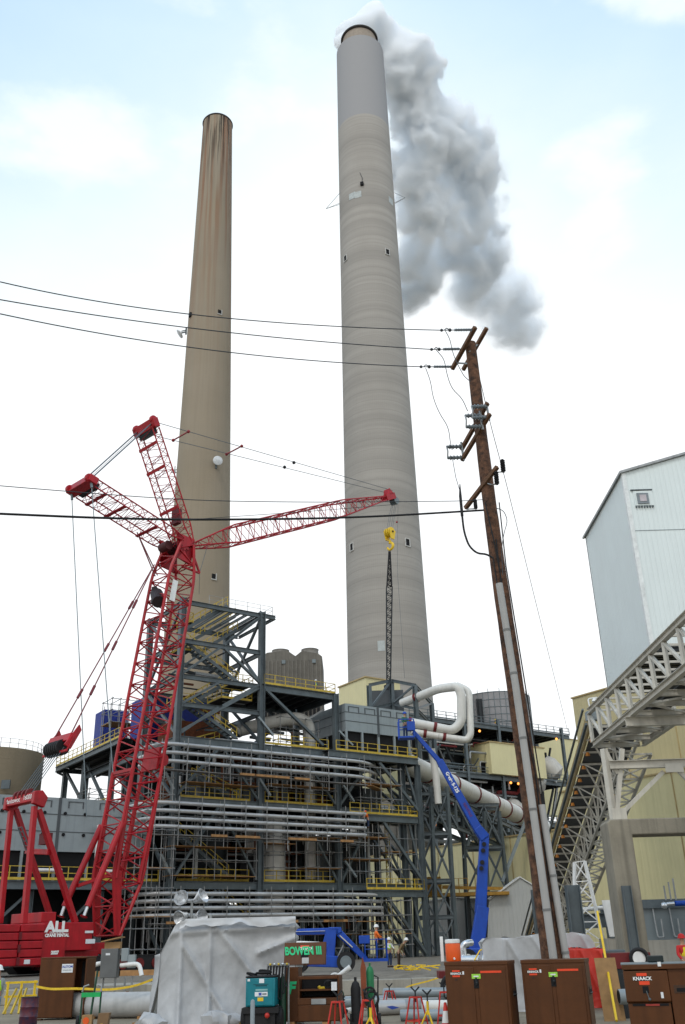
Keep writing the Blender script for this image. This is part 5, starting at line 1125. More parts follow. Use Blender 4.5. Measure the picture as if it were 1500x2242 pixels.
# pipe rack structure behind the wooden pole
T2 = thing('pipe_rack_structure', 'dark steel pipe rack crammed with pipes behind the wooden pole', 'industrial structure', at(1100, 2090, 158))
def W2(px, py, d=0): P = onp(px, py, S(30, 10, 0) + VV * d * 0, VV); return P
RP0 = at(1000, 1900, 160)
def R2(u, v, z): return V((RP0.x, RP0.y, 0)) + UU * u + VV * v + ZZ * z
def r2(px, py, v=0):
    P = onp(px, py, R2(0, v, 0), VV); q = P - R2(0, 0, 0); return q.dot(UU), P.z
random.seed(3)
zl = [r2(1100, y)[1] for y in (1800, 1705, 1596)]
for u in (-18, -11, -4, 4, 12, 20, 28):
    for v in (0, 8): MB().ibeam(R2(u, v, GZ), R2(u, v, zl[2] + (1.6 if u > 5 else 0)), .5, .5).build('column', steel_dk if v else steel, T2, smooth=False)  # back row takes a darkened copy of the steel paint, as if shaded
for z in zl:
    MB().ibeam(R2(-18, 0, z), R2(30, 0, z), .7, .4).build('beam', steel, T2, smooth=False); MB().ibeam(R2(-18, 8, z), R2(30, 8, z), .7, .4).build('beam', steel, T2, smooth=False)
    m = MB(); m.pbox(R2(-18, 0, z + .38), UU * 48, VV * 8, ZZ * .06)
    for k in range(26): m.ibeam(R2(-18 + k * 1.85, 0, z + .05), R2(-18 + k * 1.85, 8, z + .05), .4, .2)
    m.build('deck', deckm, T2, smooth=False); railing('handrail', [R2(-18, -.1, z + .44), R2(30, -.1, z + .44)], T2, steel, 1.2, 2.0, True, .08)
for k in range(75):
    z = random.uniform(zl[0] - 9 if k < 40 else zl[0] + .6, zl[2] - .4); v = random.uniform(-.4, 6); u0 = random.uniform(-18, 19); u1 = u0 + random.uniform(3, 11)
    MB().tube(fillet([R2(u0, v, z - random.uniform(.5, 2)), R2(u0, v, z), R2(u1, v, z), R2(u1, v + random.choice([-1.2, 2]), z + random.choice([0, 1]))], .4, 3), random.choice([.11, .15, .2, .32]), 7).build('pipe_run', random.choice([insul, whitep, galv, steel_dk, steel, galv, maroon]), T2)
for k in range(40):
    u = random.uniform(-18, 29); v = random.uniform(0, 6); z = random.choice([GZ + 3] + zl[:2]); MB().beam(R2(u, v, z), R2(u + random.choice([0, 0, 3, -3]), v, z + random.uniform(5, 8)), random.choice([.2, .3, .36])).build('steel_member', random.choice([steel, steel_dk, steel_dk, galv]), T2, smooth=False)
for k in range(13):
    u, v, z = random.uniform(-16, 28), -.35, random.choice(zl) - random.uniform(.6, 1.2)
    MB().ball(R2(u, v, z), .22, 8).build('work_lamp', amber, T2)
m = MB(); m.pbox(R2(-2, 7, zl[0] + .5), UU * 31, VV * .2, ZZ * (zl[2] - zl[0] - 1.2)); m.build('shade_backing', steel_dk, T2, smooth=False)  # near-black sheet added as painted shade at the back of the rack
for (u, z, r) in ((22.5, zl[1] - 1.4, 1.9), (27.0, zl[1] + 1.2, 2.0), (16.8, zl[0] + .5, 1.9)):
    MB().lathe((0, 0, 0), [(r * .3, 0), (r, .9), (r, 3), (r * .7, 4.2)], 18).xf(0, Matrix.Translation(R2(u, 1, z)) @ Matrix.Rotation(-.7, 4, 'Y')).build('duct_cowl', duckw, T2)
# beige cabins on the rack
u0, _ = r2(1075, 1660, -1.0); u1, _ = r2(1193, 1660, -1.0); z0, z1 = r2(1075, 1693, -1.0)[1], r2(1075, 1625, -1.0)[1]
t = thing('control_cabin', 'beige clad box cabin on the upper deck of the dark pipe rack', 'cabin', R2(u0, -1, z0)); m = MB(); m.pbox(R2(u0, -1, z0), UU * (u1 - u0), VV * 7, ZZ * (z1 - z0)); m.build('wall', beige, t, smooth=False); MB().pbox(R2(u0 - .15, -1.15, z1 + .004), UU * (u1 - u0 + .3), VV * 7.3, ZZ * .18).build('roof', tanp, t, smooth=False); MB().pbox(R2(u0 - .06, .5, z0 + .1), UU * .055, VV * 1.1, ZZ * 2.2).build('door', blackm, t)
block('rear_roof_block', 'low beige roof block above the pipe rack, right of the wooden pole', 'building', at(1168, 1606, 190) + VV * 3, 1, 18, at(1168, 1603, 190).z, beige, bands=False, z0=24)
# round panelled tank
c = at(1086, 1570, 188); zt_ = at(1086, 1531, 188).z; rr_ = 7.0; t = thing('panelled_tank', 'round grey tank clad in small square panels behind the white pipe loops', 'tank', (c.x, 188, 20)); MB().lathe((c.x, 188, 20), [(rr_, 0), (rr_, zt_ - 20), (.1, zt_ - 19.4)], 40, caps=(False, False)).build('shell', mat('tank_grey', (.26, .255, .26), .5, .2, .15, .9), t); m = MB()
for k in range(40): a_ = 2 * PI * k / 40; p = V((c.x + (rr_ + .03) * math.cos(a_), 188 + (rr_ + .03) * math.sin(a_), 20)); m.beam(p, V((p.x, p.y, zt_)), .09)
z = 21.4
while z < zt_: m.ring((c.x, 188, z), ZZ, rr_ + .03, .06, 40, 4); z += 1.45
m.build('panel_joint', greyp, t); m = MB()
for k in range(20): a_ = 2 * PI * k / 20; m.beam(V((c.x + rr_ * math.cos(a_), 188 + rr_ * math.sin(a_), zt_)), V((c.x + rr_ * math.cos(a_), 188 + rr_ * math.sin(a_), zt_ + .6)), .08)
m.build('rim_post', greyp, t); MB().pbox(at(1042, 1530, 178), V((1.2, 0, 0)), V((0, 1, 0)), ZZ * -7).pbox(at(1048, 1530, 177), V((.35, 0, 0)), V((0, .8, 0)), ZZ * -7.3).build('cable_tray', steel_dk, t)
# orange mobile crane and a slim yellow mast among the trestles
ory = mat('faded_orange', (.42, .22, .03), .5, 0, .25, 2, streak=.3)
a = at(968, 1930, 124); t = thing('truck_crane', 'orange truck crane body parked behind the steel trestles, partly hidden', 'crane', V((a.x, 124, GZ))); z = at(968, 1962, 124).z
MB().box((a.x - 3.5, 123, z - .1), (a.x + 8, 125.5, z + .3)).build('carrier', ory, t, bevel=.05); MB().box((a.x - 2.2, 123.2, z + .3), (a.x - .2, 125, z + 2.2)).build('cab', ory, t, bevel=.08); MB().beam(V((a.x, 124, z + 1.0)), V((a.x + 7.5, 125, z + .7)), .35).build('boom', ory, t)
railing('handrail', [V((a.x - 3.5, 122.9, z + .3)), V((a.x + 3, 122.9, z + .3))], t, ory, 1.6, 1.0, False, .06)
for k in range(3): MB().beam(V((a.x - 2 + k * 2.5, 123.5, GZ)), V((a.x - 2 + k * 2.5, 123.5, z - .1)), .3).build('outrigger', steel_dk, t)
c = at(850, 1890, 114); t = thing('hoist_mast', 'slim yellow lattice mast standing behind the right end of the steel building', 'mast', V((c.x, 114, GZ))); lattice('mast_section', V((c.x, 114, GZ)), V((c.x, 114, at(850, 1790, 114).z)), V((.22, 0, 0)), V((0, .22, 0)), 24, .05, .03, parent=t, mtl=yel)
# ------------------------------------------------------------ foreground yard
def frame3(px, py, Y, ang):
    """origin on the ground under a pixel, u to the right turned by ang, v away"""
    a = math.radians(ang); P = at(px, py, Y); return V((P.x, P.y, 0)), V((math.cos(a), math.sin(a), 0)), V((-math.sin(a), math.cos(a), 0))
def obox(m, O, u, v, u0, u1, v0, v1, z0, z1): return m.pbox(O + u * u0 + v * v0 + ZZ * z0, u * (u1 - u0), v * (v1 - v0), ZZ * (z1 - z0))
def casters(t, O, u, v, W, D, h=.14):
    for a in (.12, W - .12):
        for b in (.12, D - .12): MB().cyl(O + u * (a - .03) + v * b + ZZ * .075, O + u * (a + .03) + v * b + ZZ * .075, .075, .075, 12).build('caster', black, t); 
# two tall tool cabinets
def cabinet(label, px, W, D, H, ang, Y):
    O, u, v = frame3(px, 2230, Y, ang); t = thing('tool_cabinet', label, 'tool cabinet', O, 'brown steel job site tool cabinets'); z0 = .15
    m = MB(); obox(m, O, u, v, 0, W, 0, D, z0, H); m.build('body', brown, t, bevel=.012)
    m = MB(); obox(m, O, u, v, -.012, W + .012, -.014, D + .012, H - .085, H + .004); m.build('top_rim', brown, t, bevel=.01)
    for a, b in ((.06, W * .46), (W * .525, W - .07)):
        m = MB(); obox(m, O, u, v, a, b, -.022, -.002, z0 + .06, H - .13); o = m.build('door', brown, t, bevel=.008)
    m = MB(); obox(m, O, u, v, W * .465, W * .515, -.012, -.003, z0 + .05, H - .62); m.build('centre_strip', brown, t)
    m = MB(); obox(m, O, u, v, W * .455, W * .535, -.03, -.004, H - .62, H - .3); m.build('lock_recess', blackm, t)
    MB().beam(O + u * W * .5 + v * -.04 + ZZ * (H - .55), O + u * W * .5 + v * -.04 + ZZ * (H - .37), .04, .03).ball(O + u * W * .505 + v * -.045 + ZZ * (H - .5), .035, 8).build('padlock', steel_dk, t)
    # maker's badge with orange bars, hazard strip, lime tag, white tick
    def dec(u0, u1, z_0, z_1, mt, off=.026, nm='decal'): m = MB(); obox(m, O, u, v, u0, u1, -off - .003, -off, z_0, z_1); m.build(nm, mt, t, smooth=False)
    bz = H - .27
    dec(.2, .40, bz + .035, bz + .075, stick_o); dec(.2, .40, bz - .085, bz - .045, stick_o); dec(.16, .44, bz - .04, bz + .03, mat('badge_black', (.02, .02, .02), .5) if 'badge_black' not in MATS else MATS['badge_black'])
    text('KNAACK', .07, O + u * .30 + v * -.031 + ZZ * (bz - .006), u, ZZ, letter, t, bold=.002, ext=.001); dec(.47, .515, bz - .03, bz + .045, stick)
    text('89', .07, O + u * .30 + v * -.0235 + ZZ * (bz - .15), u, ZZ, steel_dk, t, ext=.001)
    dec(W * .57, W - .16, bz + .0, bz + .05, stick_o); dec(W * .43, W * .57, bz - .13, bz - .02, tagl, .032, 'tag'); dec(W * .46, W * .54, bz - .09, bz - .06, stick, .036, 'tag_print')
    # recessed side handle on the right
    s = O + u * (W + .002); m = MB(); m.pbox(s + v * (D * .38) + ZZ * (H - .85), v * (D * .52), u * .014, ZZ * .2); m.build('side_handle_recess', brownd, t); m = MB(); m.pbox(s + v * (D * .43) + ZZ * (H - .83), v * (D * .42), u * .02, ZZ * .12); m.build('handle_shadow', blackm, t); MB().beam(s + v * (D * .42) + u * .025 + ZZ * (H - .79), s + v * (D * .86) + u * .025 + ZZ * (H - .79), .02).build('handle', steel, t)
    m = MB(); m.pbox(s + v * .06 + ZZ * (z0 + .05), v * .03, u * .012, ZZ * (H - .2)); m.build('side_seam', brown, t)
    casters(t, O, u, v, W, D); return O, u, v
cabinet('brown tool cabinet with an orange cooler on its top', 981, 1.66, .95, 1.68, -20, 27.4)
cabinet('brown tool cabinet in front of the wooden pole, between two others', 1152, 1.62, .95, 1.68, -20, 27.2)
# chest at the right edge
O, u, v = frame3(1378, 2230, 25.4, -14); t = thing('job_chest', 'brown lidded job box cut off by the right edge of the picture', 'tool chest', O, 'brown steel job site tool cabinets'); H = 1.53
m = MB(); obox(m, O, u, v, .02, 1.0, 0, .95, .15, .72); m.build('lower_body', brown, t, bevel=.012)
m = MB(); m.prism([O + u * 0 + v * -.02 + ZZ * .73, O + v * .95 + ZZ * .73, O + v * .95 + ZZ * (H - .004), O + v * -.05 + ZZ * (H - .12), O + v * -.05 + ZZ * .76], u * 1.02); m.build('front_panel', brown, t, bevel=.012)
m = MB(); obox(m, O, u, v, 1.03, 2.4, -.01, .95, .15, H - .004); m.build('end_body', brown, t, bevel=.012)
m = MB(); obox(m, O, u, v, -.03, 2.45, -.03, .98, H, H + .05); m.build('lid', greyp, t, bevel=.015); m = MB(); obox(m, O, u, v, -.02, 2.44, -.07, -.035, H - .09, H + .02); m.build('lid_lip', brown, t, bevel=.01)
def dc(u0, u1, z_0, z_1, mt, off=.055, nm='decal'): m = MB(); obox(m, O, u, v, u0, u1, -off - .003, -off, z_0, z_1); m.build(nm, mt, t, smooth=False)
dc(.3, .54, 1.30, 1.365, stick_o); dc(.34, .58, 1.11, 1.19, stick_o); dc(.27, .58, 1.195, 1.295, MATS['badge_black']); text('KNAACK', .105, O + u * .425 + v * -.06 + ZZ * 1.243, u, ZZ, letter, t, bold=.003, ext=.001)
dc(.4, .54, .93, 1.08, blackm); MB().beam(O + u * .48 + v * -.075 + ZZ * .98, O + u * .52 + v * -.075 + ZZ * .82, .035, .02).ball(O + u * .53 + v * -.08 + ZZ * .8, .035, 8).build('hasp', steel, t)
dc(.8, .86, .82, .95, stick); dc(.12, .95, .66, .71, blackm, .012); dc(.42, .74, .66, .70, mat('label_red', (.3, .03, .02), .5), .018)
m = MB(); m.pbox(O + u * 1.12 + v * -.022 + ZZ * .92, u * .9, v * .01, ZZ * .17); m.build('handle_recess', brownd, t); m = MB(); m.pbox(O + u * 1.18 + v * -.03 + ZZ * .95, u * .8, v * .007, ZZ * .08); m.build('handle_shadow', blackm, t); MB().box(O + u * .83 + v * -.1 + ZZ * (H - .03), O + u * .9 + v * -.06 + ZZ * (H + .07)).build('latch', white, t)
MB().pbox(O + u * 1.3 + v * .1 + ZZ * (H + .055), u * .42, v * .3, ZZ * .17); t2 = thing('storage_case', 'small black case lying on the lid of the right brown job box', 'case', O + u * .95 + v * .2 + ZZ * (H + .055)); m = MB(); obox(m, O, u, v, .62, 1.0, .3, .6, H + .056, H + .2); m.build('case', mat('case_black', (.008, .016, .016), .5), t2, bevel=.02)
casters(t, O, u, v, 2.2, .95)
# orange cooler, white board
c = at(994, 2112, 27.9); t = thing('water_cooler', 'orange drum water cooler with a white lid on the left tool cabinet', 'cooler', (c.x, c.y, 1.686)); MB().lathe((c.x, c.y, 1.687), [(.19, 0), (.2, .02), (.205, .4), (.19, .44)], 24).build('drum', orange, t); MB().lathe((c.x, c.y, 2.128), [(.2, 0), (.205, .03), (.2, .09), (.14, .1)], 24).build('lid', white, t); MB().cyl((c.x, c.y - .2, 1.76), (c.x, c.y - .27, 1.75), .025).build('tap', white, t)
MB(); t = tag(MB().box((c.x - .33, c.y + .05, 1.69), (c.x - .25, c.y + .1, 2.3)).build('paper_roll', white, None, loc=(c.x - .3, c.y + .07, 1.69)), 'narrow white cup tube standing beside the orange water cooler', 'tube')
MB().tube([V((c.x + .55, c.y - .1, 1.70)), V((c.x + .72, c.y, 1.93)), V((c.x + .78, c.y, 1.95))], .018, 6).build('strap', yeld, None, loc=(c.x + .6, c.y, 1.69)); tag(bpy.data.objects['strap'], 'short yellow strap poking up behind the left tool cabinet', 'strap')
# big sheeted tents
def shroud(label, O, u, v, prof_front, dep, H, seed, nm='sheeted_enclosure', mt=None, skirt=.35, fold=.16, poles=True, creases=None):
    """plastic sheet pulled over a frame: roof, front and two sides as one folded skin"""
    t = thing(nm, label, 'tarpaulin', O); W = prof_front[-1][0]; m = MB(); nu_, nz_ = 84, 44
    def top(x):
        for (a, ha), (b, hb) in zip(prof_front, prof_front[1:]):
            if a <= x <= b: return ha + (hb - ha) * (x - a) / (b - a + 1e-6)
        return prof_front[-1][1]
    cr_ = creases or [((W * .3, -.2), (W * .34, 3)), ((W * .36, 2.2), (W * .8, .3)), ((0, 1.6), (W * .3, .4)), ((W * .72, 2.3), (W, 1.2))]
    def segd(x, z, a, b):
        dx, dz = b[0] - a[0], b[1] - a[1]; t_ = max(0, min(1, ((x - a[0]) * dx + (z - a[1]) * dz) / (dx * dx + dz * dz))); return math.hypot(x - a[0] - dx * t_, z - a[1] - dz * t_)
    def wob(p):
        q_ = p - O; x, z, y = q_.dot(u), q_.z, q_.dot(v); n_ = noise.noise
        d = min(segd(x, z, a, b) for a, b in cr_) if abs(y) < 1.2 else min(abs(y - dep * .5), abs(y))
        taut = .55 * math.exp(-d * 2.4) + .34 * math.exp(-(d / .07) ** 2)
        wr_ = (1 - abs(n_((x * 1.7 + z * 1.1 + seed, z * .45 - x * .5 + y, seed)))) ** 9 * .05 + (1 - abs(n_((x * 2.1 - z * 1.9 + seed, z * .6 + x * .5 + y, seed + 4)))) ** 10 * .05 + n_((x * 6 + y * 5, z * 2.2, seed + 8)) * .035 + n_((x * 1.3 + y, z * 1.1, seed + 2)) * .1
        low = max(0, .7 - z) * (n_((x * 3.5 + y * 3, z * 3, seed + 12)) * .4)
        return taut + wr_ + low - .35
    def strip(fn, nu, nz, outv):
        k = len(m.v)
        for i in range(nu + 1):
            for j in range(nz + 1):
                p, amp_ = fn(i / nu, j / nz); m.v.append(tuple(p + outv * wob(p) * fold * amp_))
        for i in range(nu):
            for j in range(nz): a = k + i * (nz + 1) + j; m.f.append((a, a + nz + 1, a + nz + 2, a + 1))
    def ff(a, b): x = a * W; h = top(x); z = b * h; fl = skirt * (1 - b) ** 3; return O + u * x + v * (-fl) + ZZ * max(.01, z), (1 if 0 < b < 1 else .15) * (1.2 - .5 * b)
    strip(ff, nu_, nz_, -v)
    def fl_(a, b): h = top(0); return O + u * (-.35 * (1 - b) ** 2) + v * (dep * a - skirt * (1 - b) ** 3 * (1 - a)) + ZZ * max(.01, b * h), (1 if 0 < b < 1 and 0 < a else .15)
    strip(fl_, 14, nz_, -u)
    def fr_(a, b): h = top(W); return O + u * (W + .25 * (1 - b) ** 2) + v * (dep * a - skirt * (1 - b) ** 3 * (1 - a)) + ZZ * max(.01, b * h), (1 if 0 < b < 1 and 0 < a else .15)
    strip(fr_, 14, nz_, u)
    def tp_(a, b): x = a * W; return O + u * x + v * dep * b + ZZ * (top(x) - .16 * math.sin(PI * b)), .35
    strip(tp_, nu_, 10, ZZ)
    o = m.build('sheet', mt or tarpw, t, ang=85); 
    if poles:
        p = MB()
        for x in (.3, W * .25, W * .55, W - .2): p.cyl(O + u * x + v * .12 + ZZ * .0, O + u * x + v * .12 + ZZ * (top(x) - .1), .035)
        p.cyl(O + u * .1 + v * .15 + ZZ * (top(.1) - .12), O + u * (W - .1) + v * .15 + ZZ * (top(W) - .12), .035); p.build('frame', scaf, t)
    return t
O, u, v = frame3(345, 2200, 31.6, 10)
tS = shroud('large crumpled white plastic sheeting tent, pegged to the ground in the yard', O, u, v, [(0, 2.05), (.42, 2.85), (.7, 3.02), (4.15, 2.98)], 3.2, 3, 5, skirt=.4, fold=.3, creases=[((1.5, -.2), (1.5, 3.1)), ((1.62, 2.85), (3.75, .3)), ((.62, 2.35), (2.05, .3)), ((.62, 0), (.62, 2.6)), ((0, 2.62), (4.2, 2.72)), ((3.0, 2.0), (4.15, 2.4))])
m = MB(); m.tube([O + u * 1.5 - v * .02 + ZZ * 3.12, O + u * 1.5 - v * .03 + ZZ * 2.85], .045, 8); m.build('outer_pole', galv, tS)
# loose top hem folded over the front
m = MB(); nx_ = 60
for i in range(nx_ + 1):
    x = .55 + 3.6 * i / nx_; tp_z = 3.0 if x > .7 else 2.93
    for j in range(6):
        f_ = j / 5; dr_ = (.22 + .16 * noise.noise((x * 1.1, 0, 2)) + .1 * noise.noise((x * 3.5, 0, 9))) * f_; m.v.append(tuple(O + u * x - v * (.17 + .05 * f_ + .05 * noise.noise((x * 2.4, f_ * 1.5, 4))) + ZZ * (tp_z + .015 - dr_)))
for i in range(nx_):
    for j in range(5): a = i * 6 + j; m.f.append((a, a + 6, a + 7, a + 1))
m.build('top_hem', mat('hem_white', (.52, .525, .53), .4, 0, .12, 1.5), tS, ang=85)
# draped folds bunched at its foot
for k, (a, r) in enumerate(((-.15, .38), (1.75, .42), (2.1, .3))):
    mm = MB(); mm.ball(O + u * a - v * .75 + ZZ * .2, r, 18, (1.2, .8, .65)); mm.v = [tuple(V(p) + V((0, 0, 1)) * .0 + V((noise.noise(V(p) * 5), noise.noise(V(p) * 5 + V((3, 0, 0))), abs(noise.noise(V(p) * 4)))) * .16) for p in mm.v]; mm.build('bunched_sheet', tarpw, tS)
m = MB(); pts = [O + u * (2.0 + .22 * i) - v * .85 + ZZ * (.12 + .1 * math.sin(i * 1.7)) for i in range(7)]
for a, b in zip(pts, pts[1:]): m.beam(a, b, .02, .1)
m.build('caution_tape', caution, None, loc=pts[0], smooth=False); tag(bpy.data.objects['caution_tape'], 'crumpled yellow tape at the foot of the large white sheeting', 'tape')
O, u, v = frame3(1066, 2200, 35.0, -4); shroud('white plastic sheeted pile behind the tool cabinets', O, u, v, [(0, 2.12), (.15, 2.25), (1.2, 2.22), (2.0, 2.34), (2.3, 2.3)], 2.4, 2.4, 17, skirt=.1, fold=.18, poles=False)
O, u, v = frame3(1212, 2200, 36.5, -4); shroud('low white sheet heap between the pole and the red sheet', O, u, v, [(0, 2.1), (.9, 2.36), (1.5, 2.25), (1.66, 1.95)], 1.6, 2.4, 29, skirt=0, fold=.18, poles=False)
O, u, v = frame3(1238, 2200, 35.8, -4); shroud('bright red plastic sheet hanging behind the middle tool cabinet', O, u, v, [(0, 1.86), (1.56, 1.8)], .6, 1.8, 37, mt=redt, skirt=.1, fold=.18, poles=False)
# floodlights above the tent
c = at(420, 1988, 36); t = thing('floodlight_mast', 'cluster of four silver floodlights sticking up behind the white tent', 'floodlight', (c.x, 36, 0)); zz = c.z; MB().cyl((c.x, 36, 0), (c.x, 36, zz + .25), .045).build('mast', galv, t); MB().beam((c.x - .45, 36, zz + .2), (c.x + .5, 36, zz + .2), .05).beam((c.x - .45, 36, zz - .25), (c.x + .5, 36, zz - .25), .05).build('cross_arm', galv, t)
for dx, dz, ax in ((-.3, .28, (-.3, -1, .3)), (.26, .3, (.9, -.4, .5)), (-.28, -.28, (-.5, -.8, -.3)), (.26, -.32, (.8, -.6, .1))):
    m = MB().lathe((0, 0, 0), [(.03, -.22), (.09, -.2), (.12, -.1), (.2, .06), (.27, .2), (.26, .21), (.18, .08), (.05, -.05)], 18, caps=(True, True)); m.xf(0, Matrix.Translation(V((c.x + dx, 35.9, zz + dz))) @ V(ax).to_track_quat('Z', 'Y').to_matrix().to_4x4()); m.build('floodlight', lampg, t)
# open tool chest with sprayed lid
Y = 30.2; O, u, v = frame3(652, 2230, Y, -5); t = thing('open_tool_chest', 'open brown job box with green sprayed lettering on its raised lid', 'tool chest', O); W, D = 1.2, 1.0
b_ = MB(); obox(b_, O, u, v, 0, W, 0, .04, .2, .6); obox(b_, O, u, v, 0, W, .04, D, .2, .25); obox(b_, O, u, v, 0, .05, .04, D, .26, 1.36); obox(b_, O, u, v, W - .05, W, .04, D, .26, 1.36); obox(b_, O, u, v, .051, W - .051, D - .04, D, .26, 1.36); b_.build('body', brown, t, bevel=.01)
m = MB(); obox(m, O, u, v, .02, W - .02, -.035, -.004, .22, .62); m.build('lower_door', brown, t, bevel=.01); m = MB(); obox(m, O, u, v, .0, W, -.02, .1, .63, .8); m.build('front_rail', brown, t, bevel=.01); m = MB(); obox(m, O, u, v, .4, .82, -.05, -.024, .64, .78); m.build('latch_plate', galv, t); m = MB(); obox(m, O, u, v, .051, W - .051, .1, D - .05, .98, 1.02); m.build('shelf', brown, t); m = MB(); obox(m, O, u, v, 0.051, W - .051, -.02, .1, 1.28, 1.36); m.build('top_rail', brown, t, bevel=.01)
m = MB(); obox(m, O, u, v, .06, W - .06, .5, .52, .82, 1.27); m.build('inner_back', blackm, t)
m = MB(); obox(m, O, u, v, W - .22, W - .06, -.026, -.021, .98, 1.2); m.build('notice', stick, t)
# side cabinet part on the left with green mark
Ls = O - u * .42; m = MB(); m.prism([Ls + v * .2 + ZZ * .2, Ls + v * .2 + u * .415 + ZZ * .2, Ls + v * .2 + u * .415 + ZZ * 1.6, Ls + v * .2 + ZZ * 1.6], v * .8); m.build('side_body', brown, t, bevel=.01)
text('F', .42, Ls + u * .2 + v * .196 + ZZ * 1.05, u, ZZ, sprayg, t, ext=.001, bold=.02, shear=.2)
# raised lid
hl = O - u * .45 + v * .45 + ZZ * 1.66; lu = (v * .28 + ZZ * .96).normalized(); m = MB(); m.pbox(hl, u * 1.24, -v * .16, lu * .62); m.build('lid', brown, t, bevel=.012); m = MB(); m.pbox(hl - v * .165 - ZZ * .02, u * 1.24, v * .16, ZZ * .012); m.build('lid_lip', brownd, t)
nl = u.cross(lu); fo_ = hl - v * .16 + nl * .0; lp = lambda a, b: fo_ + u * a + lu * b + nl * .004
m = MB(); m.pbox(lp(.5, .2), u * .22, lu * .16, nl * .01); m.build('lock_recess', blackm, t); m = MB(); m.pbox(lp(.54, .03), u * .2, lu * .16, nl * .012); m.build('latch_plate', galv, t)
for a, b, c_, d in ((.48, .46, .26, .07), (.6, .36, .2, .05)): MB().pbox(lp(a, b), u * c_, lu * d, nl * .006).build('decal', stick_o, t)
text('KNAACK', .1, lp(.65, .44) + nl * .008, u, lu, letter, t, ext=.001, bold=.003)
text('BOWEN III', .31, lp(.58, .37) + nl * .012, u, lu, sprayg, t, ext=.001, bold=.012, shear=-.15, sx=.75)
# tools inside
for nm, lab, q in (('cable_coil', 'coil of dark cable on the shelf of the open job box', 0), ('yellow_tool', 'small yellow tool on the shelf of the open job box', 1)):
    p = O + u * (.85 if q == 0 else .6) + v * .25 + ZZ * 1.03
    o = (MB().ring(p + ZZ * .1, -v + ZZ * .3, .1, .025).ring(p + ZZ * .1 + u * .06, -v + u * .3, .09, .02) if q == 0 else MB().cyl(p, p + u * .16 + ZZ * .02, .04).ball(p + ZZ * .03, .05, 8)).build(nm, black if q == 0 else yeld, None, loc=p); tag(o, lab, 'tool')
for k, lab in ((0, 'left timber block under the open brown job box'), (1, 'right timber block under the open brown job box')):
    p = O + u * (-.3 + 1.0 * k); tag(MB().pbox(p + ZZ * .001, u * .2, v * .5, ZZ * .198).build('timber_block', plank, None, loc=p), lab, 'timber')
# teal welder on a two wheel cart
O, u, v = frame3(537, 2230, 29.3, -3); t = thing('welding_machine', 'teal engine driven welder on a black wheeled cart', 'welder', O); W = .82; z0 = .66; H = 1.38
m = MB(); obox(m, O, u, v, 0, W, 0, .9, z0, H); m.build('housing', teal, t, bevel=.03); m = MB(); obox(m, O, u, v, .05, W - .06, -.015, -.002, z0 + .04, H - .06); m.build('front_panel', teal, t, bevel=.01)
m = MB(); obox(m, O, u, v, -.01, W + .01, -.01, .92, H + .003, H + .05); m.build('top', black, t, bevel=.02); m = MB(); 
for k in range(3): obox(m, O, u, v, -.012, -.003, .1 + .26 * k, .28 + .26 * k, z0 + .12, H - .15)
m.build('side_grille', black, t)
def wd(u0, u1, z_0, z_1, mt, off=.018, nm='decal'): m = MB(); obox(m, O, u, v, u0, u1, -off - .002, -off, z_0, z_1); m.build(nm, mt, t, smooth=False)
wd(.28, .62, 1.06, 1.10, mat('faded_print', (.25, .45, .45), .5)); wd(.26, .62, .92, 1.03, stick); wd(.37, .45, .94, 1.01, stick_b, .0215); wd(.47, .59, .955, .995, greyp, .0215); wd(.34, .5, .8, .89, yeld); wd(.38, .52, 1.25, 1.36, stick, .02); wd(.05, .12, 1.30, 1.36, stick); wd(.28, .6, 1.17, 1.2, mat('dark_teal', (.002, .06, .08), .5)); wd(.22, .64, 1.21, 1.225, MATS['dark_teal'])
m = MB(); obox(m, O, u, v, -.1, W + .1, -.05, 1.0, .5, .64); obox(m, O, u, v, .0, W, .0, .9, .2, .5); m.build('cart_frame', black, t)
for a in (-.16, W + .02): MB().cyl(O + u * a + v * .45 + ZZ * .3, O + u * (a + .14) + v * .45 + ZZ * .3, .3, .3, 18).build('wheel', black, t)
MB().ring(O + u * .12 + v * .3 + ZZ * 1.47, V((.2, .2, 1)), .14, .025).ring(O + u * .45 + v * .3 + ZZ * 1.49, V((0, .1, 1)), .2, .03).ring(O + u * .5 + v * .34 + ZZ * 1.53, V((.1, .2, 1)), .17, .03).build('hose_coil', black, t); MB().ball(O + u * .62 + v * -.1 + ZZ * .45, .07, 10).build('red_cap', red2, t)
m = MB(); obox(m, O, u, v, .3, W, -.1, .5, .02, .18); m.build('step', yel, t); MB().ball(O + u * .1 + v * -.1 + ZZ * .12, .09, 8).build('valve', galv, t)
p = at(553, 2230, 28.4); tag(MB().lathe((p.x, p.y, 0), [(.06, 0), (.06, .82), (.045, .87), (.01, .89)], 16).build('bollard', pvc, None, loc=(p.x, p.y, 0)), 'slim grey pipe bollard standing in front of the teal welder', 'bollard')
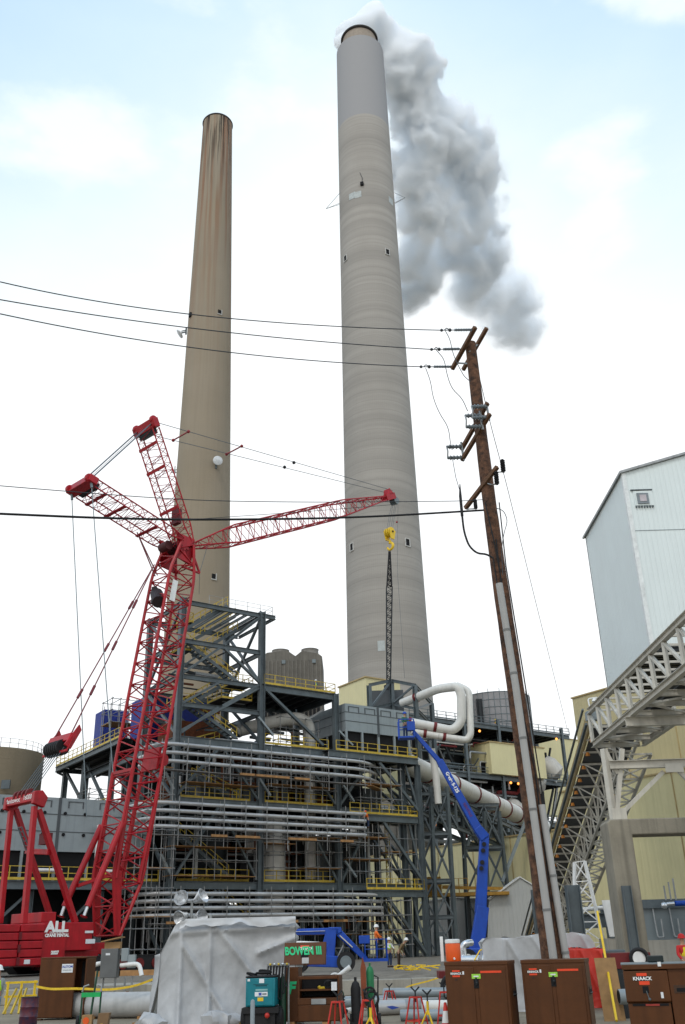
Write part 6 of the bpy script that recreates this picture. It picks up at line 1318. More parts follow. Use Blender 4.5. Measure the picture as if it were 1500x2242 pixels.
# hose rack with cylinders
p = at(607, 2230, 30.0); t = thing('hose_rack', 'rack of black hoses hung over gas cylinders beside the welder', 'rack', (p.x, p.y, 0)); m = MB(); m.box((p.x - .3, p.y, 1.62), (p.x + .34, p.y + .08, 1.72)); m.cyl((p.x - .28, p.y + .04, 0), (p.x - .28, p.y + .04, 1.7), .03).cyl((p.x + .32, p.y + .04, 0), (p.x + .32, p.y + .04, 1.7), .03); m.build('frame', galv, t)
for k in range(7): x = p.x - .25 + k * .085; l = .5 + .16 * ((k * 5) % 3); MB().tube(fillet([V((x, p.y - .05, 1.66)), V((x - .06, p.y - .12, 1.66 - l)), V((x + .03, p.y - .14, 1.6 - l)), V((x + .06, p.y - .06, 1.66))], .05, 4), .022, 6).build('hose', black, t)
for k in range(5): MB().ball((p.x - .2 + k * .12, p.y - .05, 1.7), .035, 8).build('fitting', chrome if k % 2 else yel, t)
for dx, mt, lab in ((-.1, mat('cyl_tan', (.2, .17, .12), .5), 'tan gas cylinder under the black hoses'), (.14, greend, 'dark green gas cylinder under the black hoses')):
    tag(MB().lathe((p.x + dx, p.y + .12, 0), [(.11, 0), (.115, 1.2), (.09, 1.32), (.04, 1.38), (.035, 1.45)], 18).build('gas_cylinder', mt, None, loc=(p.x + dx, p.y + .12, 0)), lab, 'gas cylinder')
# pipe stands
def jackstand(px, Y, h, mt, label, grp, legs=4, spread=.34, ang=20, yel3=False):
    p = at(px, 2230, Y); p = V((p.x, p.y, 0)); t = thing('pipe_stand', label, 'pipe stand', p, grp); n = 3 if yel3 else 4; r0 = .02 if yel3 else .16
    for k in range(n):
        a = math.radians(ang + 360 / n * k); d = V((math.cos(a), math.sin(a), 0)); MB().cyl(p + d * spread, p + d * r0 + ZZ * h * (.62 if yel3 else .95), .022, .022, 8).build('leg', mt, t)
    m = MB()
    if yel3: m.cyl(p + ZZ * h * .5, p + ZZ * h * .92, .035)
    else:
        q = [p + V((math.cos(math.radians(ang + 90 * k)), math.sin(math.radians(ang + 90 * k)), 0)) * .165 + ZZ * h * .95 for k in range(4)]; g = [p + V((math.cos(math.radians(ang + 90 * k)), math.sin(math.radians(ang + 90 * k)), 0)) * (spread - .05) + ZZ * h * .25 for k in range(4)]
        g_ = MB()
        for k in range(4): m.beam(q[k], q[(k + 1) % 4], .04); g_.beam(g[k], g[(k + 1) % 4], .03)
        g_.build('brace_ring', mt, t)
    m.build('collar', mt, t); m = MB(); m.cyl(p + ZZ * h * .8, p + ZZ * (h + .12), .02); m.beam(p + ZZ * (h + .1), p + ZZ * (h + .22) + V((.12, 0, 0)), .04).beam(p + ZZ * (h + .1), p + ZZ * (h + .22) - V((.12, 0, 0)), .04); m.build('vee_head', steel_dk, t); return t
G = 'red and yellow pipe stands in the yard'
jackstand(740, 27.9, .84, red2, 'red four legged pipe stand just right of the open job box', G); jackstand(806, 27.9, .86, red2, 'red four legged pipe stand behind the yellow one, by the gas bottles', G, spread=.36, ang=35)
jackstand(812, 27.2, .74, yeld, 'yellow tripod pipe stand in front of the gas bottles', G, spread=.3, ang=-70, yel3=True); jackstand(912, 29.5, .82, red2, 'red pipe stand left of the right yellow tripod', G, ang=10); jackstand(938, 28.6, .78, yeld, 'yellow tripod pipe stand left of the tool cabinets', G, spread=.28, ang=-60, yel3=True)
jackstand(976, 31.0, .86, red2, 'red pipe stand half hidden behind the left tool cabinet', G, ang=40); jackstand(855, 38, .62, red2, 'small far red pipe stand among the grey pipes', G, ang=25)
# gas bottles and rusty plate
p = at(800, 2230, 31); t = thing('cutting_rig', 'black trolley carrying a green gas bottle and a long rusty plate', 'trolley', (p.x, p.y, 0)); m = MB(); m.lathe((p.x + .18, p.y + .1, .1), [(.11, 0), (.115, 1.3), (.08, 1.42), (.03, 1.46), (.03, 1.54)], 16); m.build('green_bottle', green, t); MB().lathe((p.x - .26, p.y, .08), [(.14, 0), (.15, .9), (.1, 1.05), (.04, 1.1), (.04, 1.2)], 16).build('black_bottle', black, t)
m = MB(); m.prism([V((p.x - .1, p.y - .1, .5)), V((p.x + .06, p.y - .12, .45)), V((p.x + .06, p.y - .05, 1.55)), V((p.x - .03, p.y - .03, 1.82)), V((p.x - .1, p.y - .05, 1.5))], (0, .03, 0)); m.build('rusty_plate', mat('rust_plate', (.20, .05, .02), .8, 0, .3, 3), t)
m = MB(); m.box((p.x - .42, p.y - .2, .06), (p.x + .4, p.y + .3, .12)); m.tube([V((p.x + .36, p.y + .3, .1)), V((p.x + .42, p.y + .3, 1.25)), V((p.x + .3, p.y + .3, 1.3))], .025, 6); m.ring((p.x + .15, p.y - .16, .85), (0, 1, .2), .16, .03).ring((p.x + .2, p.y - .15, .7), (.2, 1, 0), .2, .035); m.build('frame', black, t)
for dx in (-.45, .38): MB().cyl((p.x + dx, p.y + .1, .16), (p.x + dx + .08, p.y + .1, .16), .16).build('wheel', black, t)
p = at(752, 2230, 33); t = thing('floor_jack', 'small black screw jack standing on the pavement', 'jack', (p.x, p.y, 0)); m = MB(); m.cyl((p.x, p.y, .1), (p.x, p.y, .72), .035)
for k in range(3): m.cyl((p.x, p.y, .5 + .08 * k), (p.x, p.y, .53 + .08 * k), .07)
m.build('screw', black, t); m = MB()
for a in (0, 2.1, 4.2): m.beam((p.x, p.y, .3), (p.x + .2 * math.cos(a), p.y + .2 * math.sin(a), 0.01), .04)
m.build('foot', black, t)
p = at(738, 2230, 36); t = thing('plant_vase', 'white spray gun and green hose heap behind the open job box', 'equipment', (p.x, p.y, 0)); t.name = 'hose_heap'; ORG['hose_heap'] = p * 1.0; ORG['hose_heap'].z = 0; t.location.z = 0; m = MB()
for k in range(6): m.ring((p.x + .1 * math.cos(k), p.y, .45 + .12 * k), (math.cos(k * 2), math.sin(k * 2), .4), .2, .022)
m.build('hose', greend, t); MB().cyl((p.x, p.y, 1.15), (p.x + .5, p.y, 1.45), .05, .09).ring((p.x - .05, p.y, 1.1), (0, 1, 0), .16, .035).build('nozzle', white, t)
# loose pipes on the ground
def gpipe(label, a, b, Y0, Y1, r, mt, z=None, open_=True):
    A_, B_ = at(*a, Y0), at(*b, Y1); z = r if z is None else z; A_.z = B_.z = z; t = thing('loose_pipe', label, 'pipe', (A_.x, A_.y, 0), 'pipes lying in the yard'); MB().tube([A_, B_], r, 18).build('pipe', mt, t); d = (B_ - A_).normalized(); MB().tube([A_ - d * .005, A_ + d * .02], r * .84, 18).tube([B_ - d * .02, B_ + d * .006], r * .84, 18).build('bore', blackm, t)
    return t, A_, B_, d
gpipe('thick grey pipe at the back of the pile by the block wall', (842, 2178), (990, 2168), 42, 41, .27, pvc)
gpipe('second grey pipe of the pile, in front of the thickest one', (745, 2190), (960, 2185), 39.5, 39, .2, pvc)
gpipe('bluish grey pipe lying across the middle of the pile', (850, 2186), (985, 2180), 38.4, 38, .16, pvc, .5)
t, A_, B_, d = gpipe('silver white pipe with a blue mark and a dark bent end', (826, 2203), (885, 2203), 35, 35.2, .23, insul); MB().tube(fillet([B_, B_ + d * .25, B_ + d * .55 + V((.1, .5, .0))], .3, 5), .235, 16).build('bend', galv, t); m = MB(); m.prism([A_ + d * .3 + V((0, -.233, .04)), A_ + d * .5 + V((0, -.236, .06)), A_ + d * .75 + V((0, -.236, .0)), A_ + d * .5 + V((0, -.236, -.05))], (0, -.004, 0)); m.build('blue_mark', stick_b, t)
gpipe('long white pipe running right behind the red stand', (890, 2200), (1000, 2196), 35.8, 35, .2, whitep); gpipe('short grey pipe nearest the camera in front of the pile', (878, 2216), (985, 2212), 32.4, 32, .16, pvc); gpipe('thin white pipe leaning on the pile left of the gas bottles', (757, 2212), (800, 2196), 33.4, 35, .09, whitep, .25); gpipe('grey pipe end showing between the plywood board and the right job box', (1358, 2206), (1382, 2206), 30, 30, .2, pvc, .62)
# big pipe with elbow on the left
a, b = at(180, 2205, 38), at(345, 2205, 37); a.z = b.z = .42; t = thing('large_pipe', 'thick dull white pipe elbow lying on the pavement left of the tent', 'pipe', (a.x, a.y, 0)); MB().tube(fillet([a + V((-.55, 1.3, 0)), a + V((-.5, 0, 0)), b], .9, 7), .41, 22).build('pipe', mat('dull_pipe', (.42, .42, .41), .5, .1, .15, 1.2, streak=.2), t); MB().tube([a.lerp(b, .58), a.lerp(b, .585) + V((.06, 0, 0))], .425, 22).build('weld_band', rust, t)
for f in (.2, .8): MB().beam(a.lerp(b, f) + V((0, -.5, -.38)), a.lerp(b, f) + V((0, .5, -.38)), .12, .08).build('skid', plank, t)
# brown plain cabinet, drum, hand truck etc at left
O, u, v = frame3(76, 2230, 37.5, -9); t = thing('storage_cabinet', 'plain brown storage cabinet with a white sign, its door ajar', 'cabinet', O); W, D, H = 1.36, .9, 1.95
m = MB(); obox(m, O, u, v, 0, W, .05, .09, .06, H); obox(m, O, u, v, 0, .05, .09, D, .06, H); obox(m, O, u, v, .051, W + .4, D - .05, D, .06, H); obox(m, O, u, v, -.02, W + .4, .05, D + .02, H + .003, H + .06); obox(m, O, u, v, W + .35, W + .4, .09, D - .051, .06, H); m.build('body', brown, t, bevel=.012); m = MB(); obox(m, O, u, v, .01, W - .01, .02, .047, .08, H - .02); m.build('door', brown, t, bevel=.008); m = MB(); obox(m, O, u, v, W + .05, W + .3, .5, .53, .08, H - .1); m.build('dark_interior', blackm, t); m = MB(); obox(m, O, u, v, .85, 1.27, .012, .018, 1.5, 1.78); m.build('sign', stick, t); text('ALSTOM', .105, O + u * 1.06 + v * .011 + ZZ * 1.69, u, ZZ, stick_b, t, ext=.001, bold=.003); text('POWER INC', .06, O + u * 1.06 + v * .011 + ZZ * 1.575, u, ZZ, greyp, t, ext=.001)
m = MB(); obox(m, O, u, v, -.05, .3, -.12, .04, .0, .05); m.build('base_board', brownd, t)
p = at(62, 2230, 34.5); t = thing('drum', 'dark blue drum with red blotches beside the brown cabinet', 'drum', (p.x, p.y, 0)); MB().lathe((p.x, p.y, 0), [(.28, 0), (.29, .02), (.285, .28), (.3, .3), (.285, .32), (.285, .56), (.3, .58), (.285, .6), (.285, .84), (.29, .86)], 24).build('shell', navy, t); MB().ring((p.x, p.y, .86), ZZ, .285, .012, 24).build('rim', black, t)
p = at(196, 2230, 33.5); t = thing('hand_truck', 'green two wheeled hand truck holding an orange lidded bottle', 'hand truck', (p.x, p.y, 0)); m = MB()
for dx in (-.3, .3): m.tube([V((p.x + dx, p.y, .1)), V((p.x + dx, p.y + .05, 1.0))], .03, 8)
m.tube([V((p.x, p.y, .05)), V((p.x + .12, p.y + .1, 1.6))], .035, 8); m.build('frame', greend, t); MB().box((p.x - .3, p.y - .05, .85), (p.x + .3, p.y + .02, .98)).build('green_strap', mat('strap_green', (.01, .4, .1), .6), t); MB().box((p.x - .32, p.y - .3, .03), (p.x + .34, p.y + .05, .06)).build('toe_plate', black, t)
for dx in (-.42, .34): MB().cyl((p.x + dx, p.y + .12, .17), (p.x + dx + .08, p.y + .12, .17), .17).build('wheel', black, t)
MB().tube([V((p.x - .3, p.y + .02, 1.0)), V((p.x - .26, p.y + .03, 1.15)), V((p.x - .1, p.y + .03, 1.2))], .028, 8).tube([V((p.x + .3, p.y + .02, 1.0)), V((p.x + .3, p.y + .03, 1.15)), V((p.x + .18, p.y + .03, 1.2))], .028, 8).build('handle', galv, t)
tag(MB().box((p.x - .18, p.y - .26, .062), (p.x + .14, p.y - .04, .36)).build('carton', ply, None, loc=(p.x, p.y - .15, .062)), 'small tan carton riding on the green hand truck', 'carton'); tag(MB().cyl((p.x - .04, p.y - .262, .2), (p.x - .04, p.y - .275, .2), .1, .1, 16).build('orange_disc', orange, None, loc=(p.x - .04, p.y - .27, .2)), 'round orange cap on the front of the small tan carton', 'cap')
p = at(243, 2230, 43); t = thing('control_box', 'grey electrical control box under a small sloping plywood roof', 'control box', (p.x, p.y, 0)); x = p.x; y = p.y; MB().box((x - .6, y, 1.15), (x + .1, y + .5, 2.25)).build('enclosure', mat('box_grey', (.13, .135, .135), .5, .2), t, bevel=.02); MB().box((x + .22, y + .1, 1.75), (x + .5, y + .35, 2.25)).build('switch_box', panel, t, bevel=.02); MB().box((x + .5, y + .15, 1.5), (x + .8, y + .4, 2.0)).build('junction_box', panel, t); m = MB(); m.box((x - .5, y + .1, 2.25), (x + .15, y + .45, 2.5)); m.build('roof_support', ply, t); m = MB(); m.prism([V((x - .62, y - .1, 2.5)), V((x + .22, y - .1, 2.66)), V((x + .22, y - .1, 2.7)), V((x - .62, y - .1, 2.54))], (0, .75, 0)); m.build('plywood_roof', ply, t); MB().tube(fillet([V((x - .62, y + .2, 1.7)), V((x - .9, y + .1, 1.65)), V((x - 1.0, y, 1.35))], .2), .09, 10).tube(fillet([V((x + .2, y + .2, 1.6)), V((x + 1.0, y + .1, 1.65)), V((x + 1.15, y, 1.2))], .2), .09, 10).build('white_hose', white, t); m = MB()
for dx in (-.5, .0, .4, .7): m.beam((x + dx, y + .3, 0), (x + dx, y + .3, 1.2), .07)
m.build('stand', galv, t); MB().box((x - .4, y - .006, 2.0), (x - .22, y - .002, 2.08)).build('label_plate', stick, t)
p = at(320, 2230, 46); t = tag(MB().box((p.x - 3.9, 45, 0), (p.x + 4.6, 47.5, .82)).build('foundation_block', conc, None, loc=(p.x, 46, 0), bevel=.03), 'low concrete foundation block behind the thick white pipe', 'foundation')
# yellow guard rail bottom left
a, b = at(14, 2190, 42), at(74, 2185, 42.5); t = thing('guard_rail', 'low yellow pipe guard rail at the left edge by the brown cabinet', 'guard rail', (a.x, a.y, 0)); m = MB()
for f in (0, .5, 1): q = a.lerp(b, f); m.beam((q.x, q.y, 0), (q.x, q.y, 1.15), .08)
for z in (1.1, .6): m.beam((a.x - .1, a.y, z), (b.x + .1, b.y, z), .08)
m.build('rail', yeld, t); m = MB()
for k in range(3): m.beam((a.x + .1 + .3 * k, a.y - .5, .02), (a.x + .4 + .2 * k, a.y - .1, .9), .07)
m.build('step_frame', yel, t)
p = at(218, 2238, 29.3); tag(MB().prism([V((p.x - .16, p.y, .3)), V((p.x + .08, p.y, .34)), V((p.x + .26, p.y - .5, .01)), V((p.x - .0, p.y - .5, .01))], (0, .03, .02)).build('wedge_board', mat('yellow_board', (.42, .23, .02), .6), None, loc=(p.x, p.y, 0)), 'yellow painted board tipped on the pavement at bottom left', 'board')
p = at(222, 2205, 31); tag(MB().pbox((p.x - .12, p.y, 0.0), (.3, .06, 0), (0, .25, 0), (.05, 0, .52)).build('cardboard_box', mat('cardboard', (.2, .12, .06), .8), None, loc=(p.x, p.y, 0)), 'torn brown carton behind the yellow board', 'carton')
# caution tape runs
def tape(label, pxs, Y, w_=.075):
    pts = [at(x, y, Y) for x, y in pxs]; m = MB()
    P = fillet(pts, .5, 4)
    for i, (a, b) in enumerate(zip(P, P[1:])): m.pbox(a - ZZ * w_ / 2, b - a, V((0, .008, 0)), ZZ * w_)
    tag(m.build('tape', caution, None, loc=pts[0], smooth=False), label, 'tape')
tape('yellow barrier tape stretched across the brown cabinet at left', [(80, 2160), (110, 2166), (170, 2164), (240, 2168), (300, 2158), (345, 2140)], 36.6); tape('yellow barrier tape in front of the block wall on the right', [(868, 2180), (890, 2160), (950, 2145), (985, 2130)], 46, .06)
# retaining wall, timber barricade
t = thing('block_wall', 'row of pale concrete blocks holding back the gravel yard', 'retaining wall', (3, 48.9, 0)); x = -28.0; i = 0
while x < 60: MB().box((x, 48.55 + .03 * (i % 3), 0), (x + 1.78, 49.15, .63 + .02 * (i % 2))).build('block', conc, t, bevel=.03); x += 1.8; i += 1
a, b = at(862, 2120, 52), at(962, 2118, 52); t = thing('barricade', 'yellow low barricade of crossed rails lying on the gravel bank', 'barricade', (a.x, 52, GZ)); m = MB(); random.seed(5)
for k in range(18): q = a.lerp(b, random.random() * .8); r_ = q + (b - a) * random.uniform(.1, .25) + V((0, random.uniform(-.3, .3), random.uniform(-.12, .12))); m.beam(q + V((0, random.uniform(-.3, .3), random.uniform(-.1, .15))), r_, .05)
m.build('rail', yeld, t)
for k, (px, py, l, lab) in enumerate(((300, 2118, 3.5, 'long timber baulk behind the control box'), (215, 2128, 2.2, 'short timber baulk left of the control box'))):
    p = at(px, py, 52); tag(MB().box((p.x - l / 2, 52, GZ + .35), (p.x + l / 2, 52.3, GZ + .6)).build('timber_baulk', plank, None, loc=(p.x, 52, GZ)), lab, 'timber')
# plywood board and yellow pole right
p = at(1345, 2230, 30.2); tag(MB().pbox((p.x - .28, p.y, 0), (.62, .05, 0), (0, .03, 0), (-.05, .12, 1.62)).build('plywood_board', ply, None, loc=(p.x, p.y, 0)), 'plywood sheet leaning between the tool cabinets and the right job box', 'board')
a, b = at(1308, 1996, 33), at(1350, 2235, 28.6); tag(MB().tube([a, b], .035, 8).build('yellow_pole', yeld, None, loc=(b.x, b.y, 0)), 'long slim yellow pole slanting down in front of the plywood sheet', 'pole')
p = at(1400, 2125, 31); t = thing('white_wheel', 'black tyre with a white wheel behind the right job box', 'wheel', (p.x, p.y, 1.6)); c = at(1400, 2098, 31); MB().ring(c, (.25, 1, .05), .24, .06, 24, 8).build('tyre', black, t); MB().cyl(c + V((0, -.03, 0)), c + V((0, .03, 0)), .2, .2, 20).build('rim', white, t)
MB().box((c.x - .8, 31.2, 1.3), (c.x + .4, 32.2, 1.72)).build('trailer_bed', maroon, t); MB().box((c.x - .9, 31, 0), (c.x - .2, 32, 1.28)).build('trailer_frame', steel_dk, t)
p = at(1360, 2150, 36); tag(MB().box((p.x - .9, 36, 0), (p.x + .3, 37, 1.75)).build('steel_crate', steel, None, loc=(p.x, 36, 0), bevel=.04), 'grey blue steel skid box beside the concrete portal foot', 'crate')
p = at(1350, 2122, 34.5); tag(MB().box((p.x - .5, 34.5, 0), (p.x + .35, 35, 1.42)).build('red_crate', maroon, None, loc=(p.x, 34.5, 0), bevel=.03), 'dark red steel box right of the red plastic sheet', 'crate')
c = at(1065, 2100, 44); t = thing('silver_pipe_spool', 'bright silver pipe lying behind the left tool cabinet, with an upright elbow', 'pipe', c); MB().tube([at(985, 2103, 44), at(1062, 2102, 44)], .2, 16).build('pipe', chrome, t); MB().tube(fillet([at(1016, 2100, 44.3), at(1013, 2070, 44.3), at(1024, 2064, 44.3), at(1032, 2064, 44.5)], .3), .14, 12).build('elbow', chrome, t); MB().cyl(at(1060, 2102, 44), at(1064, 2102, 44), .17).build('bore', blackm, t); m = MB()
for x in (990, 1050): q = at(x, 2108, 44); m.beam((q.x, 44, 0), (q.x, 44, q.z), .12)
m.build('support', steel, t)
c = at(988, 2162, 40); t = thing('trailer_wheel', 'spoked trailer wheel showing behind the left tool cabinet', 'wheel', (c.x, 40, 0)); MB().ring((c.x + .1, 40, c.z), (.2, 1, 0), .42, .1, 24, 8).build('tyre', black, t); MB().cyl((c.x + .1, 39.95, c.z), (c.x + .1, 40.05, c.z), .3, .3, 16).build('rim', offw, t); MB().box((c.x - .4, 40.3, c.z + .3), (c.x + 2.5, 41.5, c.z + .55)).build('frame', maroon, t); MB().beam((c.x + .1, 40, .01), (c.x + .1, 40.3, c.z), .1).build('stand', steel_dk, t)
c = at(1000, 2232, 27.9); 
t = thing('safety_cone', 'red and white striped cone at the foot of the left tool cabinet', 'cone', (c.x - .25, c.y + .3, 0)); MB().lathe((c.x - .25, c.y + .3, 0), [(.16, .02), (.1, .3), (.04, .68), (.03, .7)], 16).build('cone', red2, t); MB().lathe((c.x - .25, c.y + .3, 0), [(.118, .22), (.07, .5)], 16, caps=(False, False)).xf(0, Matrix.Translation((0, 0, 0))).build('white_band', white, t)
random.seed(12)
lab_ = ['offcut of timber lying flat near the bottom left corner', 'short timber offcut in front of the thick white pipe', 'timber offcut beside the foot of the large white tent', 'loose timber offcut in front of the open brown job box', 'timber offcut between the two yellow tripod stands', 'timber offcut under the grey pipes', 'timber offcut near the red stand by the left tool cabinet', 'timber offcut in front of the pale block wall']
for (px_, Yd), lb in zip(((60, 29.5), (290, 34), (470, 29.6), (690, 28.6), (870, 28.4), (905, 31.5), (960, 29.2), (900, 45)), lab_):
    p = at(px_, 2230, Yd); a_ = random.uniform(0, 3); du = V((math.cos(a_), math.sin(a_), 0)); dv_ = V((-du.y, du.x, 0)); l = random.uniform(.35, .9); tag(MB().pbox(V((p.x, p.y, .002)), du * l, dv_ * random.uniform(.08, .2), ZZ * random.uniform(.03, .07)).build('timber_offcut', plank, None, loc=(p.x, p.y, 0)), lb, 'timber', 'timber offcuts lying about the yard')
# ------------------------------------------------------------ boom lifts
t = thing('boom_lift', 'tall blue articulated boom lift raised beside the steel trestle', 'boom lift', at(1040, 2108, 60) * 1.0); Y = 60
q = lambda x, y, dy=0: at(x, y, Y + dy)
def boxarm(nm, a, b, w0, w1, d0, d1, mt=blue, nn=V((0, 1, 0))):
    d = (b - a).normalized(); x = d.cross(nn).normalized(); m = MB(); P = []
    for p, w_, dd in ((a, w0, d0), (b, w1, d1)): P += [p - x * w_ / 2 - nn * dd / 2, p + x * w_ / 2 - nn * dd / 2, p + x * w_ / 2 + nn * dd / 2, p - x * w_ / 2 + nn * dd / 2]
    m.hexa(P); return m.build(nm, mt, t, bevel=.04)
boxarm('lower_riser', q(1040, 2102), q(1057, 1985), .82, .72, .7, .6); boxarm('upper_riser', q(1052, 2000, .02), q(1061, 1825), .66, .52, .5, .45)
boxarm('knuckle', q(1062, 1836), q(1044, 1812), .62, .5, .6, .6); boxarm('main_boom', q(1050, 1822), q(962, 1665), .52, .42, .4, .36); boxarm('fly_boom', q(968, 1674), q(905, 1602), .3, .24, .26, .22)
for x, y in ((1060, 1848), (1058, 1862), (1056, 1888), (1054, 1901)): MB().cyl(q(x, y, -.36), q(x, y, -.24), .13, .13, 14).build('lightening_hole', black, t)
MB().cyl(q(1066, 1968, -.1), q(1062, 2085, -.1), .12).build('lift_cylinder', black, t); MB().box(q(1046, 2086) + V((.3, -.6, -.7)), q(1046, 2086) + V((2.6, .8, .35))).build('turntable_cover', greyp, t, bevel=.1); MB().box((q(1020, 2100).x, 58.6, GZ + .5), (q(1085, 2100).x, 61.4, GZ + 1.1)).build('chassis', blue, t, bevel=.05)
for x in (1018, 1086):
    for yy in (58.4, 61.2): c = at(x, 2100, Y); o = MB().cyl((c.x, yy, GZ + .55), (c.x, yy + .45, GZ + .55), .55, .55, 20).build('wheel', black, t); MB().cyl((c.x, yy - .03, GZ + .55), (c.x, yy - .005, GZ + .55), .28, .28, 16).build('rim', white, o)
e = q(898, 1598); m = MB(); bw = .95
for dx in (-bw, bw):
    for dy in (-.4, .4): m.beam(e + V((dx * .5 - .25, dy, -.5)), e + V((dx * .5 - .25, dy, .6)), .06)
for z in (.6, .1): 
    for dy in (-.4, .4): m.beam(e + V((-bw * .5 - .25, dy, z)), e + V((bw * .5 - .25, dy, z)), .05)
m.box(e + V((-bw * .5 - .27, -.42, -.56)), e + V((bw * .5 - .23, .42, -.46))); m.build('basket', blue, t); MB().box(e + V((-.2, -.46, -.1)), e + V((.3, .0, .45))).build('control_box', blue, t)
d1 = (q(962, 1665) - q(1050, 1822)).normalized(); u1 = -d1; n1_ = V((0, -1, 0)); up1 = n1_.cross(u1).normalized()
text('Genie S-125', .28, q(1050, 1822).lerp(q(962, 1665), .68) + V((0, -.215, 0)), u1, up1, letter, t, bold=.01); text('RENTALS', .22, q(1050, 1822).lerp(q(962, 1665), .3) + V((0, -.22, 0)), u1, up1, mat('faded_red', (.2, .03, .08), .5), t)
t = thing('boom_lift', 'low folded blue boom lift with big black tyres beside the white tent', 'boom lift', at(700, 2110, 62)); Y = 62
g = at(758, 2108, Y); zc = GZ + .55
boxarm('jib_riser', q(600, 2042), q(742, 2038), .34, .36, .5, .5); MB().beam(q(600, 2041, -.28), q(712, 2038, -.28), .18, .02).build('white_stripe', white, t); boxarm('tower_link', q(726, 2034), q(716, 2098), .62, .9, .5, .6); boxarm('jib_head', q(720, 2040), q(748, 2036), .5, .3, .5, .5)
boxarm('descending_boom', q(742, 2042), q(803, 2102), .42, .3, .36, .3); MB().beam(q(744, 2048, -.25), q(772, 2074, -.25), .22, .06).build('cylinder_cover', offw, t); MB().cyl(q(738, 2098), q(752, 2070), .05).build('lift_cylinder', galv, t)
boxarm('chassis', q(640, 2100), q(745, 2106), .7, .6, 1.8, 1.8); MB().prism([q(650, 2060) + V((0, -.5, 0)), q(700, 2062) + V((0, -.5, 0)), q(716, 2076) + V((0, -.5, 0)), q(648, 2078) + V((0, -.5, 0))], (0, 1, 0)).build('engine_cover', white, t, bevel=.05)
for x in (758, 655):
    for dy in (-1.1, .9): c = at(x, 2108, Y); o = MB().cyl((c.x, Y + dy, zc), (c.x, Y + dy + .42, zc), .55, .55, 22).build('wheel', black, t); MB().cyl((c.x, Y + dy - .04, zc), (c.x, Y + dy - .003, zc), .3, .3, 16).ring((c.x, Y + dy - .02, zc), (0, 1, 0), .3, .04, 20).build('rim', greyp, o)
e = q(822, 2100); m = MB(); m.box(e + V((-.7, -.45, -.12)), e + V((.75, .45, .04)))
for dx in (-.6, .1, .7):
    for dy in (-.42, .42): m.beam(e + V((dx, dy, 0)), e + V((dx, dy, 1.1)), .05)
for z in (1.08, .55):
    for dy in (-.42, .42): m.beam(e + V((-.6, dy, z)), e + V((.7, dy, z)), .045)
m.build('basket', blue, t); MB().box(e + V((-.95, -.5, .85)), e + V((-.3, .1, 1.3))).build('control_box', blue, t, bevel=.03)
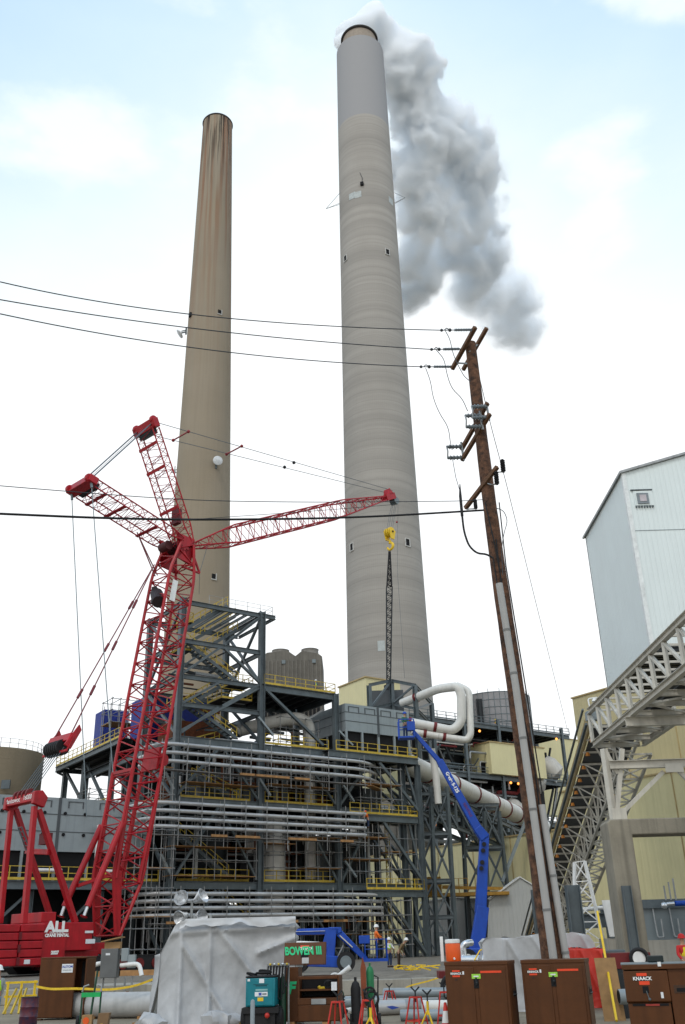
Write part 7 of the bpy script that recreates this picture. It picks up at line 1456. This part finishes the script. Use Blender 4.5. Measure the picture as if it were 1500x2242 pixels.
# ------------------------------------------------------------ people
def person(label, P, face=0, shirtm=hivis, vest=lime, trous=denim, helmet=white, arms=((.16, -.28, .95), (-.16, -.28, .95)), lean=0, h=1.76):
    t = thing('person', label, 'person', P); t.rotation_euler = (0, 0, math.radians(face)); k = h / 1.76
    def skinm(nm, nodes_, edges, mt, lev=2):
        me = bpy.data.meshes.new(nm); me.from_pydata([tuple(V(n[0]) * k) for n in nodes_], edges, []); o = bpy.data.objects.new(nm, me); COL.objects.link(o); o.parent = t; me.materials.append(mt)
        s_ = o.modifiers.new('skin', 'SKIN'); ly = me.skin_vertices[0].data
        for d, n in zip(ly, nodes_): d.radius = (n[1] * k, (n[2] if len(n) > 2 else n[1]) * k)
        ly[0].use_root = True; b = o.modifiers.new('sub', 'SUBSURF'); b.levels = b.render_levels = 1 if lev == 1 else 2; s_.use_smooth_shade = True; return o
    Lp = lambda x, y, z: (x, y - lean * max(0, z - .95), z - .12 * lean * max(0, z - .95))
    (lx, ly_, lz), (rx, ry, rz) = arms
    N_ = [(Lp(0, 0, .96), .13, .1), (Lp(0, 0, 1.18), .135, .1), (Lp(0, 0, 1.38), .15, .1), (Lp(0, 0, 1.5), .06), (Lp(0, -.02, 1.58), .075, .085), (Lp(0, -.03, 1.68), .085, .1), (Lp(0, -.01, 1.76), .05)]
    E_ = [(i, i + 1) for i in range(6)]
    hands = []
    for s_, (ax, ay, az) in ((1, (lx, ly_, lz)), (-1, (rx, ry, rz))):
        b = len(N_); hd = V(Lp(s_ * .2 + ax * 0, ay, az)); el_ = V(Lp(s_ * .26, ay * .25, (1.42 + az) / 2 - .02)); wrist = el_.lerp(hd, .85); dr = (hd - el_).normalized()
        N_ += [(Lp(s_ * .19, 0, 1.41), .062), (tuple(el_), .045), (tuple(wrist), .03), (tuple(hd), .034, .02)]; E_ += [(2, b), (b, b + 1), (b + 1, b + 2), (b + 2, b + 3)]; sd = V((s_, 0, 0))
        for f in range(4): n = len(N_); N_ += [(tuple(hd + dr * (.085 - .006 * abs(f - 1)) + V((.018 * (f - 1.5), -.01, 0))), .009)]; E_ += [(b + 3, n)]
        n = len(N_); N_ += [(tuple(hd + dr * .03 - sd * .05), .011)]; E_ += [(b + 3, n)]
    for s_ in (1, -1): b = len(N_); N_ += [((s_ * .1, 0, .9), .09), ((s_ * .11, -.02, .5), .06), ((s_ * .115, .01, .1), .042), ((s_ * .12, -.14, .035), .038, .03)]; E_ += [(0, b), (b, b + 1), (b + 1, b + 2), (b + 2, b + 3)]
    body = skinm('body', N_, E_, skin)
    g = 1.18
    tr = [((0, 0, 1.0), .155, .12), ((0, 0, .93), .15, .125)]; te = [(0, 1)]
    for s_ in (1, -1): b = len(tr); tr += [((s_ * .1, 0, .86), .1), ((s_ * .11, -.02, .5), .077), ((s_ * .115, .01, .1), .066)]; te += [(1, b), (b, b + 1), (b + 1, b + 2)]
    skinm('trousers', tr, te, trous, 1)
    sh = [(Lp(0, 0, 1.0), .155, .12), (Lp(0, 0, 1.2), .155, .12), (Lp(0, 0, 1.39), .165, .115), (Lp(0, 0, 1.47), .085)]; se = [(0, 1), (1, 2), (2, 3)]
    for s_, (ax, ay, az) in ((1, (lx, ly_, lz)), (-1, (rx, ry, rz))): b = len(sh); hd = V(Lp(s_ * .2, ay, az)); el_ = V(Lp(s_ * .26, ay * .25, (1.42 + az) / 2 - .02)); sh += [(Lp(s_ * .19, 0, 1.41), .08), (tuple(el_), .06), (tuple(el_.lerp(hd, .8)), .045)]; se += [(2, b), (b, b + 1), (b + 1, b + 2)]
    skinm('shirt', sh, se, shirtm, 1)
    if vest: skinm('vest', [(Lp(0, 0, 1.02), .168, .132), (Lp(0, 0, 1.2), .168, .132), (Lp(0, 0, 1.38), .172, .126), (Lp(0, 0, 1.44), .13, .1)], [(0, 1), (1, 2), (2, 3)], vest, 1)
    H_ = V(Lp(0, -.02, 1.70)) * k; ORG[t.name] = V((0, 0, 0))
    MB().lathe(H_, [(.155 * k, 0), (.15 * k, .015 * k), (.125 * k, .02 * k), (.118 * k, .08 * k), (.085 * k, .14 * k), (.02 * k, .165 * k)], 18, 1, 1.15).build('helmet', helmet, t)
    m = MB()
    for s_ in (-1, 1): m.ball(H_ + V((s_ * .034, -.1, -.03)) * k, .012 * k, 8)
    m.build('eyes', black, t); MB().ball(H_ + V((0, -.115, -.06)) * k, .018 * k, 8, (1, 1.2, 1.4)).ball(H_ + V((.088, 0, -.05)) * k, .025 * k, 8, (.4, .8, 1.2)).ball(H_ + V((-.088, 0, -.05)) * k, .025 * k, 8, (.4, .8, 1.2)).build('nose_and_ears', skin, t)
    for s_ in (1, -1): MB().box(V((s_ * .118 - .05, -.2, 0)) * k, V((s_ * .118 + .05, .08, .11)) * k).build('boot', boot, t, bevel=.03)
    ORG[t.name] = V(P); return t
gp = lambda px, Y, z=GZ: (lambda q_: V((q_.x, Y, z)))(at(px, 2100, Y))
person('worker in white sleeves and lime vest standing near the low blue lift', gp(853, 70), 40, shirt, lime, denim, white, ((.1, -.35, 1.1), (-.1, -.4, 1.15)))
person('worker in brown stooping forward beside the man in the lime vest', gp(873, 68.5), 70, mat('tan_jacket', (.18, .12, .06), .9), None, boot, white, ((0, -.35, .8), (0, -.35, .75)), .75)
person('worker in orange vest standing inside the low blue lift basket', at(822, 2100, 62) + V((.1, 0, .05)), 100, hivis, hivis, denim, white, ((0, -.35, 1.05), (0, -.35, 1.1)))
P = SP(806, 1797, -1.5); person('worker in orange leaning on the scaffold at the middle pipes', V((P.x, P.y, P.z - .75)), -70, hivis, hivis, denim, orange, ((0, -.45, 1.2), (0, -.45, 1.1)), .35)
person('worker in white helmet by the corner of the upper yellow railing', S(17.8, 1.6, 28.15), 60, mat('blue_shirt', (.05, .09, .2), .9), lime, denim, white)
person('man in lime vest and jeans cut off by the left edge of the picture', gp(1, 33.5, 0), -120, mat('tshirt', (.35, .38, .36), .9), lime, mat('light_jeans', (.18, .26, .36), .9), white, ((0, -.1, .85), (0, -.12, .85)))
person('worker in red shirt and yellow vest at the right edge of the picture', gp(1499, 38, .35), 10, redcl, mat('yellow_vest', (.7, .55, .03), .8), denim, redcl)
person('worker in yellow and black gear up on the pipe rack deck', R2(*((lambda a_: (a_[0], 2.0, zl[2] + .36))(r2(1086, 1595, 2.0)))), 0, black, yeld, greyp, yeld, ((.3, -.1, 1.1), (-.3, -.1, 1.1)))
person('small worker in the raised blue basket high beside the cooling unit', at(891, 1600, 60) + V((-.1, .1, -.45)), 30, mat('dark_green_shirt', (.04, .12, .08), .9), None, denim, blue, h=1.6)
